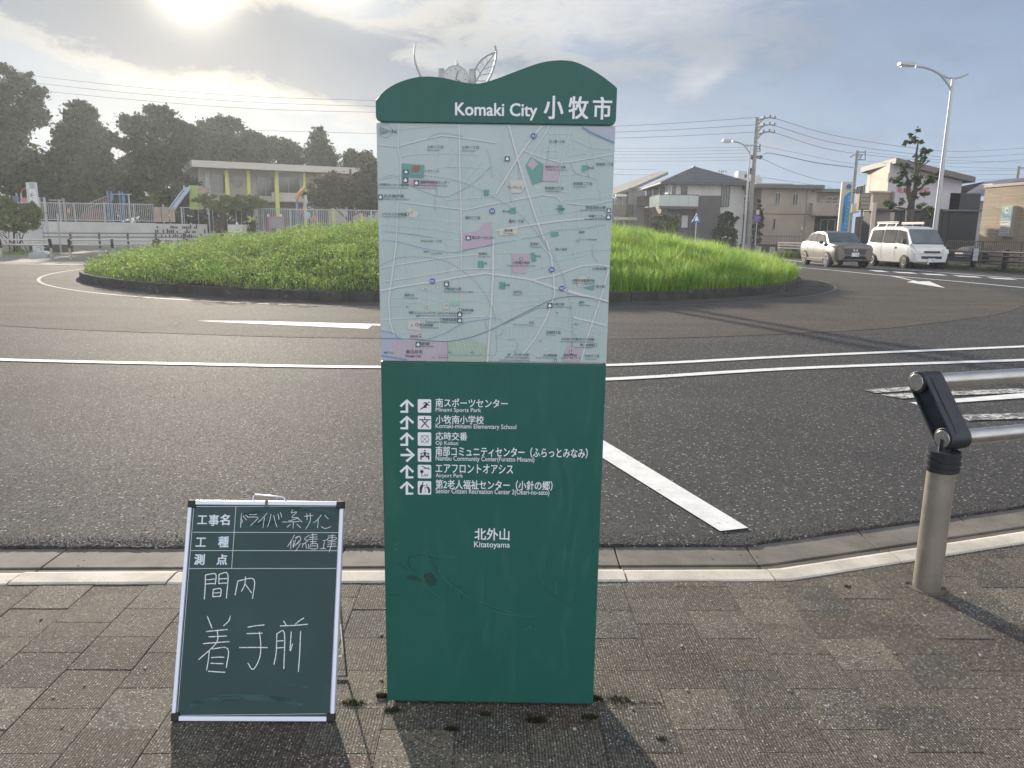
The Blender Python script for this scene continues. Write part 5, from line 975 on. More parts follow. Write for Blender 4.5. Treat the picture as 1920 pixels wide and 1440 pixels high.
# grass strips and dry verge
def verge(name, label, pts, wid, n, h, m, seed, wdt=.012):
    g = np.random.default_rng(seed); pts = np.array([p[:2] for p in pts]); seg = g.integers(0, len(pts) - 1, n); t_ = g.random(n)[:, None]; p = pts[seg] * (1 - t_) + pts[seg + 1] * t_; p = p + g.normal(size=(n, 2)) * wid
    V, Fq = blades(p[:, 0], p[:, 1], np.full(n, ZR), h * g.uniform(.4, 1.2, n) * (.6 + .6 * grass_noise(p[:, 0] * 2, p[:, 1] * 2)), np.full(n, wdt), g.uniform(.2, .9, n), g)
    return tag(np_mesh(name, V, Fq, m), label, 'grass', kind='stuff')
verge('verge_grass', 'short grass round the shrub at the left edge', [P(0, 480, 36.5), P(60, 480, 36.5)], .5, 3500, .18, m_grass, 3, .02)

# ------------------------------------------------------------------ playground side, left
m_lgrey = mat('light_grey_paint', (.42, .43, .43), .6, c2=(.34, .35, .35), ns=2); m_wallw = concrete('pale_wall', (.50, .49, .46), .85, .2, .2)
m_dgrey = mat('dark_metal', (.045, .047, .05), .5, .3); m_asp2 = m_walkfar
pth = MB(); pth.face([(-46, 24.5, ZR + .002 + .012), (-13.6, 27.0, ZR + .014), (-9.5, 36.5, ZR + .014), (2, 40, ZR + .014), (2, 52, ZR + .014), (-46, 52, ZR + .014)]); 
tag(pth.build('path', m_walkfar), kind='structure')
rl = [P(3, 480, 29.6), P(97, 480, 30.3)]
railing('railing', 'steel double-tube railing with black brackets, left section beside the shrub', [P(-60, 480, 29.2)[:2], P(3, 480, 29.6)[:2], P(97, 480, 30.3)[:2]], group='tube railings along the far side of the road', z0=ZR, fine=False, side=-1)
railing('railing', 'steel double-tube railing with black brackets, long section left of the roundabout', [P(132, 480, 30.6)[:2], P(212, 480, 31.3)[:2], P(290, 480, 32)[:2]], group='tube railings along the far side of the road', z0=ZR, fine=False, side=-1)
railing('railing', 'steel double-tube railing glinting in the sun, half hidden behind the roundabout grass', [P(299, 470, 34)[:2], P(352, 470, 34.3)[:2]], group='tube railings along the far side of the road', z0=ZR, fine=False, side=-1)
# low two-rail fence behind
FP = Plane(P(78, 470, 46) * np.array([1, 1, 0]) + np.array([0, 0, ZR]), P(300, 470, 47) - P(78, 470, 46))
t = thing('rail_fence', 'low dark two-rail fence in front of the white playground wall', 'fence', tuple(FP.o))
for v in (.88, .66):
    mb = MB(); FP.rect(mb, 0, v - .035, 8.2, v + .035, 0, .04); mb.build('rail', mat('rail_grey', (.13, .13, .13), .6), t)
for i in range(6): mb = MB(); FP.rect(mb, i * 1.6, 0, i * 1.6 + .09, .93, -.09, .09); mb.build('post', m_dgrey, t)
# white wall and bar fence above
WPl = Plane(P(60, 470, 52) * np.array([1, 1, 0]) + np.array([0, 0, ZR]), (1, .02, 0))
w0 = WPl.uv(-60, 417)[0]; w1 = WPl.uv(289, 417)[0]; wt = WPl.uv(180, 416.5)[1]
mb = MB(); WPl.rect(mb, w0, 0, w1, wt, -.3, .3); t = tag(mb.build('retaining_wall', m_wallw, loc=tuple(WPl.pt(0, 0))), 'low pale concrete wall along the playground', 'wall')
t = thing('playground_fence', 'light grey vertical bar fence on top of the low pale wall', 'fence', tuple(WPl.pt(w0, wt)))
x1_ = WPl.uv(715, 400)[0]; ft = WPl.uv(180, 380.5)[1]
mb = MB(); WPl.rect(mb, w0, ft - .06, w1, ft, -.2, .05); mb.build('rail', m_lgrey, t); mb = MB(); WPl.rect(mb, w0, wt + .10, w1, wt + .15, -.2, .05); mb.build('rail', m_lgrey, t)
mb = MB(); u = w0
while u < w1: WPl.rect(mb, u, wt + .15, u + .03, ft - .06, -.19, .03); u += .125
tag(mb.build('bars', m_lgrey, t), kind='stuff')
for q in range(7): mb = MB(); uu = w0 + 1.1 + q * 1.95; WPl.rect(mb, uu, wt, uu + .07, ft, -.22, .07); mb.build('fence_post', m_lgrey, t)
t = thing('playground_fence', 'light grey vertical bar fence behind the roundabout, right of the tan boards', 'fence', tuple(WPl.pt(w1, 0)))
f2 = WPl.uv(500, 390.5)[1]; f0 = .9; ub = WPl.uv(462, 400)[0]
mb = MB(); WPl.rect(mb, w1 + 1.7, f2 - .06, x1_, f2, -.2, .05); mb.build('rail', m_lgrey, t)
mb = MB(); WPl.rect(mb, w1 + 1.7, f0, x1_, f0 + .08, -.2, .05); mb.build('rail', m_lgrey, t)
mb = MB(); u = w1 + 1.8
while u < x1_: WPl.rect(mb, u, f0, u + .03, f2 - .06, -.19, .03); u += .125 if u > ub - .2 or u < w1 + 1.9 else .95
tag(mb.build('bars', m_lgrey, t), kind='stuff')
for q in range(8): mb = MB(); uu = w1 + 1.75 + q * 1.8; WPl.rect(mb, uu, 0, uu + .07, f2, -.22, .07); mb.build('fence_post', m_lgrey, t)
mb = MB(); WPl.rect(mb, w1 + .2, 0, x1_, f0 - .02, -.3, .28); tag(mb.build('retaining_wall', m_wallw, loc=tuple(WPl.pt(w1, 0))), 'pale low wall behind the roundabout under the bar fence', 'wall')
m_tan = mat('tan_board', (.36, .29, .22), .7, c2=(.30, .24, .18), ns=3)
t = thing('board_screen', 'three tan boards fixed to the playground fence', 'screen', tuple(WPl.pt(w1, 1.2)))
for (a, b) in ((289, 302), (303.5, 317), (318.5, 328)): mb = MB(); WPl.prect(mb, a, 388, b, 416, 0, .04); mb.build('board', m_tan, t)
m_stone = mat('rubble_stone', (.26, .25, .22), .9, c2=(.14, .135, .12), ns=3, island=.4)
t = thing('lattice_fence', 'dark and pale lattice fence section below the tan boards', 'fence', tuple(WPl.pt(w1, 0)))
mb = MB(); r4 = random.Random(4)
for i in range(26):
    for j in range(4): 
        if r4.random() < .62: uu = w1 + .05 + i * .13; WPl.rect(mb, uu, .35 + j * .3, uu + .07, .35 + j * .3 + r4.uniform(.12, .28), .05, .05)
tag(mb.build('slats', m_dgrey, t), kind='stuff'); mb = MB(); WPl.rect(mb, w1, 0, w1 + 3.5, 1.55, .0, .04); mb.build('backing', m_wallw, t)
t = thing('concrete_block', 'square pale concrete block on the ground behind the roundabout', 'block', P(447, 450, 49)); mb = MB(); c = P(447, 470, 49); mb.box((c[0], 49, .75), (1.05, .5, 1.56)); mb.build('block', m_wallw, t, bevel=.03); mb = MB(); mb.ball((c[0], 49, 1.60), .07); mb.build('knob', m_white, t, smooth=True)
# direction sign tower and things beside the shrub
TP = Plane(P(53, 470, 38) * np.array([1, 1, 0]) + np.array([0, 0, ZR]), (1, 0, 0))
t = thing('sign_pillar', 'narrow white pillar sign with an arrow pointing left, behind the shrub', 'sign', tuple(TP.o))
a, b = TP.uv(54, 400), TP.uv(66, 342); m_signw = mat('far_sign_white', (.6, .6, .6), .6)
mb = MB(); TP.rect(mb, a[0], 0, b[0], b[1], -.14, .14); mb.build('pillar', m_signw, t); mb = MB(); TP.prect(mb, 54.8, 343, 65.3, 354, .002, .004); mb.build('panel', mat('panel_grey', (.35, .36, .38), .6), t)
mb = MB(); TP.prect(mb, 54, 342, 53.2, 400, -.14, .14); mb.build('edge', m_dgrey, t)
mb = MB(); TP.ribbon(mb, [TP.uv(64, 366), TP.uv(57.5, 366)], .035, .008); TP.ribbon(mb, [TP.uv(61, 361), TP.uv(57, 366), TP.uv(61, 371)], .035, .009); mb.build('arrow', mat('arrow_grey', (.10, .10, .12), .6), t)
mb = MB(); TP.prect(mb, 56, 378, 65, 379, .008, .002); TP.prect(mb, 56, 384, 65, 386, .008, .002); mb.build('text_bar', mat('text_grey', (.2, .2, .22), .6), t)
t = thing('notice_board', 'small white notice board low beside the white pillar sign', 'sign', tuple(TP.px(72, 408))); mb = MB(); TP.prect(mb, 63, 394, 81, 407.5, .2, .05); mb.build('panel', m_signw, t)
mb = MB(); TP.prect(mb, 66, 399, 78, 402.5, .252, .003); mb.build('text_bar', m_ink, t); mb = MB(); TP.rect(mb, TP.uv(72, 0)[0] - .03, 0, TP.uv(72, 0)[0] + .03, TP.uv(72, 400)[1], .15, .045); mb.build('post', m_lgrey, t)
for px_ in (83, 92.5):
    c = P(px_, 470, 48); mb = MB(); mb.cyl((c[0], 48, GZ), (c[0], 48, P(px_, 370, 48)[2]), .075, n=8); tag(mb.build('gate_post', m_lgrey, loc=(c[0], 48, GZ), smooth=40), 'pale round metal post standing at the end of the bar fence, %s of the pair' % ('left' if px_ < 90 else 'right'), 'post', 'pair of fence end posts')
t = thing('sign_weight', 'grey concrete stand weight with a short pole on the path behind the railing', 'weight', P(78, 480, 32)); c = P(78, 480, 32.5); mb = MB()
mb.add([(c[0] + a * .40, 32.5 + b * .3, z) for z, a_, b_ in ((GZ, 1, 1),) for a, b in ((-1, -1), (1, -1), (1, 1), (-1, 1))] + [(c[0] + a * .38, 32.5 + b * .28, .16) for a, b in ((-1, -1), (1, -1), (1, 1), (-1, 1))] + [(c[0] + a * .2, 32.5 + b * .14, .27) for a, b in ((-1, -1), (1, -1), (1, 1), (-1, 1))], [(8, 9, 10, 11)] + [(r * 4 + i, r * 4 + (i + 1) % 4, r * 4 + 4 + (i + 1) % 4, r * 4 + 4 + i) for r in range(2) for i in range(4)])
mb.build('weight', mat('weight_grey', (.28, .30, .31), .8), t, bevel=.02); mb = MB(); mb.cyl((c[0], 32.5, .2), (c[0], 32.5, .62), .03); mb.box((c[0], 32.5, .42), (.36, .04, .05)); mb.build('pole', m_lgrey, t)
mb = MB(); c = P(100, 470, 40); mb.box((c[0] - .1, 40, .17), (2.0, .5, .38)); t = tag(mb.build('planter', mat('planter_dark', (.05, .052, .05), .8), loc=(c[0], 40, GZ), bevel=.02), 'long low dark planter box behind the left railing', 'planter')
# play equipment
YP = 56.
def pole(px_, ytop, Y=YP, r=.06, m=m_lgrey, ybot=None):
    c = P(px_, 440, Y); mb = MB(); mb.cyl((c[0], Y, GZ), (c[0], Y, P(px_, ytop, Y)[2]), r, n=6); return mb
m_bl = mat('play_blue', (.10, .20, .34), .5); m_rdp2 = mat('play_red', (.42, .10, .08), .5); m_or = mat('play_orange', (.55, .22, .07), .5); m_yl = mat('play_yellow', (.50, .50, .12), .55); m_gn = mat('play_green', (.33, .42, .10), .55); m_pk = mat('play_pink', (.55, .18, .30), .5)
EP = Plane(P(0, 470, YP) * np.array([1, 1, 0]), (1, 0, 0))
t = thing('play_tower', 'play tower with blue panels and a red-brown arch above the shrub', 'play equipment', tuple(EP.px(40, 420)))
for x_ in (18, 26, 39, 47.5, 69): pole(x_, 366 if x_ < 30 else 362).build('post', m_lgrey, t)
for x_ in (27, 33): mb = MB(); EP.prect(mb, x_, 368, x_ + 4.5, 386, .1, .05); mb.build('panel', m_bl, t)
mb = MB(); EP.prect(mb, 40, 371, 53, 380, .1, .05); mb.build('panel', mat('panel_pink', (.45, .20, .20), .6), t)
mb = MB(); mb.tube([EP.px(39, 364), EP.px(42, 355), EP.px(50, 352), EP.px(60, 354), EP.px(68, 362)], .05, 6); mb.build('arch', m_rdp2, t)
t = thing('climbing_frame', 'blue and red climbing frame with ropes behind the bar fence', 'play equipment', tuple(EP.px(225, 420)))
for x_, y_ in ((208, 358), (214, 358), (230, 359), (236, 359), (247, 364)): pole(x_, y_, m=m_bl).build('post', m_bl if x_ < 240 else m_lgrey, t)
mb = MB(); EP.prect(mb, 208.5, 362, 214, 374, .1, .05); mb.build('panel', m_bl, t); mb = MB(); EP.prect(mb, 230.5, 364, 236, 384, .1, .05); mb.build('panel', m_bl, t)
mb = MB(); EP.prect(mb, 214, 363.5, 247, 365, .0, .06); mb.build('beam', m_lgrey, t)
mb = MB()
for k in range(9): x_ = 172 + k * 4.4; mb.tube([EP.px(x_, 386 - k * 1.4), EP.px(x_ - 1, 378 - k * 1.6)], .025, 4)
mb.tube([EP.px(168, 380), EP.px(210, 364)], .03, 4); mb.tube([EP.px(168, 388), EP.px(212, 374)], .03, 4); tag(mb.build('rope_bridge', m_tan, t), kind='stuff')
mb = MB()
for (x_, y_) in ((222, 382), (222, 390), (222, 398)): mb.tube([EP.px(216, y_), EP.px(228, y_)], .04, 4)
mb.build('ladder', m_rdp2, t)
mb = MB(); c = P(182, 440, 57); vs = []
for i in range(17):
    for j in range(7): aa = math.pi * 2 * i / 16; q = j / 6; vs.append((c[0] + 2.3 * math.cos(aa) * (1 - q * .75), 57 + 1.6 * math.sin(aa) * (1 - q * .75), GZ + 2.6 * (q ** .8)))
mb.add(vs, [(i * 7 + j, (i + 1) * 7 + j, (i + 1) * 7 + j + 1, i * 7 + j + 1) for i in range(16) for j in range(6)]); mb.face([vs[i * 7 + 6] for i in range(16)])
tag(mb.build('dirt_mound', mat('red_earth', (.16, .085, .06), .95, c2=(.12, .07, .05), ns=3), loc=(c[0], 57, GZ), smooth=True), 'brown earth mound behind the bar fence', 'mound')
c = EP.px(126, 420); t = thing('play_post', 'orange-brown play post with a small orange panel behind the bar fence', 'play equipment', tuple(c)); pole(125.5, 372).build('post', m_tan, t); mb = MB(); EP.prect(mb, 128, 391, 133, 400, .1, .05); mb.build('panel', m_or, t)
mb = MB(); EP.prect(mb, 92, 374.5, 118, 376, 0, .05); mb.build('beam', m_lgrey, t); pole(117, 374).build('post', m_lgrey, t)
t = thing('slide', 'pale blue slide descending left from a yellow-green tower', 'slide', tuple(EP.px(350, 430)))
mb = MB(); pts = [EP.px(347, 350, -.3), EP.px(346.5, 358, -.3), EP.px(344, 370, .3), EP.px(340, 384, .8), EP.px(336, 396, 1.2)]
for s_ in (-.2, .2): mb.tube([p + np.array([s_, 0, .12]) for p in pts], .05, 5)
vs = [p + np.array([s_, 0, 0]) for p in pts for s_ in (-.19, .19)]; mb.add(vs, [(2 * i, 2 * i + 1, 2 * i + 3, 2 * i + 2) for i in range(4)]); mb.build('chute', mat('slide_blue', (.36, .43, .48), .35), t)
mb = MB(); mb.prism([EP.px(350, 392, -.5), EP.px(365, 392, -.5), EP.px(365, 347, -.5), EP.px(350, 347, -.5)], (0, 1.0, 0)); mb.build('tower', m_gn, t); mb = MB(); EP.prect(mb, 366.5, 352, 386, 362, -.6, .3); mb.build('platform', m_tan, t)
# nursery building
m_nw = mat('nursery_wall', (.42, .39, .33), .8, c2=(.38, .35, .30), ns=.7); m_roofc = mat('nursery_fascia', (.48, .44, .39), .7); m_ny = mat('nursery_yellow', (.55, .56, .12), .6)
NB0 = P(368, 470, 62) * np.array([1, 1, 0]) + np.array([0, 0, GZ]); NB = Plane(NB0, P(720, 470, 69) - P(368, 470, 62))
t = thing('nursery_building', 'two-storey cream nursery school with flat roof, yellow columns and a round window', 'building', tuple(NB0))
e = NB.uv(720, 400)[0]; zr_ = NB.uv(470, 319)[1]
mb = MB(); NB.rect(mb, .6, 0, e, zr_, -9, 8.1); mb.build('wall', m_nw, t); mb = MB(); NB.rect(mb, 0, zr_, e + .5, zr_ + .5, -9.5, 10.4); mb.build('roof', m_roofc, t)
def nb(name, m, x0, y0, x1, y1, off, th): mb = MB(); NB.prect(mb, x0, y0, x1, y1, off, th); return mb.build(name, m, t)
m_gd = glass('window_dark', (.05, .055, .06), .12); m_fr = mat('window_frame', (.30, .30, .29), .5)
for x0, y0, x1, y1 in ((399, 327, 424, 360), (485, 332, 516, 367), (524, 332, 565, 361)):
    f = nb('window', m_fr, x0 - 1, y0 - 1, x1 + 1, y1 + 1, -.88, .06); mb = MB(); NB.prect(mb, x0, y0, x1, y1, -.82, .02); mb.build('pane', m_gd, f)
    mb = MB(); xm = (x0 + x1) / 2; NB.prect(mb, xm - .6, y0, xm + .6, y1, -.80, .03); mb.build('mullion', m_fr, f)
mb = MB(); cu = NB.uv(447, 340); R_ = .45; pp = [NB.pt(cu[0] + R_ * math.cos(2 * math.pi * i / 20), cu[1] + R_ * math.sin(2 * math.pi * i / 20), -.88) for i in range(20)]; mb.prism(pp, NB.n * .07); f = mb.build('round_window', m_gd, t)
for x0, x1, y1 in ((424, 431, 440), (465, 471, 440), (517, 524, 440), (570, 575, 440), (622, 628, 440), (675, 681, 440)): nb('column', m_ny, x0, 320, x1, y1, -.3, .3)
for x0, x1 in ((388, 398),): nb('pier', m_lgrey, x0, 321, x1, 440, -.85, .2)
nb('balcony', mat('balcony_cream', (.46, .44, .40), .7), 511, 362, 600, 379, -.6, .3); nb('painted_shade_sheet', mat('painted_shade_grey', (.10, .10, .10), .8), 488, 381, 620, 436, -.86, .04); nb('balcony', m_nw, 486, 368, 511, 379, -.7, .2)  # grey sheet below the balcony: the shade there is put into its colour
# painted play figures near the fence
YF = 53.5; XP = Plane(P(0, 470, YF) * np.array([1, 1, 0]), (1, 0, 0))
t = thing('play_sign', 'pink-framed play panel on two posts with round knobs behind the roundabout', 'play equipment', tuple(XP.px(518, 430)))
mb = MB(); XP.prect(mb, 507, 409, 530, 428, 0, .06); mb.build('panel', mat('panel_lilac', (.36, .34, .42), .6), t)
for x0, y0, x1, y1 in ((504, 406, 507, 436), (530, 406, 533, 436), (507, 406, 530, 409)): mb = MB(); XP.prect(mb, x0, y0, x1, y1, -.02, .12); mb.build('frame', m_pk, t)
for x_ in (503, 526): mb = MB(); mb.ball(XP.px(x_, 404), .1); mb.build('knob', m_white, t, smooth=True)
for x0, x1 in ((510, 517), (521, 526)): mb = MB(); XP.prect(mb, x0, 413, x1, 424, .07, .02); mb.build('picture', m_lgrey, t)
t = thing('play_sculpture', 'blue, red and orange pole sculpture with a pale round disc behind the fence', 'play equipment', tuple(XP.px(570, 430)))
mb = MB(); mb.tube([XP.px(558, 430), XP.px(557, 400), XP.px(557, 374)], .1, 6); mb.build('pole', m_bl, t); mb = MB(); mb.tube([XP.px(556, 374), XP.px(561, 362), XP.px(572, 352)], .16, 6, .1); mb.build('crest', m_or, t)
mb = MB(); pp = [XP.px(565 + (8 if i % 2 else 3.4) * math.cos(math.pi * i / 5), 396 + (8 if i % 2 else 3.4) * math.sin(math.pi * i / 5), .1) for i in range(10)]; mb.prism(pp[::-1], (0, .1, 0)); mb.build('star', m_rdp2, t)
mb = MB(); pp = [XP.px(577 + 6.5 * math.cos(math.pi * i / 8), 404 - 7 * math.sin(math.pi * i / 8), .2) for i in range(16)]; mb.prism(pp, (0, .08, 0)); mb.build('disc', mat('disc_pale', (.42, .52, .60), .5), t)
mb = MB(); mb.ball(XP.px(588, 411), .2); mb.build('ball', mat('ball_red', (.7, .10, .08), .4), t, smooth=True); mb = MB(); mb.tube([XP.px(570, 392), XP.px(574, 378), XP.px(572, 366)], .12, 6); mb.build('stem', m_lgrey, t)
mb = MB(); mb.tube([XP.px(590, 440), XP.px(588, 392), XP.px(578, 388)], .05, 5); mb.build('frame', m_lgrey, t)

# ------------------------------------------------------------------ monument clock in the middle of the island
mx, my = P(853, 440, 27.0)[:2]; mt = thing('clock_monument', 'tall grey metal fruit-shaped clock sculpture with leaf blades behind the map sign', 'monument', (mx, my, .9))
MP = Plane((mx, my, 0), (1, 0, 0)); m_mon = mat('monument_grey', (.30, .31, .31), .5, .5)
mb = MB(); c = MP.px(857, 158); mb.ball(c, .52, 14, 10, (1.05, 1.05, .8)); mb.build('fruit_body', m_mon, mt, smooth=True)
for k, a in enumerate((-90, 0, 180, 90)):
    d = np.array([math.cos(math.radians(a)), math.sin(math.radians(a)), 0]); mb = MB(); q = c + d * .42 + np.array([0, 0, .05]); mb.cyl(q, q + d * .16, .44, n=24); f = mb.build('clock_face', mat('clock_rim', (.36, .37, .37), .5, .4), mt, smooth=35)
    mb = MB(); mb.cyl(q + d * .161, q + d * .17, .38, n=24); mb.build('dial', mat('dial_grey', (.50, .51, .50), .4), f)
    mb = MB(); r__ = np.cross(np.array([0, 0, 1]), d)
    for h in range(12):
        aa = math.pi * h / 6; w_ = r__ * math.sin(aa) + np.array([0, 0, 1]) * math.cos(aa); mb.tube([q + d * .175 + w_ * .29, q + d * .175 + w_ * .35], .012, 4)
    mb.build('hour_marks', m_dgrey, f); f.children[-1]['kind'] = 'stuff'
    for L_, aa in ((.18, 2.0), (.27, .3)): mb = MB(); w_ = r__ * math.sin(aa) + np.array([0, 0, 1]) * math.cos(aa); mb.tube([q + d * .18, q + d * .18 + w_ * L_], .014, 4); mb.build('clock_hand', m_dgrey, f)
mb = MB(); mb.tube([MP.px(856.5, 132), MP.px(856, 112)], .03, 6, .02); mb.tube([MP.px(852, 126), MP.px(860, 120)], .02, 5); mb.build('finial', m_mon, mt)
for s_ in (-.28, .28): mb = MB(); mb.tube([(mx + s_, my, .7), (mx + s_, my, 3.0), (mx + s_ * .8, my, c[2] - .3)], .12, 10); mb.build('column', m_mon, mt, smooth=True)
mb = MB(); mb.tube([MP.px(800, 175), MP.px(787, 140), MP.px(779, 120), MP.px(776, 103), MP.px(777, 92), MP.px(780, 79)], .045, 6, .02); mb.tube([MP.px(800, 175), MP.px(822, 215), (mx - .2, my, c[2] - 1.6)], .045, 6); mb.build('curved_blade', m_mon, mt, smooth=True)
mb = MB(); lf = [(928, 86), (931, 96), (930, 110), (926, 126), (920, 142), (906, 168)]
mb.tube([MP.px(*p) for p in lf], .035, 6); o_ = [(929, 98), (914, 104), (903, 112), (894, 124), (888, 138), (887, 152), (893, 166)]; mb.tube([MP.px(*p) for p in o_], .03, 5)
mb.tube([MP.px(929, 98), MP.px(914, 118), MP.px(903, 134), MP.px(895, 148), MP.px(888, 160)], .022, 5)
for a, b in (((914, 118), (912, 105)), ((914, 118), (928, 112)), ((908, 126), (902, 112)), ((905, 131), (925, 124)), ((901, 138), (893, 126)), ((899, 141), (920, 138)), ((895, 148), (887, 142)), ((893, 152), (912, 152)), ((890, 156), (886, 154))): mb.tube([MP.px(*a), MP.px(*b)], .018, 4)
mb.tube([MP.px(906, 168), MP.px(880, 215), (mx + .2, my, c[2] - 1.6)], .045, 6); mb.build('leaf_blade', m_mon, mt)
# ------------------------------------------------------------------ houses across the junction, right
def gxy(x, Y): q = P(x, 455, Y); return q[0]
def part(pl, t, name, m, x0, y0, x1, y1, off=0., th=.05, bevel=0.):
    mb = MB(); pl.prect(mb, x0, y0, x1, y1, off, th); return mb.build(name, m, t, bevel=bevel)
m_frm = mat('sash_dark', (.05, .045, .04), .5); m_frs = mat('sash_silver', (.40, .40, .39), .4, .5)
m_pane = glass('pane_sky', (.09, .11, .13), .06, (.03, .035, .04)); m_paned = glass('pane_dark', (.03, .035, .04), .08)
def window(pl, t, x0, y0, x1, y1, off=0., fr=None, pn=None, mull=False, fw=.05):
    ym = (y0 + y1) / 2; xm = (x0 + x1) / 2; u0, u1, v0, v1 = pl.uv(x0, ym)[0], pl.uv(x1, ym)[0], pl.uv(xm, y1)[1], pl.uv(xm, y0)[1]
    mb = MB()
    for r_ in ((u0, v0, u1, v0 + fw), (u0, v1 - fw, u1, v1), (u0, v0 + fw, u0 + fw, v1 - fw), (u1 - fw, v0 + fw, u1, v1 - fw)) + (((u0 + u1 - fw) / 2, v0 + fw, (u0 + u1 + fw) / 2, v1 - fw),) * (1 if mull else 0): pl.rect(mb, *r_, off - .02, .08)
    f = mb.build('window', fr or m_frm, t); mb = MB(); pl.rect(mb, u0 + .01, v0 + .01, u1 - .01, v1 - .01, off + .004, .012); mb.build('pane', pn or m_pane, f); return f
def siding(name, c, c2=None, s=.45):
    m = mat(name, c, .8, c2=c2 or tuple(x * .86 for x in c), ns=.8, nd=5, bump=.2, bs=30, bd=.01, world=True); return m
def box_building(name, label, x0, Yf, x1, Yb, ytop, m, cat='house', zt=None):
    X0, X1 = gxy(x0, Yf), gxy(x1, Yf); z = zt if zt else P((x0 + x1) / 2, ytop, Yf)[2]
    t = thing(name, label, cat, (X0, Yf, GZ)); mb = MB(); mb.box(((X0 + X1) / 2, (Yf + Yb) / 2, (z + GZ) / 2), (X1 - X0, Yb - Yf, z - GZ)); mb.build('wall', m, t)
    return t, Plane((X0, Yf, 0), (1, 0, 0)), Plane((X0, Yb, 0), (0, -1, 0)), X0, X1, z
def tile_mat(name, c, s=3.3, axis=2):
    m = mat(name, c, .7, c2=tuple(x * .8 for x in c), ns=1.2, world=True); t = m.node_tree; b = t.nodes['Principled BSDF']; N = NX(t)
    g_ = t.nodes.new('ShaderNodeNewGeometry'); sp = t.nodes.new('ShaderNodeSeparateXYZ'); t.links.new(g_.outputs['Position'], sp.inputs[0])
    bn = t.nodes.new('ShaderNodeBump'); bn.inputs['Strength'].default_value = .6; bn.inputs['Distance'].default_value = .03; t.links.new(N.m('SINE', N.m('MULTIPLY', sp.outputs[axis], s * 6.28)), bn.inputs['Height']); t.links.new(bn.outputs[0], b.inputs['Normal']); return m
m_roofd = tile_mat('slate_roof', (.075, .077, .082), 3.5); m_rooft = tile_mat('tiled_roof', (.20, .185, .17), 3.0)
# white and charcoal house
m_wA = siding('siding_white', (.64, .63, .61)); m_dA = siding('siding_charcoal', (.105, .10, .105)); m_bA = siding('siding_brown', (.17, .13, .11))
t, fp, lp, X0, X1, z = box_building('house', 'white and charcoal two-storey house with grey hip roof and glass balcony', 1247, 68, 1390, 77.5, 343, m_wA)
pk = P(1303, 312, 71.5)
mb = MB(); o = .75; e = [(X0 - o, 68 - o, z), (X1 + o, 68 - o, z), (X1 + o, 77.5 + o, z), (X0 - o, 77.5 + o, z)]; rd_ = [(pk[0], 71.6, pk[2]), (pk[0] + .2, 74, pk[2])]
mb.add(e + rd_ + [(p[0], p[1], z - .18) for p in e], [(0, 1, 4), (1, 2, 5, 4), (2, 3, 5), (3, 0, 4, 5), (9, 8, 7, 6), (0, 6, 7, 1), (1, 7, 8, 2), (2, 8, 9, 3), (3, 9, 6, 0)]); mb.build('roof', m_roofd, t)
mb = MB(); mb.tube([(X0 - o - .05, 68 - o, z - .12), (X0 - o - .05, 77.5 + o, z - .12)], .07, 6); mb.build('gutter', mat('gutter_cream', (.62, .58, .52), .5), t)
mb = MB(); mb.tube([rd_[0], rd_[1]], .09, 5); mb.build('ridge_cap', m_roofd, t)
part(fp, t, 'charcoal_panel', m_dA, 1299.5, 367, 1345, 500, 0, .45)
part(fp, t, 'lower_wall', m_dA, 1247.5, 387, 1299, 500, 0, .12); part(lp, t, 'side_cladding', m_bA, 1208.5, 387, 1247, 500, 0, .12); part(lp, t, 'side_cladding', m_bA, 1208.5, 369, 1220, 387, 0, .9)
m_bg = mat('balcony_glass', (.42, .47, .45), .25, spec=.6); m_bs = mat('balcony_glass_side', (.24, .31, .28), .3, spec=.6)
bb = P(1247, 386.5, 67.2)[2]; bt = P(1247, 366, 67.2)[2]; mb = MB(); mb.box(((X0 + gxy(1300, 68)) / 2 - .4, 67.5, bb - .1), (gxy(1300, 68) - X0 + .9, 1.0, .22)); mb.build('balcony_floor', m_dA, t)
xa = X0 - .85
for k in range(4):
    w_ = (gxy(1300, 68) - xa) / 4; mb = MB(); mb.box((xa + w_ * (k + .5), 67.02, (bb + bt) / 2), (w_ - .03, .04, bt - bb)); mb.build('balcony_panel', m_bg, t)
for k in range(3): mb = MB(); mb.box((xa, 67.1 + 1.6 * (k + .5), (bb + bt) / 2), (.04, 1.55, bt - bb)); mb.build('balcony_panel', m_bs, t)
mb = MB(); mb.tube([(xa, 71.9, bt + .04), (xa, 67.02, bt + .04), (gxy(1300, 68), 67.02, bt + .04)], .035, 5); mb.build('balcony_rail', m_frm, t)
for q in ((1277, 349, 1288.5, 366), (1352, 350.5, 1358.5, 388), (1360.5, 350.5, 1367.5, 388)): window(fp, t, *q)
window(fp, t, 1259.5, 349.5, 1266.5, 366); window(fp, t, 1276, 403, 1290, 428, .12, pn=mat('curtain', (.5, .5, .46), .6)); window(fp, t, 1345.5, 404, 1365, 425); 
for q in ((1213, 355, 1221, 369), (1227.5, 352, 1235, 368), (1238.5, 351, 1246, 367)): window(lp, t, *q)
window(lp, t, 1218, 399, 1224, 426, .12, mull=False); part(fp, t, 'pillar', m_wA, 1256, 346, 1258.5, 366, .0, .3)
mb = MB()
for k in range(4): xx = gxy(1340 + k * 4, 74); mb.tube([(xx, 74, P(1340, 325, 74)[2]), (xx, 74, P(1340, 318, 74)[2])], .025, 4)
mb.tube([(gxy(1336, 74), 74, P(1340, 321, 74)[2]), (gxy(1356, 74), 74, P(1340, 322, 74)[2])], .02, 4); mb.tube([(gxy(1345, 74), 74, z), (gxy(1345, 74), 74, P(1345, 320, 74)[2])], .025, 4); mb.build('aerial', m_frm, t)
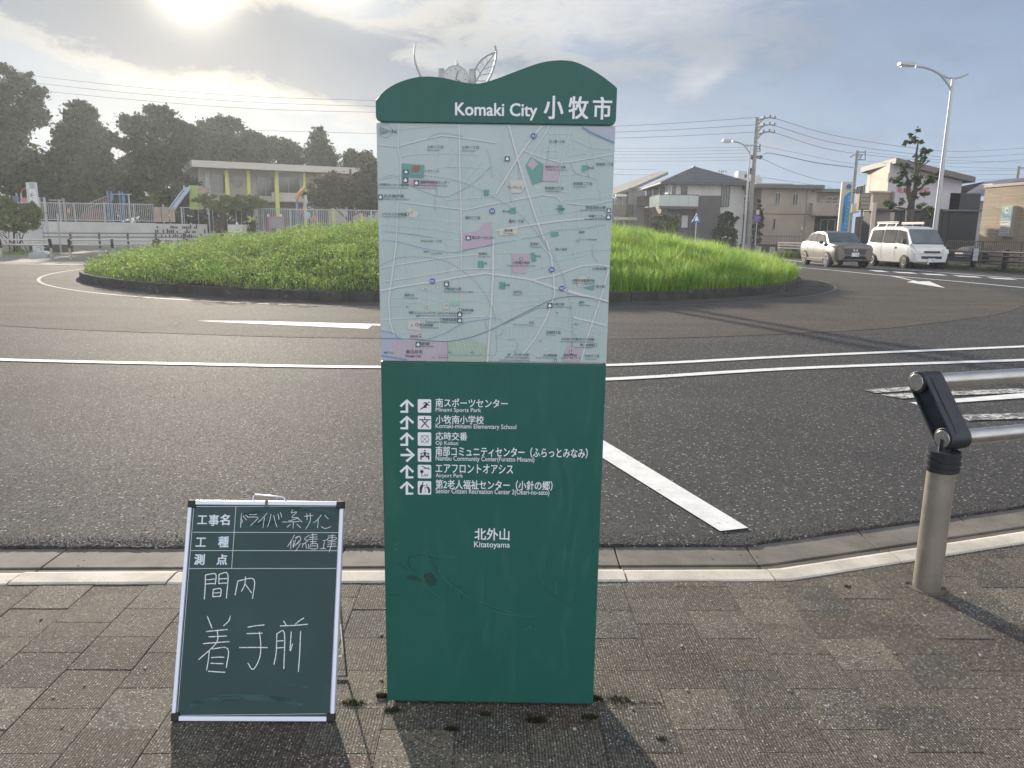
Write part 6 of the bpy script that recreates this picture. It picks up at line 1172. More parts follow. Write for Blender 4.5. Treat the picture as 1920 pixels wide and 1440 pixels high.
# house behind left
t, fp, lp, X0, X1, z = box_building('house', 'older house with long tiled roof, brown balcony and white awning beside the map sign', 1174, 79, 1206, 90, 352, siding('siding_grey', (.30, .30, .29)))
zz = P(1210, 316, 86)[2]; ze = P(1160, 352, 79)[2] - .3; xr_ = gxy(1212, 84); xw = gxy(1130, 80)
A_, B_, C_, D_, E_ = P(1150, 364, 79), P(1191, 349, 78.5), P(1253, 322, 84), P(1240, 320, 93), P(1120, 362, 90)
mb = MB(); top_ = [A_, B_, C_, D_, E_]; mb.add(top_ + [p - np.array([0, 0, .3]) for p in top_], [(0, 1, 2), (0, 2, 3), (0, 3, 4)] + [(i, 5 + i, 5 + (i + 1) % 5, (i + 1) % 5) for i in range(5)] + [(5, 7, 6), (5, 8, 7), (5, 9, 8)]); mb.build('roof', m_rooft, t)
m_bB = siding('siding_taupe', (.22, .18, .15)); W2 = Plane((gxy(1120, 78.5), 78.5, 0), (1, 0, 0))
mb = MB(); mb.box(((gxy(1100, 80) + X0) / 2, 84.5, (ze - .7 + GZ) / 2), (X0 - gxy(1100, 80), 10, ze - .7 - GZ)); mb.build('wing_wall', siding('siding_greige', (.33, .31, .28)), t)
part(W2, t, 'balcony', m_bB, 1152, 384, 1174, 405, 0, .1); part(W2, t, 'balcony_shaded_side', m_dA, 1174.2, 384, 1188, 405, -.2, .1)  # brown balcony's unlit side: its shade is painted in as charcoal
part(W2, t, 'awning', mat('awning_white', (.68, .66, .60), .6), 1153, 364.5, 1174, 369, .1, .5); part(W2, t, 'lower_awning', mat('awning_cream', (.55, .50, .42), .6), 1149, 407, 1192, 412.5, 0, .9)
for q in ((1154, 371, 1166, 383), (1168, 370, 1174, 383)): window(W2, t, *q, -.4, fr=m_frs)
for x_ in (1166.5, 1152): part(W2, t, 'post', m_wA, x_, 368, x_ + 1.3, 384, .0, .1)
for x_ in (1152, 1166, 1178): part(W2, t, 'post', m_lgrey, x_, 412, x_ + 1.4, 440, .6, .08)
window(W2, t, 1154, 415, 1164, 430, -.4); window(W2, t, 1168, 416, 1176, 430, -.4)
# far-off pale block between roofs
t, fp, lp, X0, X1, z = box_building('apartment_block', 'distant pale block just visible between roofs behind the utility pole', 1368, 120, 1420, 130, 333, siding('far_cream', (.50, .46, .42)), 'building')
mb = MB(); mb.box(((X0 + X1) / 2, 124, z + .5), (1.4, 2, 1.4)); mb.build('roof_box', m_lgrey, t); mb = MB(); mb.box(((X0 + X1) / 2 + 1.5, 124, z + .3), (2.4, 2, .8)); mb.build('roof_tank', m_wA, t)
# beige flat-roofed house
m_be = siding('render_beige', (.40, .345, .28)); m_be2 = siding('render_beige_dark', (.33, .29, .24))
t, fp, lp, X0, X1, z = box_building('house', 'beige two-storey house with thin dark flat roof and narrow windows', 1421, 66, 1524, 76, 354, m_be)
mb = MB(); mb.box(((X0 + X1) / 2 - .4, 71, z + .16), (X1 - X0 + 1.4, 11.4, .3)); mb.build('roof', mat('roof_edge_dark', (.11, .115, .11), .6), t)
mb = MB(); mb.box(((X0 + X1) / 2 - 1.3, 70.5, z + .36), (X1 - X0 - 1.5, 9, .14)); mb.build('roof_top', mat('roof_tan', (.36, .32, .26), .6), t)
mb = MB(); xs_ = gxy(1385, 70); mb.box(((xs_ + X0) / 2, 73, (z - .8 + GZ) / 2), (X0 - xs_ - .01, 6, z - .8 - GZ)); mb.build('wing_wall', m_be2, t)
mb = MB(); mb.box(((xs_ + X0) / 2 - .1, 72.3, z - .5), (X0 - xs_ + .6, 8.4, .2)); mb.build('wing_roof', m_lgrey, t)
part(fp, t, 'floor_band', mat('seam', (.10, .085, .07), .8), 1421.5, 401, 1524, 402, 0, .03)
window(fp, t, 1453, 361, 1463, 385, fr=m_frs, mull=True); window(fp, t, 1485.5, 362, 1496, 385, fr=m_frs, mull=True); window(fp, t, 1449, 409, 1454, 431, fr=m_frs)
W3 = Plane((gxy(1385, 70), 69.95, 0), (1, 0, 0)); window(W3, t, 1391, 361, 1400, 376, pn=m_paned); window(W3, t, 1403, 361, 1409, 376, pn=m_paned)
part(W3, t, 'balcony', mat('balcony_grey', (.20, .21, .22), .7), 1386, 378, 1419, 401, .0, .6); part(W3, t, 'balcony_cap', m_wA, 1386, 375.5, 1419, 377.5, .0, .65)
part(W3, t, 'laundry', m_white, 1387.5, 368, 1393.5, 374, .3, .05); part(fp, t, 'meter_box', m_wA, 1501, 425, 1504.5, 431.5, 0, .15)
part(fp, t, 'downpipe', m_be2, 1508.5, 356, 1510, 465, 0, .08); part(W3, t, 'wing_shade_sheet', m_paned, 1388, 402, 1419, 470, 0, .02)  # flat dark sheet below the wing balcony paints in the shade
t, fp, lp, X0, X1, z = box_building('house', 'beige house with solid balcony wall, left of the blue sign tower', 1518, 66.5, 1590, 76, 361, m_be2)
mb = MB(); mb.box(((X0 + X1) / 2, 71, z + .14), (X1 - X0 + .6, 10.6, .26)); mb.build('roof', mat('roof_edge_mid', (.16, .155, .145), .6), t)
part(fp, t, 'balcony', m_be, 1514, 383, 1574, 405, .0, 1.1); part(fp, t, 'balcony_cap', m_lgrey, 1514, 381.5, 1574, 383, .0, 1.12); window(fp, t, 1548, 368, 1571, 382, 0, fr=m_frs, mull=True)
part(fp, t, 'recess_shade_sheet', mat('painted_recess_shade', (.05, .045, .04), .8), 1524, 406, 1572, 470, 0, .02); window(fp, t, 1537, 411, 1565, 440, .03, fr=m_frs, pn=m_paned, mull=True); part(fp, t, 'rail', m_frs, 1528, 377, 1574, 378, 1.0, .05)  # near-black sheet on the flat wall: shade under the balcony as colour
# low garden fence and hedge line before the beige houses
FG = Plane((gxy(1395, 63), 63, GZ), (1, 0, 0)); t = thing('garden_fence', 'thin grey mesh fence in front of the beige houses', 'fence', tuple(FG.o)); mb = MB(); L_ = gxy(1500, 63) - gxy(1395, 63); u = 0
while u < L_: FG.rect(mb, u, 0, u + .03, 1.35, 0, .03); u += .2
FG.rect(mb, 0, 1.3, L_, 1.36, .03, .03); tag(mb.build('mesh', mat('mesh_grey', (.15, .16, .16), .6), t), kind='stuff')
mb = MB(); mb.box(((gxy(1390, 61) + gxy(1502, 61)) / 2, 61.3, .3), (gxy(1502, 61) - gxy(1390, 61), .25, .72)); tag(mb.build('garden_wall', mat('dark_block', (.055, .06, .062), .85), loc=(gxy(1440, 61), 61, GZ)), 'low dark wall behind the bollards in front of the beige house', 'wall')
# cream house with lean-to roof
m_cr = siding('render_cream', (.60, .51, .42)); m_li = siding('siding_lilac', (.52, .50, .54))
YE = 52.; XL, XM, XR = gxy(1600, YE + 9), gxy(1654, YE), gxy(1790, YE)
t = thing('house', 'cream and lilac two-storey house with single-slope roof and red lettering', 'house', (XM, YE, GZ)); zl_, zm_, zr_ = P(1655, 304, YE)[2], P(1655, 304, YE)[2], P(1789, 338, YE)[2]
XMl = XM; fr_ = [(XM, YE), (XR, YE), (XR, YE + 9), (XM, YE + 9)]
mb = MB(); mb.add([(XM, YE, GZ), (XR, YE, GZ), (XR, YE, zr_), (XM, YE, zm_)] + [(28.7, YE + 9.5, GZ), (XR, YE + 9.5, GZ), (XR, YE + 9.5, zr_), (28.7, YE + 9.5, zm_)], [(0, 1, 2, 3), (5, 4, 7, 6), (1, 5, 6, 2), (3, 2, 6, 7)]); mb.build('wall', m_li, t)
XB = 25.4; YK = 57.3; wl_ = MB(); wl_.add([(XM - .01, YE + .01, GZ), (XM - .01, YE + .01, zm_), (XB, YK, P(1600, 322, YK)[2]), (XB, YK, GZ), (28.7, YE + 9.5, zm_), (28.7, YE + 9.5, GZ), (XB * 1.13, YE + 9.5, GZ), (XB * 1.13, YE + 9.5, P(1600, 322, YK)[2])], [(0, 1, 2, 3), (2, 7, 6, 3), (1, 4, 7, 2)]); wl_.build('side_wall', m_cr, t)
LP = Plane((XB, YK, 0), (XM - XB, YE - YK, 0)); EPn = Plane((XM, YE, 0), (1, 0, 0))
za, zb_, zc = P(1597, 313, YK)[2], P(1655, 295.5, YE - .6)[2] , P(1795, 331.5, YE - .5)[2]
mb = MB(); top_ = [(XB - .4, YK + .3, za), (XM + .0, YE - .7, zb_), (XR + .5, YE - .6, zc), (XR + .5, YE + 10, zc), (XB * 1.13, YE + 10, za)]
mb.add(top_ + [(p[0], p[1], p[2] - .34) for p in top_], [(0, 1, 4), (1, 2, 3), (1, 3, 4), (5, 9, 6), (6, 8, 7), (6, 9, 8)] + [(i, 5 + i, 5 + (i + 1) % 5, (i + 1) % 5) for i in range(5)]); mb.build('roof', mat('roof_brown', (.14, .12, .105), .6), t)
window(LP, t, 1607, 348, 1621, 364, .0, fr=m_frm, mull=True); part(LP, t, 'panel_seam', m_be2, 1631.5, 318, 1632.2, 362, 0, .01); part(LP, t, 'window_panel', m_be2, 1606, 367, 1621, 382, 0, .05)
window(EPn, t, 1664.5, 324, 1672, 340, .0, fr=m_li, pn=mat('shutter_white', (.46, .46, .48), .6)); mb = MB()
text_on(EPn, mb, '地方へも受付', (1681, 351, 1742, 362), .03, .03); mb.build('lettering', mat('letter_red', (.50, .13, .16), .7), t)
m_ta = siding('render_tan', (.32, .265, .205)); AP = Plane((gxy(1632, YE - 2.5), YE - 2.5, 0), (1, 0, 0))
mb = MB(); x0_, x1_ = gxy(1629, YE - 2.5), gxy(1669, YE - 2.5); z0_, z1_ = P(1650, 395, YE - 2.5)[2], P(1650, 360, YE - 2.5)[2]; mb.box(((x0_ + x1_) / 2, YE - 1.3, (z0_ + z1_) / 2), (x1_ - x0_, 2.3, z1_ - z0_)); mb.build('balcony_block', m_ta, t)
part(AP, t, 'block_cap', m_cr, 1629, 358, 1670, 360.5, .02, .1); part(AP, t, 'block_edge', m_bA, 1669.5, 359, 1673, 390, .0, .05); part(AP, t, 'scallop_eave', mat('eave_dark', (.07, .06, .06), .7), 1635, 391, 1669, 395, .02, .3)
part(AP, t, 'lower_wall', mat('wall_drab', (.20, .17, .165), .8), 1637, 395, 1668, 440, -.1, .1); part(AP, t, 'pier', m_cr, 1629.5, 380, 1634.5, 470, .1, .3)  # lower wall darker and greyer than the tan block above
part(LP, t, 'entrance_canopy', mat('canopy_cream', (.62, .56, .48), .6), 1592, 386, 1627, 401, .6, .5); part(LP, t, 'canopy_rail', m_frm, 1594, 383.5, 1628, 384.3, 1.0, .05); part(LP, t, 'doorway', mat('door_dark', (.06, .05, .04), .6), 1603, 406, 1628, 470, .02, .04); part(LP, t, 'door', m_be, 1605, 408, 1611, 470, .07, .04)
part(LP, t, 'poster', mat('poster_pink', (.55, .42, .38), .6), 1612, 414, 1625, 460, 1.2, .04)
t, fp, lp, X0, X1, z = box_building('garage', 'dark charcoal corrugated garage behind the white van', 1672, YE - 1.5, 1828, YE + 3, 396, siding('siding_black', (.055, .058, .064)), 'garage')
mb = MB(); xg0, xg1 = gxy(1771, YE), gxy(1828, YE); zt_ = P(1800, 362, YE)[2]; mb.box(((xg0 + xg1) / 2, YE + 1.2, (zt_ + z) / 2), (xg1 - xg0, 2.4, zt_ - z - .02)); mb.build('upper_block', siding('siding_black2', (.045, .05, .056)), t)
mb = MB(); k_ = 0; u = X0
while u < X1: mb.box((u, YE - 1.53, z / 2), (.06, .05, z)); u += .45; k_ += 1
tag(mb.build('ribs', siding('siding_black', (0, 0, 0)), t), kind='stuff'); mb = MB(); mb.box(((X0 + X1) / 2, YE + .3, z + .07), (X1 - X0 + .3, 4, .12)); mb.build('eave', mat('eave_grey', (.13, .13, .14), .6), t)
part(fp, t, 'side_gate', m_frm, 1712, 402, 1722, 460, 0, .08); part(fp, t, 'shutter', mat('shutter_black', (.035, .037, .042), .5), 1776, 402, 1822, 470, 0, .06)
# purple-grey roof behind
t, fp, lp, X0, X1, z = box_building('house', 'house with purplish grey gabled roof partly hidden behind the tan brick building', 1822, 60, 1900, 70, 378, siding('siding_pale', (.36, .36, .38)))
mb = MB(); a_, b_, c_ = P(1808, 364, 59), P(1848, 340, 64), P(1930, 332, 64); d_ = P(1930, 378, 59); e_ = P(1824, 376, 59); mb.add([a_, b_, c_, d_, (a_[0], 70, a_[2]), (d_[0], 70, d_[2])], [(0, 3, 2, 1), (1, 2, 5, 4)]); mb.add([e_, d_, d_ - np.array([0, 0, .2]), e_ - np.array([0, 0, .2])], [(0, 1, 2, 3)]); mb.build('roof', tile_mat('purple_roof', (.19, .175, .20), 3), t)
window(fp, t, 1824, 384, 1829, 400); mb = MB(); q0 = P(1855, 348, 62); mb.box((q0[0] + 1.1, 62, q0[2]), (2.6, 1.4, .25)); mb.build('roof_panel', m_lgrey, t)
# tan brick building
YB = 45.; X0 = gxy(1834, YB); zt_ = P(1836, 352, YB)[2]
def brickwall():
    m = mat('brick_tan', (.40, .32, .22), .8, world=True); t = m.node_tree; N = NX(t); b = t.nodes['Principled BSDF']
    g_ = t.nodes.new('ShaderNodeNewGeometry'); mp = t.nodes.new('ShaderNodeMapping'); mp.inputs['Rotation'].default_value = (math.pi / 2, 0, 0); t.links.new(g_.outputs['Position'], mp.inputs[0])
    br = t.nodes.new('ShaderNodeTexBrick'); br.inputs['Scale'].default_value = 1.; br.inputs['Brick Width'].default_value = .23; br.inputs['Row Height'].default_value = .075; br.inputs['Mortar Size'].default_value = .006
    for k, c in (('Color1', (.46, .37, .24)), ('Color2', (.33, .25, .165)), ('Mortar', (.25, .20, .15))): br.inputs[k].default_value = (*c, 1)
    t.links.new(mp.outputs[0], br.inputs['Vector']); t.links.new(N.mix(N.ramp(N.noise(g_.outputs['Position'], 2.2, 5, .7), .35, .7), br.outputs[0], (.38, .30, .2)), b.inputs['Base Color'])
    bn = t.nodes.new('ShaderNodeBump'); bn.inputs['Strength'].default_value = .5; bn.inputs['Distance'].default_value = .01; t.links.new(br.outputs[1], bn.inputs['Height']); bn.invert = True; t.links.new(bn.outputs[0], b.inputs['Normal']); return m
m_bk = brickwall()
t = thing('brick_building', 'low tan brick building at the right edge with a wall-mounted clinic sign', 'building', (X0, YB, GZ)); X1 = gxy(2250, YB)
FA = math.radians(-86); rdir = np.array([math.cos(FA), math.sin(FA), 0]); BPn = Plane((X0, YB, 0), rdir); Lw = 14.
mb = MB(); bk = np.array([1, .08, 0]) * 9; c0 = np.array([X0, YB, GZ]); c1 = c0 + rdir * Lw; mb.prism([c0, c1, c1 + bk, c0 + bk], (0, 0, zt_ - GZ)); mb.build('wall', m_bk, t)
mb = MB(); c0 = np.array([X0, YB, zt_]) - rdir * .06 - bk * .006; c1 = c0 + rdir * (Lw + .1); mb.prism([c0, c1, c1 + bk * 1.02, c0 + bk * 1.02], (0, 0, .14)); mb.build('coping', mat('coping_tan', (.5, .41, .30), .7), t)
mb = MB(); c0 = BPn.px(1886, 351) + bk * .12; c1 = c0 + rdir * 8; zz = P(1885, 330, YB + 2)[2]; c0[2] = c1[2] = zt_ + .14; mb.prism([c0, c1, c1 + bk * .5, c0 + bk * .5], (0, 0, zz - zt_ - .2)); mb.build('upper_wall', siding('brick_brown', (.22, .16, .12)), t)
mb = MB(); c0[2] = c1[2] = zz; mb.prism([c0 - rdir * .1, c1, c1 + bk * .5, c0 + bk * .5 - rdir * .1], (0, 0, .12)); mb.build('upper_coping', m_cr, t)
sgn = thing('clinic_sign', 'blue-topped box sign fixed on the tan brick wall at the right edge', 'sign', tuple(BPn.px(1895, 420)))
m_sgb = mat('sign_box_grey', (.34, .31, .28), .5); uu0, uu1 = BPn.uv(1884, 415)[0], BPn.uv(1904, 415)[0]; vv0, vv1 = BPn.uv(1893, 444)[1], BPn.uv(1893, 386.5)[1]
SA = Plane(BPn.pt(uu0, 0, .62), np.array([math.cos(FA - .12), math.sin(FA - .12), 0])); mb = MB(); BPn.rect(mb, uu0, vv0, uu1, vv1, 0, .24); mb.build('box', m_sgb, sgn)
SA = Plane(BPn.pt(uu0, 0, .24), rdir); m_tl = mat('sign_teal', (.06, .26, .34), .5, c2=(.10, .34, .30), ns=1.1)
def sp2(name, m, f0, g0, f1, g1, off): mb = MB(); SA.rect(mb, (uu1 - uu0) * f0, vv0 + (vv1 - vv0) * g0, (uu1 - uu0) * f1, vv0 + (vv1 - vv0) * g1, off, .01); return mb.build(name, m, sgn)
sp2('panel_top', m_tl, .05, .52, .93, .97, .0); sp2('panel_bottom', mat('sign_paper', (.55, .54, .5), .5), .05, .04, .93, .51, .0)
mb = MB(); cc = SA.pt((uu1 - uu0) * .49, vv0 + (vv1 - vv0) * .85, .012); R_ = .16; mb.prism([cc + R_ * (rdir * math.cos(2 * math.pi * i / 16) + np.array([0, 0, 1.1]) * math.sin(2 * math.pi * i / 16)) for i in range(16)], SA.n * .006); mb.build('emblem', mat('emblem_pale', (.5, .58, .45), .5), sgn)
mb = MB(); mb.prism([cc + SA.n * .008 + R_ * .6 * (rdir * math.cos(2 * math.pi * i / 12) + np.array([0, 0, .9]) * math.sin(2 * math.pi * i / 12)) for i in range(12)], SA.n * .004); mb.build('emblem_center', mat('emblem_blue', (.05, .12, .28), .5), sgn)
mb = MB(); w__ = uu1 - uu0; h__ = vv1 - vv0; text_on(SA, mb, '内科クリニック', (w__ * .14, vv0 + h__ * .62, w__ * .84, vv0 + h__ * .70), .013, .01, uvbox=True); mb.build('lettering', mat('letter_rose', (.5, .3, .36), .6), sgn)
mb = MB(); text_on(SA, mb, '診療時間 月火水木金土', (w__ * .12, vv0 + h__ * .44, w__ * .88, vv0 + h__ * .485), .013, .01, uvbox=True)
for r_ in range(4): text_on(SA, mb, '午前 ○○○○○○', (w__ * .14, vv0 + h__ * (.34 - r_ * .065), w__ * .86, vv0 + h__ * (.385 - r_ * .065)), .013, .01, uvbox=True)
text_on(SA, mb, 'TEL 0568', (w__ * .12, vv0 + h__ * .07, w__ * .88, vv0 + h__ * .11), .013, .01, uvbox=True); mb.build('lettering', m_ink, sgn)
# bar fence before the brick building
q0, q1 = P(1760, 460, 40.5), P(1915, 460, 37.5); q0[2] = q1[2] = GZ; BF = Plane(q0, q1 - q0); L_ = np.linalg.norm(q1 - q0); t = thing('bar_fence', 'brown vertical bar fence in front of the tan brick building', 'fence', tuple(q0)); m_brn = mat('fence_brown', (.14, .115, .095), .6); tz = BF.uv(1830, 451.5)[1]; bz = BF.uv(1830, 474)[1]
mb = MB(); BF.rect(mb, 0, tz - .05, L_ + 1, tz, 0, .05); mb.build('rail', m_brn, t); mb = MB(); BF.rect(mb, 0, bz, L_ + 1, bz + .05, 0, .05); mb.build('rail', m_brn, t); mb = MB(); u = .05
while u < L_ + 1: BF.rect(mb, u, bz + .05, u + .022, tz - .05, .01, .03); u += .095
tag(mb.build('bars', m_brn, t), kind='stuff')
for k in range(4): mb = MB(); BF.rect(mb, k * 1.75 + .3, 0, k * 1.75 + .37, tz, -.03, .06); mb.build('post', m_brn, t)
# guard rail by the road, three rails
q0, q1 = P(1764, 480, 36.0), P(1990, 480, 30.5); q0[2] = q1[2] = ZR; GP = Plane(q0, q1 - q0); L_ = np.linalg.norm(q1 - q0); m_gr = mat('guard_brown', (.09, .075, .065), .55)
t = thing('guard_rail', 'dark brown three-rail guard fence along the road right of the white van', 'guard rail', tuple(q0))
for (yy) in (470, 478, 487): v_ = GP.uv(1850, yy + 2)[1]; mb = MB(); mb.tube([GP.pt(0, v_), GP.pt(L_, v_)], .038, 8); mb.build('rail', m_gr if yy > 470 else mat('guard_light', (.24, .19, .155), .5), t, smooth=40)
for xx in (1769, 1822, 1882, 1945): u = GP.uv(xx, 480)[0]; v_ = GP.uv(1850, 467)[1]; mb = MB(); GP.rect(mb, u - .09, -.0, u + .09, v_, -.2, .16); mb.build('post', m_black, t, bevel=.02)
mb = MB(); 
for k in range(3): u = GP.uv(1827, 480)[0]; mb = MB(); v_ = GP.uv(1850, 470 + k * 8)[1]; GP.rect(mb, u, v_ - .09, u + .24, v_ + .08, .06, .02); mb.build('reflector', mat('reflector_white', (.62, .62, .62), .4), t)
q0, q1 = P(1458, 470, 50), P(1502, 470, 48.5); q0[2] = q1[2] = ZR; GQ = Plane(q0, q1 - q0); L_ = np.linalg.norm(q1 - q0) + 1.5; t = thing('guard_rail', 'sunlit cream three-rail guard fence behind the beige car', 'guard rail', tuple(q0))
for yy in (456, 460.5, 465.5): v_ = GQ.uv(1480, yy)[1]; mb = MB(); mb.tube([GQ.pt(0, v_), GQ.pt(L_, v_)], .055, 6); mb.build('rail', mat('guard_cream', (.74, .64, .52), .5), t)
for xx in (1461, 1486): u = GQ.uv(xx, 470)[0]; mb = MB(); GQ.rect(mb, u, 0, u + .14, GQ.uv(1480, 455)[1], -.16, .14); mb.build('post', m_black, t)
verge('verge_weeds', 'green weeds under the guard rail along the road at right', [P(1640, 480, 38.6), P(1740, 480, 36.9), P(1990, 480, 30.8)], .26, 7000, .24, mat('verge_weed_dull', (.065, .085, .03), .7, c2=(.13, .12, .06), ns=1.2, island=.4, transl=.3, world=True), 5, .022)
verge('verge_weeds', 'yellowing weeds under the cream guard rail behind the beige car', [P(1462, 470, 49.5), P(1510, 470, 48)], .25, 2600, .5, m_leafy, 6, .03)
m_wind = glass('windscreen', (.05, .065, .07), .05, (.09, .11, .12)); m_tyre = mat('tyre', (.018, .018, .019), .8); m_lamp = mat('headlight_clear', (.62, .64, .66), .15, .2)
# parked car behind the fence
t = thing('parked_car', 'silver car mostly hidden behind the brown bar fence and garage', 'car', P(1815, 470, 44)); c = P(1815, 470, 44.5); mb = MB()
mb.prism([(c[0] - .25, 43.8, .30), (c[0] + 3.2, 43.8, .30), (c[0] + 3.2, 43.8, .92), (c[0] + 1.2, 43.8, .98), (c[0] + .1, 43.8, .86), (c[0] - .25, 43.8, .66)], (0, 1.6, 0)); mb.build('body', mat('silver_paint', (.30, .31, .33), .35, .5), t, bevel=.06)
mb = MB(); mb.prism([(c[0] + .95, 43.95, .97), (c[0] + 3.1, 43.95, .92), (c[0] + 2.6, 44.05, 1.46), (c[0] + 1.6, 44.05, 1.47)], (0, 1.3, 0)); mb.build('cabin', mat('silver_paint', (0, 0, 0)), t, bevel=.04); mb = MB(); mb.prism([(c[0] + 1.1, 43.93, 1.0), (c[0] + 2.8, 43.93, .98), (c[0] + 2.5, 43.98, 1.40), (c[0] + 1.66, 43.98, 1.41)], (0, .02, 0)); mb.build('window', m_wind, t)
for x_ in (.45, 2.7): mb = MB(); mb.cyl((c[0] + x_, 43.7, .30), (c[0] + x_, 43.95, .30), .30, n=16); mb.build('wheel', m_tyre, t)
mb = MB(); mb.box((c[0] - .1, 43.79, .66), (.28, .05, .12)); mb.build('headlight', m_lamp, t)
# shrubs at the charcoal house
tree('shrub', 'bushy green shrub in front of the balcony of the charcoal house', rb(1249, 416, 25, 28, 9, 51) + [(1249, 442, 24, 22)], 62, 1249, 2600, .11, m_leafm, 61, cat='shrub', tr=.06)
tree('shrub', 'loose dark shrub against the white wall right of the charcoal panel', rb(1360, 416, 18, 20, 8, 52) + [(1356, 432, 14, 16)] + [(1376, 408, 7, 9)], 62, 1360, 1500, .11, m_leafd, 62, cat='shrub', tr=.05, shell=.6)
tree('shrub', 'clipped round dark hedge bush right of the blue triangular sign', [(1357, 447, 22, 24)], 60, 1357, 3600, .09, m_leafd, 63, cat='shrub', tr=.05, shell=.75)
tree('shrub', 'tall narrow conifer beside the utility pole', [(1421, 425, 9, 34), (1421, 400, 5, 24)], 64, 1421, 1500, .11, m_leafd, 64, cat='shrub', tr=.05)
# street tree beside the van
t = thing('street_tree', 'pruned young street tree with leafy tufts growing between the van and the lamp post', 'tree', P(1703, 480, 41)); TPn = Plane((0, 41, 0), (1, 0, 0)); T3 = lambda x, y, d=0.: TPn.px(x, y, d)
mb = MB(); mb.tube([(T3(1704, 440)[0], 41, GZ), T3(1704, 445), T3(1707, 392)], .27, 9, .22); mb.tube([T3(1707, 394), T3(1709, 380), T3(1702, 358), T3(1706, 340)], .2, 8, .09)
mb.tube([T3(1709, 380), T3(1716, 356), T3(1718, 330), T3(1718, 290), T3(1722, 262)], .16, 7, .03); mb.tube([T3(1711, 362), T3(1728, 352), T3(1738, 338), T3(1752, 336)], .09, 6, .03); mb.tube([T3(1718, 318), T3(1734, 308), T3(1744, 300)], .05, 5, .02); mb.tube([T3(1707, 345), T3(1694, 320), T3(1688, 308)], .07, 5, .03); mb.tube([T3(1706, 394), T3(1690, 390), T3(1676, 388)], .06, 5, .02); mb.tube([T3(1712, 400), T3(1735, 402), T3(1748, 408)], .05, 5, .02); mb.tube([T3(1702, 300), T3(1718, 308)], .03, 4); mb.build('trunk', m_bark, t, smooth=True)
bl_ = []; r4 = random.Random(9)
for x, y, rx, ry in ((1719, 252, 11, 8), (1706, 268, 9, 6), (1727, 266, 11, 7), (1736, 288, 14, 8), (1738, 302, 11, 8), (1720, 296, 6, 8), (1690, 309, 14, 8), (1688, 333, 18, 12), (1710, 340, 14, 12), (1696, 345, 12, 10), (1722, 330, 12, 10), (1745, 338, 16, 11), (1756, 330, 8, 6), (1704, 372, 14, 9), (1724, 368, 14, 8), (1712, 358, 10, 8), (1677, 384, 14, 8), (1668, 380, 7, 5), (1735, 392, 18, 9), (1746, 402, 12, 12), (1756, 396, 8, 7), (1692, 322, 9, 7)):
    c = T3(x, y, r4.uniform(-.35, .35)); s_ = 41 / 1440.; bl_.append((c[0], c[1], c[2], rx * s_, rx * s_, ry * s_))
crown('crown', bl_, 5600, .085, m_leafm, t, 77, .2, .3)
# ------------------------------------------------------------------ lamp posts, utility poles, signs, bollards
m_pole = mat('lamp_pole_grey', (.42, .43, .44), .45, .4); m_conc = mat('pole_concrete', (.27, .26, .24), .85, c2=(.22, .21, .2), ns=2)
def lamp(name, label, Y, base, tx, ty, arms, sc, head, r0):
    pl = Plane((0, Y, 0), (1, 0, 0)); b = pl.px(*base); t = thing(name, label, 'street lamp', (b[0], Y, ZR), group='street lamps of the junction'); tp_ = pl.px(tx, ty); xb = b[0]
    mb = MB(); mb.tube([(tp_[0], Y, ZR), (tp_[0], Y, tp_[2])], r0, 10, r0 * .5); mb.build('pole', m_pole, t, smooth=40)
    for a in arms: mb = MB(); mb.tube([np.append(p[:2], 0) * 0 + p for p in [pl.px(*q) for q in a]], .05 * sc, 6, .045 * sc); mb.build('arm', m_pole, t, smooth=40)
    mb = MB(); (hx0, hy0), (hx1, hy1) = head; a, c = pl.px(hx0, hy0), pl.px(hx1, hy1); d = c - a; n_ = np.array([-d[2], 0, d[0]]) / np.linalg.norm(d) * .09 * sc
    mb.prism([a - n_ * .8 + np.array([0, -.15, 0]), a + n_ * .6 + np.array([0, -.15, 0]), a + d * .2 + n_ * 1.1 + np.array([0, -.15, 0]), c + n_ + np.array([0, -.15, 0]), c - n_ * .9 + np.array([0, -.15, 0])], (0, .3, 0)); mb.build('lamp_head', mat('lamp_head_grey', (.36, .37, .38), .4, .4), t, bevel=.02)
    mb = MB(); mb.box(tuple((a + c) / 2 - n_ * 1.05), (abs(d[0]) * .7, .22, .03)); mb.build('diffuser', mat('lamp_glass', (.5, .5, .48), .3), t)
    mb = MB(); mb.cyl((tp_[0], Y, ZR), (tp_[0], Y, ZR + .9), r0 * 1.12, n=10); mb.build('base_sleeve', m_pole, t, smooth=40); return t
lamp('street_lamp', 'tall curved-arm street lamp standing behind the white van at right', 37, (1757, 460), 1787, 147, [[(1717, 124), (1732, 126), (1748, 131), (1764, 140), (1778, 146), (1790, 147), (1804, 144), (1815, 139)], [(1761, 138), (1772, 150), (1781, 163), (1784.5, 173)]], 1.0, ((1686, 119), (1715, 121.5)), .125)
lamp('street_lamp', 'smaller curved-arm street lamp beside the concrete utility pole', 58, (1397, 460), 1407.5, 272, [[(1373, 264.5), (1385, 267), (1396, 272), (1408, 273), (1418, 270.5), (1422, 267)], [(1394, 270.5), (1401, 279), (1406, 288)]], 1.2, ((1355, 264), (1371, 264.5)), .11)
YU = 60.; UP = Plane((0, YU, 0), (1, 0, 0)); b = UP.px(1405, 460); tq = UP.px(1420, 221); t = thing('utility_pole', 'tall concrete utility pole with three curved arms right of the charcoal house', 'utility pole', (tq[0], YU, ZR))
mb = MB(); mb.tube([(tq[0], YU, ZR), (tq[0], YU, tq[2])], .21, 12, .12); mb.build('pole', m_conc, t, smooth=40)
m_ins = mat('insulator', (.07, .075, .08), .4)
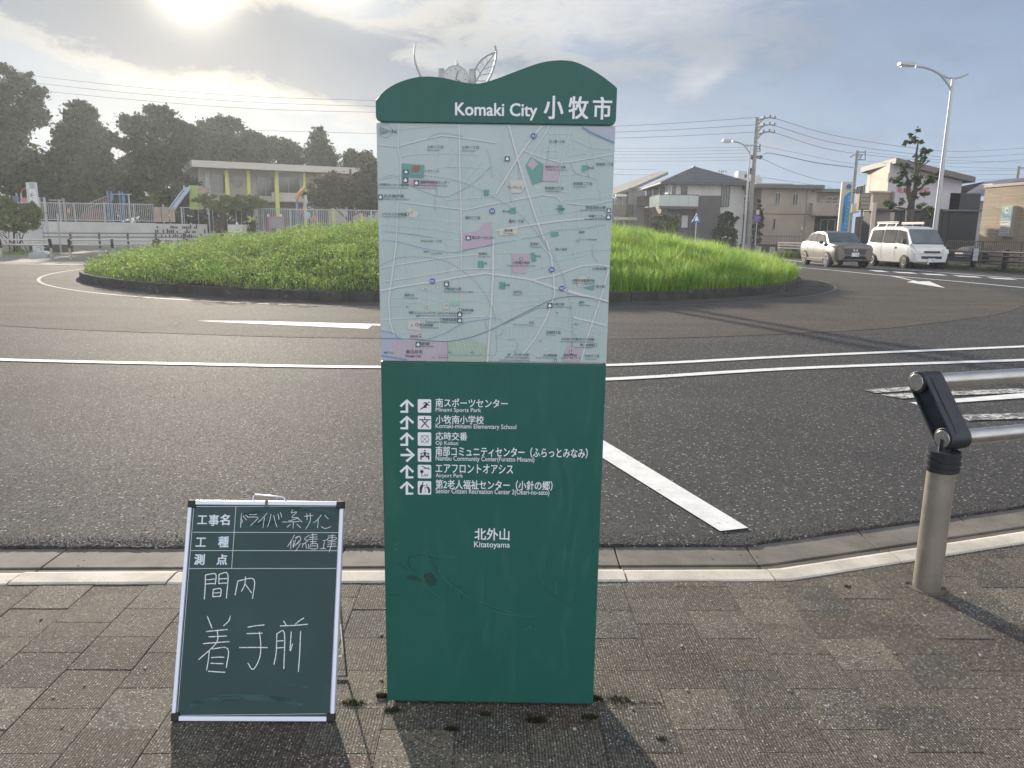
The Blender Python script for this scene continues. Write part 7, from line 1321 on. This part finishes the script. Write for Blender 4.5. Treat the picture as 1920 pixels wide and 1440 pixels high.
for k in range(3):
    y = 224 + k * 13.3; mb = MB(); x_ = 1420 - k * .8; mb.tube([UP.px(x_, y + 2), UP.px(x_ + 12, y - 2), UP.px(x_ + 24, y - 4), UP.px(x_ + 33, y - 1.5)], .055, 5); mb.tube([UP.px(x_ - .5, y + 12), UP.px(x_ + 8, y + 2), UP.px(x_ + 16, y - 3)], .05, 5); mb.build('crossarm', m_conc, t)
    for dx in (13, 24, 33): mb = MB(); c = UP.px(x_ + dx, y - (3 if dx == 24 else 1)); mb.cyl(c, c + np.array([0, 0, .22]), .06, n=6); mb.build('insulator', m_ins, t)
mb = MB(); mb.tube([UP.px(1417, 275), UP.px(1425, 275), UP.px(1425, 270), UP.px(1425, 284), UP.px(1419, 284), UP.px(1419, 279), UP.px(1425, 279)], .045, 5); mb.tube([UP.px(1406, 291), UP.px(1417, 293), UP.px(1428, 293)], .05, 5); mb.tube([UP.px(1418, 295), UP.px(1427, 298)], .05, 5); mb.build('bracket', m_ins, t)
for q in ((1427, 294), (1408, 318), (1406, 324), (1410, 296)): mb = MB(); mb.ball(UP.px(*q), .13, 6, 5); mb.build('fitting', m_ins, t)
U2 = Plane((0, 85, 0), (1, 0, 0)); a = U2.px(1608, 282); t = thing('utility_pole', 'distant utility pole rising behind the cream house', 'utility pole', (a[0], 85, ZR)); mb = MB(); mb.tube([(a[0], 85, ZR), (a[0], 85, a[2])], .2, 8, .14); mb.build('pole', m_conc, t)
mb = MB(); mb.tube([U2.px(1594, 295), U2.px(1600, 291), U2.px(1607, 290)], .06, 4); mb.tube([U2.px(1609, 285), U2.px(1622, 285.5), U2.px(1622.5, 282), U2.px(1622, 300), U2.px(1608, 299)], .06, 4); mb.tube([U2.px(1609, 292), U2.px(1617, 290), U2.px(1612, 297)], .08, 4); mb.build('crossarm', m_ins, t)
a = U2.px(1911, 312); t = thing('utility_pole', 'top of a distant utility pole above the brown roof at the right edge', 'utility pole', (a[0], 85, ZR)); mb = MB(); mb.tube([(a[0], 85, ZR), (a[0], 85, a[2])], .18, 8, .13); mb.build('pole', m_conc, t); mb = MB(); mb.tube([U2.px(1911, 315), U2.px(1921, 315)], .06, 4); mb.build('crossarm', m_ins, t)
# wires
m_wire = mat('wire', (.05, .055, .06), .6)
def wire(label, pts, Y0, Y1, r, group):
    n = len(pts); ps = []
    for i in range(n): Yk = Y0 + (Y1 - Y0) * i / (n - 1); ps.append(P(pts[i][0], pts[i][1], Yk))
    xs_ = smooth3(ps); mb = MB(); mb.tube(xs_, r * .75, 4); o = mb.build('power_line', m_wire, loc=tuple(ps[0])); tag(o, label, 'power line', group); return o
def smooth3(ps):
    ps = [2 * ps[0] - ps[1]] + list(ps) + [2 * ps[-1] - ps[-2]]; out = []
    for i in range(1, len(ps) - 2):
        for j in range(8):
            q = j / 8; a, b, c, d = ps[i - 1:i + 3]; out.append(.5 * ((2 * b) + (c - a) * q + (2 * a - 5 * b + 4 * c - d) * q * q + (3 * b - a - 3 * c + d) * q ** 3))
    return out + [ps[-2]]
for k, (l, a, b, c, d) in enumerate((('topmost', 138, 163, 181, 190), ('middle', 151, 175, 192, 201), ('lowest', 165, 187, 204, 212))): wire('%s of the three high power lines crossing the sky at left' % l, [(14, a - 1), (250, b), (480, c), (760, d)], 92, 84, .03, 'high power lines at left')
wire('single faint power line below the three high ones at left, seen between trees', [(185, 228), (450, 243), (760, 252)], 95, 90, .028, None)
for k, l in enumerate(('top', 'middle', 'bottom')):
    y = 224 + k * 13.3; x_ = 1420 - k * .8; wire('%s line running left from the curved arms of the utility pole' % l, [(1120, 238 + k * 11), (1250, 232 + k * 12), (1410, 221 + k * 13.5), (x_ + 13, y - 3)], 70, 60, .022, 'lines left of the utility pole')
    wire('%s line running right from the curved arms of the utility pole' % l, [(x_ + 33, y - 2), (1560, 253 + k * 14), (1700, 276 + k * 11), (1802, 284 + k * 11), (1960, 275 + k * 11)], 60, 78, .022, 'lines right of the utility pole')
for k, (y0, y1) in enumerate(((278, 276), (284, 281), (290, 287), (296, 294), (302, 300))): wire('%s from the top of the five faint low lines left of the utility pole' % ('first', 'second', 'third', 'fourth', 'fifth')[k], [(1130, y0), (1280, (y0 + y1) / 2 + 1), (1404, y1)], 88, 80, .018, 'faint low lines left of the utility pole')
for k, (y0) in enumerate((317, 327)): wire('%s of two low lines ending at the tiled roof beside the map sign' % ('upper', 'lower')[k], [(1130, y0), (1180, y0 + .5), (1230, y0 + 1)], 90, 88, .02, 'two low lines by the tiled roof')
wire('thick sagging cable from the utility pole down to the cream house', [(1430, 290), (1440, 287), (1470, 292), (1530, 305), (1600, 314)], 60, 54, .035, None)
wire('thin cable running steeply down right from the utility pole', [(1430, 298), (1480, 320), (1540, 338), (1600, 344)], 60, 70, .022, None)
wire('upper thin line right of the utility pole bracket', [(1426, 273), (1500, 288), (1600, 307), (1700, 312)], 60, 80, .018, None)
wire('lower thin line right of the utility pole at roof level', [(1412, 330), (1480, 340), (1560, 352)], 60, 70, .02, None)
for k, (y0, y1, y2) in enumerate(((285, 300, 305), (302, 312, 318), (330, 322, 318), (346, 330, 326), (352, 340, 333))): wire('%s faint line from the top of the five crossing behind the tall street lamp' % ('first', 'second', 'third', 'fourth', 'fifth')[k], [(1625, y0), (1770, y1), (1960, y2)], 88, 92, .02, 'faint lines behind the tall lamp')
# small road signs
def post_sign(name, label, x, ytop, Y, shape, col):
    pl = Plane((0, Y, 0), (1, 0, 0)); c = pl.px(x, ytop); t = thing(name, label, 'road sign', (c[0], Y, ZR)); mb = MB(); mb.cyl((c[0], Y + .05, ZR), (c[0], Y + .05, c[2] + .1), .04, n=6); mb.build('post', m_lgrey, t); return t, pl, c
t, pl, c = post_sign('crossing_sign', 'blue triangular crossing sign on a thin post before the charcoal house', 1306, 412, 55, 'tri', None)
R_ = .34; mb = MB(); mb.prism([c + np.array([-R_ * 1.0, 0, -R_ * .5]), c + np.array([R_ * 1.0, 0, -R_ * .5]), c + np.array([0, 0, R_ * 1.3])], (0, .03, 0)); mb.build('plate', mat('sign_blue', (.04, .20, .45), .4), t)
mb = MB(); mb.prism([c + np.array([-.13, -.01, -.06]), c + np.array([.13, -.01, -.06]), c + np.array([.05, -.01, .22]), c + np.array([-.05, -.01, .22])], (0, .008, 0)); mb.build('figure', m_white, t)
t, pl, c = post_sign('parking_sign', 'round blue and red sign under a pale plate beside the utility pole', 1420, 409, 57, 'rnd', None)
mb = MB(); mb.cyl(c + np.array([0, .0, -.05]), c + np.array([0, .03, -.05]), .26, n=16); mb.build('plate', mat('sign_navy', (.06, .08, .28), .4), t); mb = MB(); mb.prism([c + np.array([-.2, -.02, -.2]), c + np.array([-.15, -.02, -.25]), c + np.array([.2, -.02, .1]), c + np.array([.15, -.02, .15])], (0, .01, 0)); mb.build('slash', m_rdp2, t)
mb = MB(); mb.box(tuple(c + np.array([0, 0, .42])), (.24, .03, .34)); mb.build('top_plate', mat('plate_pink', (.5, .38, .42), .5), t)
# back of a framed board on a pole before the cream house
Ys = 46.; pl = Plane((0, Ys, 0), (1, 0, 0)); c = pl.px(1614, 420); t = thing('framed_board', 'brown slatted board on a tall dark pole in front of the cream house', 'sign', (c[0], Ys, GZ)); mb = MB(); mb.cyl((c[0], Ys, GZ), (c[0], Ys, pl.px(1614, 362)[2]), .06, n=6); mb.build('pole', m_brn, t)
part(pl, t, 'frame', m_brn, 1611, 362, 1631, 393.5, .0, .05)
for k in range(4): part(pl, t, 'slat', m_be2, 1613, 364 + k * 7.2, 1629.5, 369.5 + k * 7.2, .05, .02)
# blue sign tower
Yt = 47.; BT = Plane((gxy(1578, Yt), Yt, 0), (math.cos(-.1), math.sin(-.1), 0)); t = thing('sign_tower', 'tall pylon sign in blue with a white top beside the cream house', 'sign', tuple(BT.pt(0, 0)))
u0, u1, v1 = BT.uv(1575, 390)[0], BT.uv(1596, 390)[0], BT.uv(1586, 341)[1]
mb = MB(); BT.rect(mb, u0, GZ, u1, v1, -.22, .22); mb.build('pylon', mat('pylon_cream', (.50, .46, .38), .6), t)
mb = MB(); curve = [(u0 + .16, BT.uv(1580, 372)[1]), (u0 + .24, BT.uv(1580, 366)[1]), (u0 + .38, BT.uv(1580, 361.5)[1]), (u1 - .1, BT.uv(1580, 358.5)[1])]; mb.prism([BT.pt(u0 + .16, .4, .0), BT.pt(u1 - .1, .4, .0)] + [BT.pt(a, b, .0) for a, b in reversed(curve)], BT.n * .02); mb.build('blue_panel', mat('pylon_blue', (.02, .22, .48), .4, c2=(.03, .27, .52), ns=1), t)
mb = MB(); cc = ((u0 + u1) / 2 + .06, BT.uv(1587, 350)[1]); mb.prism([BT.pt(cc[0] + .15 * math.cos(2 * math.pi * i / 14), cc[1] + .15 * math.sin(2 * math.pi * i / 14)) for i in range(14)], BT.n * .02); mb.build('emblem', mat('emblem_navy', (.03, .10, .32), .5), t)
mb = MB(); mb.prism([BT.pt(cc[0] - .14, cc[1] - .12), BT.pt(cc[0] + .16, cc[1] - .12), BT.pt(cc[0] + .1, cc[1] - .2), BT.pt(cc[0] - .08, cc[1] - .2)], BT.n * .024); mb.build('emblem_leaf', m_gn, t)
mb = MB()
for k, ch in enumerate('おおた内科クリニック'): v_ = BT.uv(1587, 367 + k * 6.4)[1]; uc = u0 + .48 - k * .008; text_on(BT, mb, ch, (uc - .075, v_ - .15, uc + .075, v_), .024, .02, uvbox=True)
mb.build('lettering', mat('letter_paleblue', (.35, .5, .7), .5), t); mb = MB()
for k, ch in enumerate('内科循環器科'): v_ = BT.uv(1580, 388 + k * 5.2)[1]; text_on(BT, mb, ch, (u0 + .18, v_ - .12, u0 + .29, v_), .024, .03, uvbox=True)
mb.build('lettering', mat('letter_navy', (.02, .05, .16), .5), t)
# bollards
for k, (x, y0, y1, r_) in enumerate(((1401, 459, 468, .16), (1423, 461, 471, .16), (1448, 459.5, 472.5, .17), (1444 - 26, 461, 469, .15), (1467, 461, 474.5, .17), (1463 - 2, 461, 469, .15))):
    Yb = 52 + (472 - y1) * .9 if k not in (3, 5) else 57; c = P(x, 470, Yb); mb = MB(); mb.cyl((c[0], Yb, ZR), (c[0], Yb, ZR + .62), r_, r_ * .93, n=12); o = mb.build('bollard', m_conc, loc=(c[0], Yb, ZR), smooth=40, bevel=.02)
    tag(o, ['stone bollard right of the utility pole foot', 'stone bollard just left of the round parking sign', 'stone bollard in the front row, second from the cream guard rail', 'small rear bollard at the foot of the utility pole', 'stone bollard in the front row nearest the cream guard rail', 'small rear bollard next to the cream guard rail'][k], 'bollard', 'stone bollards at the crossing')
pth = MB(); pth.face([(gxy(1390, 50), 51.0, ZR + .014), (gxy(1500, 50), 47.5, ZR + .014), (gxy(1505, 62), 66, ZR + .014), (gxy(1150, 62), 66, ZR + .014), (gxy(1150, 52), 54, ZR + .014)]); tag(pth.build('pavement_far', m_walkfar), kind='structure')

# ------------------------------------------------------------------ vehicles
m_tyre = mat('tyre', (.018, .018, .019), .8); m_rim = mat('rim_alloy', (.55, .54, .52), .3, .8); m_wind = glass('windscreen', (.05, .065, .07), .05, (.09, .11, .12)); m_swin = mat('side_glass', (.022, .026, .03), .7, c2=(.06, .06, .06), ns=1.6, spec=.08); m_blk = mat('trim_black', (.018, .02, .022), .45)
m_lamp = mat('headlight_clear', (.75, .77, .78), .12, .2); m_plate = mat('number_plate_white', (.72, .74, .78), .5)
def section_ring(w0, z0, w1, z1, w2, z2, zc): return [(-w0, z0), (-w1, (z0 + z1) * .5), (-w1, z1), (-w2, z2), (-w2 * .5, zc - .01), (0, zc), (w2 * .5, zc - .01), (w2, z2), (w1, z1), (w1, (z0 + z1) * .5), (w0, z0)]
def loft(mb, secs):
    k = len(secs[0][1]); mb.add([(x, y, z) for x, ring in secs for (y, z) in ring], [(i * k + j, i * k + j + 1, (i + 1) * k + j + 1, (i + 1) * k + j) for i in range(len(secs) - 1) for j in range(k - 1)] + [(i * k + k - 1, i * k, (i + 1) * k, (i + 1) * k + k - 1) for i in range(len(secs) - 1)])
    mb.face([(secs[0][0], y, z) for y, z in secs[0][1]]); mb.face([(secs[-1][0], y, z) for y, z in reversed(secs[-1][1])])
def vehicle(name, label, cat, loc, rz, low, cab, wheels, paint_, wr, ww):
    t = thing(name, label, cat, loc, rz); mb = MB(); loft(mb, [(a[0], section_ring(*a[1:])) for a in low]); b = mb.build('body', paint_, t, smooth=38, local=True)
    mb = MB(); k = len(cab); loft(mb, [(a[0], [(-a[1], a[2]), (-a[3], a[4]), (-a[3] * .82, a[4] + .035), (0, a[4] + .05), (a[3] * .82, a[4] + .035), (a[3], a[4]), (a[1], a[2])]) for a in cab]); mb.build('cabin', paint_, t, smooth=45, local=True)
    for sx in wheels:
        for sy in (-1, 1):
            y = sy * ww; mb = MB(); mb.cyl((sx, y - .11, wr), (sx, y + .11, wr), wr, n=26); w = mb.build('wheel', m_tyre, t, smooth=40, local=True); o = w
            mb = MB(); mb.cyl((sx, y + sy * .112, wr), (sx, y + sy * .118, wr), wr * .70, n=22); r1 = mb.build('rim_disc', m_blk if cat == 'car' else m_rim, o, local=True)
            mb = MB()
            for q in range(5 if cat == 'car' else 0):
                a = 2 * math.pi * q / 5 + .3; d1 = np.array([math.cos(a - .14), 0, math.sin(a - .14)]); d2 = np.array([math.cos(a + .14), 0, math.sin(a + .14)]); c = np.array([sx, y + sy * .119, wr]); mb.prism([c + d1 * wr * .12, c + d1 * wr * .68, c + d2 * wr * .68, c + d2 * wr * .12], (0, sy * .012, 0))
            if cat != 'car': mb.cyl((sx, y + sy * .119, wr), (sx, y + sy * .128, wr), wr * .38, n=14)
            mb.tube([(sx + wr * .69 * math.cos(2 * math.pi * q / 20), y + sy * .12, wr + wr * .69 * math.sin(2 * math.pi * q / 20)) for q in range(21)], .014, 4); mb.build('rim', m_rim if cat == 'car' else m_blk, o, local=True)
            mb = MB(); n_ = 14; ra = wr * 1.22; pts = [(sx + ra * math.cos(math.pi * q / n_ * 1.16 - .25), y + sy * .065, wr + ra * math.sin(math.pi * q / n_ * 1.16 - .25)) for q in range(n_ + 1)]; mb.prism(pts, (0, sy * .02, 0)); mb.build('wheel_arch', m_blk if cat == 'car' else mat('arch_dark', (.03, .03, .03), .8), t, local=True)
    return t
def ci(cab, x, j):
    for a, b in zip(cab, cab[1:]):
        if (a[0] - x) * (b[0] - x) <= 0: f = (x - a[0]) / (b[0] - a[0] + 1e-9); return a[j] + (b[j] - a[j]) * f
    return cab[0][j] if abs(x - cab[0][0]) < abs(x - cab[-1][0]) else cab[-1][j]
def side_pane(t, cab, pts, sy, name='window', m=None, off=.026):
    vs = []
    for x, f in pts: w = ci(cab, x, 1) * (1 - f) + ci(cab, x, 3) * f; z = ci(cab, x, 2) * (1 - f) + ci(cab, x, 4) * f; vs.append((x, sy * (w + off), z))
    mb = MB(); mb.prism(vs, (0, sy * .004, 0)); return mb.build(name, m or m_swin, t, local=True)
def quad(t, name, m, pts, off=(0, 0, 0)): mb = MB(); mb.prism(pts, off); return mb.build(name, m, t, local=True)
# SUV
def place(px_, Y, theta): c = P(px_, 480, Y); v = np.array([c[0], c[1]]) / math.hypot(c[0], c[1]); rt = np.array([v[1], -v[0]]); f = -v * math.cos(theta) + rt * math.sin(theta); return (c[0], c[1], ZR + .008), math.atan2(f[1], f[0])
loc, rz = place(1564, 36.8, math.radians(23)); m_suv = mat('sand_metallic', (.17, .155, .128), .45, .3, c2=(.155, .14, .115), ns=2, coat=.25)
low = [(-2.16, .62, .50, .70, .85, .62, 1.0, 1.03), (-2.08, .76, .36, .83, .88, .75, 1.08, 1.10), (-1.75, .85, .26, .885, .93, .82, 1.10, 1.12), (-1.2, .85, .24, .895, .94, .84, 1.09, 1.11), (0, .85, .24, .895, .94, .85, 1.07, 1.09), (.9, .85, .24, .895, .93, .84, 1.06, 1.09), (1.3, .85, .24, .89, .92, .82, 1.05, 1.10), (1.75, .83, .26, .88, .90, .79, 1.02, 1.07), (2.02, .80, .28, .85, .86, .74, .99, 1.03), (2.14, .74, .30, .80, .82, .70, .93, .97), (2.18, .66, .34, .74, .76, .66, .86, .88)]
cab = [(1.12, .78, 1.05, .76, 1.07), (.45, .81, 1.07, .64, 1.50), (.1, .82, 1.07, .65, 1.555), (-.6, .83, 1.07, .65, 1.57), (-1.3, .82, 1.09, .62, 1.51), (-1.85, .78, 1.09, .58, 1.28), (-2.1, .70, 1.06, .58, 1.10)]
t = vehicle('suv_car', 'beige metallic crossover car driving towards the roundabout beside a white van', 'car', loc, rz, low, cab, (1.31, -1.30), m_suv, .34, .80)
quad(t, 'windscreen', m_wind, [(1.09, -.71, 1.09), (1.09, .71, 1.09), (.50, .60, 1.485), (.50, -.60, 1.485)], (.04, 0, .04))
for sy in (-1, 1):
    side_pane(t, cab, [(.92, .06), (.36, .88), (-.22, .93), (-.22, .06)], sy); side_pane(t, cab, [(-.28, .06), (-.28, .93), (-1.0, .9), (-1.0, .08)], sy); side_pane(t, cab, [(-1.05, .1), (-1.05, .88), (-1.45, .72), (-1.68, .3)], sy)
    quad(t, 'mirror', m_blk, [(.80, sy * .90, 1.0), (.80, sy * 1.06, 1.02), (.80, sy * 1.06, 1.15), (.80, sy * .92, 1.15)], (-.14, 0, 0)); quad(t, 'sill', m_blk, [(-.95, sy * .905, .24), (.95, sy * .905, .24), (.95, sy * .905, .36), (-.95, sy * .905, .36)], (0, sy * .02, 0)); quad(t, 'sill_strip', m_suv, [(-.95, sy * .93, .33), (.95, sy * .93, .33), (.95, sy * .93, .37), (-.95, sy * .93, .37)], (0, sy * .01, 0))
    quad(t, 'headlight', m_lamp, [(2.20, sy * .46, .85), (1.80, sy * .905, .885), (1.74, sy * .90, .96), (2.16, sy * .62, .935)], (.035, sy * .012, 0)); quad(t, 'headlight_bezel', m_blk, [(2.17, sy * .46, .83), (1.74, sy * .874, .86), (1.74, sy * .874, .90), (2.17, sy * .46, .86)], (.03, sy * .012, 0))
    quad(t, 'door_handle', m_suv, [(.02, sy * .90, .90), (-.16, sy * .90, .90), (-.16, sy * .90, .93), (.02, sy * .90, .93)], (0, sy * .02, 0))
    for x_ in (.95, -.25, -1.05): quad(t, 'door_seam', m_blk, [(x_, sy * .897, .40), (x_ + .008, sy * .897, .40), (x_ + .008, sy * .897, .97), (x_, sy * .897, .97)], (0, sy * .003, 0))
    quad(t, 'tail_light', m_rdp2, [(-2.1, sy * .62, .85), (-2.0, sy * .80, .85), (-2.0, sy * .80, .93), (-2.1, sy * .62, .93)], (-.02, sy * .02, 0))
quad(t, 'grille', mat('grille_dark', (.05, .05, .048), .5), [(2.185, -.44, .60), (2.185, .44, .60), (2.18, .50, .84), (2.18, -.50, .84)], (.02, 0, .0)); quad(t, 'bumper_lower', m_blk, [(2.15, -.60, .30), (2.15, .60, .30), (2.20, .42, .52), (2.20, -.42, .52)], (.02, 0, 0)); quad(t, 'skid_strip', m_rim, [(2.18, -.5, .34), (2.18, .5, .34), (2.185, .5, .37), (2.185, -.5, .37)], (.02, 0, 0))
for x0, x1 in ((-.085, -.05), (.05, .085)): quad(t, 'emblem', m_rim, [(2.205, x0, .72), (2.205, x1, .72), (2.20, x1 * 1.1, .82), (2.20, x0 * 1.1, .82)], (.012, 0, 0))
quad(t, 'emblem', m_rim, [(2.205, -.05, .76), (2.205, .05, .76), (2.205, .05, .778), (2.205, -.05, .778)], (.01, 0, 0))
def nplate(t, x, z, body):
    quad(t, 'number_plate', m_plate, [(x, -.165, z), (x, .165, z), (x, .165, z + .165), (x, -.165, z + .165)], (.02, 0, 0)); pl = Plane((x + .021, -.165, z), (0, 1, 0)); mb = MB(); text_on(pl, mb, body, (.03, .025, .30, .10), .001, .02, uvbox=True); text_on(pl, mb, '尾張小牧 500', (.07, .115, .26, .148), .001, .0, uvbox=True); mb.build('plate_lettering', m_ink, t, local=True)
nplate(t, 2.21, .50, '・・1-28')
quad(t, 'roof_fin', m_suv, [(-1.2, -.02, 1.52), (-1.0, -.02, 1.54), (-1.18, -.02, 1.62)], (0, .04, 0))
# van
loc, rz = place(1696, 36.6, math.radians(32)); m_van = mat('van_white', (.66, .66, .65), .4, c2=(.62, .62, .61), ns=2, coat=.2)
low = [(-2.02, .74, .42, .79, .9, .78, 1.0, 1.0), (-1.95, .78, .30, .825, .95, .81, 1.06, 1.06), (-1.0, .79, .26, .83, .98, .815, 1.07, 1.07), (.6, .79, .26, .83, .98, .815, 1.06, 1.06), (1.5, .79, .28, .825, .92, .80, 1.03, 1.05), (1.80, .77, .30, .81, .86, .76, .97, 1.0), (1.98, .72, .28, .77, .78, .70, .86, .90), (2.03, .66, .32, .70, .68, .62, .76, .78)]
cab = [(1.70, .77, 1.0, .74, 1.02), (1.08, .80, 1.03, .67, 1.74), (.7, .81, 1.05, .69, 1.82), (-.5, .815, 1.05, .70, 1.84), (-1.6, .81, 1.05, .69, 1.82), (-1.88, .80, 1.05, .66, 1.70), (-2.0, .78, 1.0, .72, 1.10)]
t = vehicle('van', 'white van with roof rack parked beside the road at right, front towards us', 'van', loc, rz, low, cab, (1.30, -1.30), m_van, .30, .73)
quad(t, 'windscreen', m_wind, [(1.66, -.71, 1.07), (1.66, .71, 1.07), (1.13, .625, 1.69), (1.13, -.625, 1.69)], (.055, 0, .050))
for sy in (-1, 1):
    side_pane(t, cab, [(1.42, .10), (1.02, .84), (.55, .86), (.55, .10)], sy); side_pane(t, cab, [(.42, .08), (.42, .86), (-.55, .86), (-.55, .08)], sy); side_pane(t, cab, [(-.70, .08), (-.70, .86), (-1.62, .84), (-1.72, .12)], sy)
    quad(t, 'mirror', m_blk, [(1.38, sy * .86, 1.08), (1.38, sy * 1.03, 1.08), (1.38, sy * 1.03, 1.30), (1.38, sy * .86, 1.30)], (-.12, 0, 0)); quad(t, 'headlight', m_lamp, [(2.05, sy * .42, .69), (1.97, sy * .80, .68), (1.85, sy * .845, .87), (2.0, sy * .50, .88)], (.03, sy * .01, 0))
    quad(t, 'door_handle', m_blk, [(.62, sy * .83, .86), (.52, sy * .83, .86), (.52, sy * .83, .95), (.62, sy * .83, .95)], (0, sy * .015, 0))
    for x_ in (1.5, .48, -.62): quad(t, 'door_seam', mat('seam_grey', (.25, .25, .24), .6), [(x_, sy * .832, .34), (x_ + .012, sy * .832, .34), (x_ + .012, sy * .832, 1.02), (x_, sy * .832, 1.02)], (0, sy * .003, 0))
    f = MB()
    for z_ in (2.0, 2.06): f.tube([(-1.5, sy * .62, z_), (.25 if z_ > 2.03 else .25, sy * .62, z_)], .024, 5)
    rk = f.build('roof_rack', mat('rack_cream', (.62, .55, .48), .4), t, local=True)
    for x_ in (-1.35, -.6, .15): f = MB(); f.tube([(x_ - .08, sy * .68, 1.82), (x_, sy * .62, 2.0)], .018, 4); f.build('rack_foot', m_frs, t, local=True)
quad(t, 'grille', m_blk, [(2.045, -.36, .70), (2.045, .36, .70), (2.03, .38, .79), (2.03, -.38, .79)], (.02, 0, 0)); quad(t, 'air_intake', m_blk, [(2.035, -.46, .45), (2.035, .46, .45), (2.035, .48, .56), (2.035, -.48, .56)], (.015, 0, 0)); nplate(t, 2.05, .30, '・・12-81')
quad(t, 'emblem', m_rim, [(1.975, -.06, .885), (1.975, .06, .885), (1.965, .05, .925), (1.965, -.05, .925)], (.02, 0, 0)); quad(t, 'wiper', m_blk, [(1.685, -.6, 1.075), (1.685, .6, 1.075), (1.67, .6, 1.10), (1.67, -.6, 1.10)], (.012, 0, .01))
# ------------------------------------------------------------------ haze volume added to veil the distance like the sun's glare
hz = MB(); hz.box((0, 85, 11.5), (420, 250, 25.2)); hm = bpy.data.materials.new('haze_air'); hm.use_nodes = True; hn = hm.node_tree.nodes; hn.clear()
ho = hn.new('ShaderNodeOutputMaterial'); hv = hn.new('ShaderNodeVolumePrincipled'); hv.inputs['Color'].default_value = (.86, .92, 1., 1); hv.inputs['Density'].default_value = 0.00082; hv.inputs['Anisotropy'].default_value = .50
hm.node_tree.links.new(hv.outputs[0], ho.inputs['Volume']); tag(hz.build('haze', hm), kind='stuff')
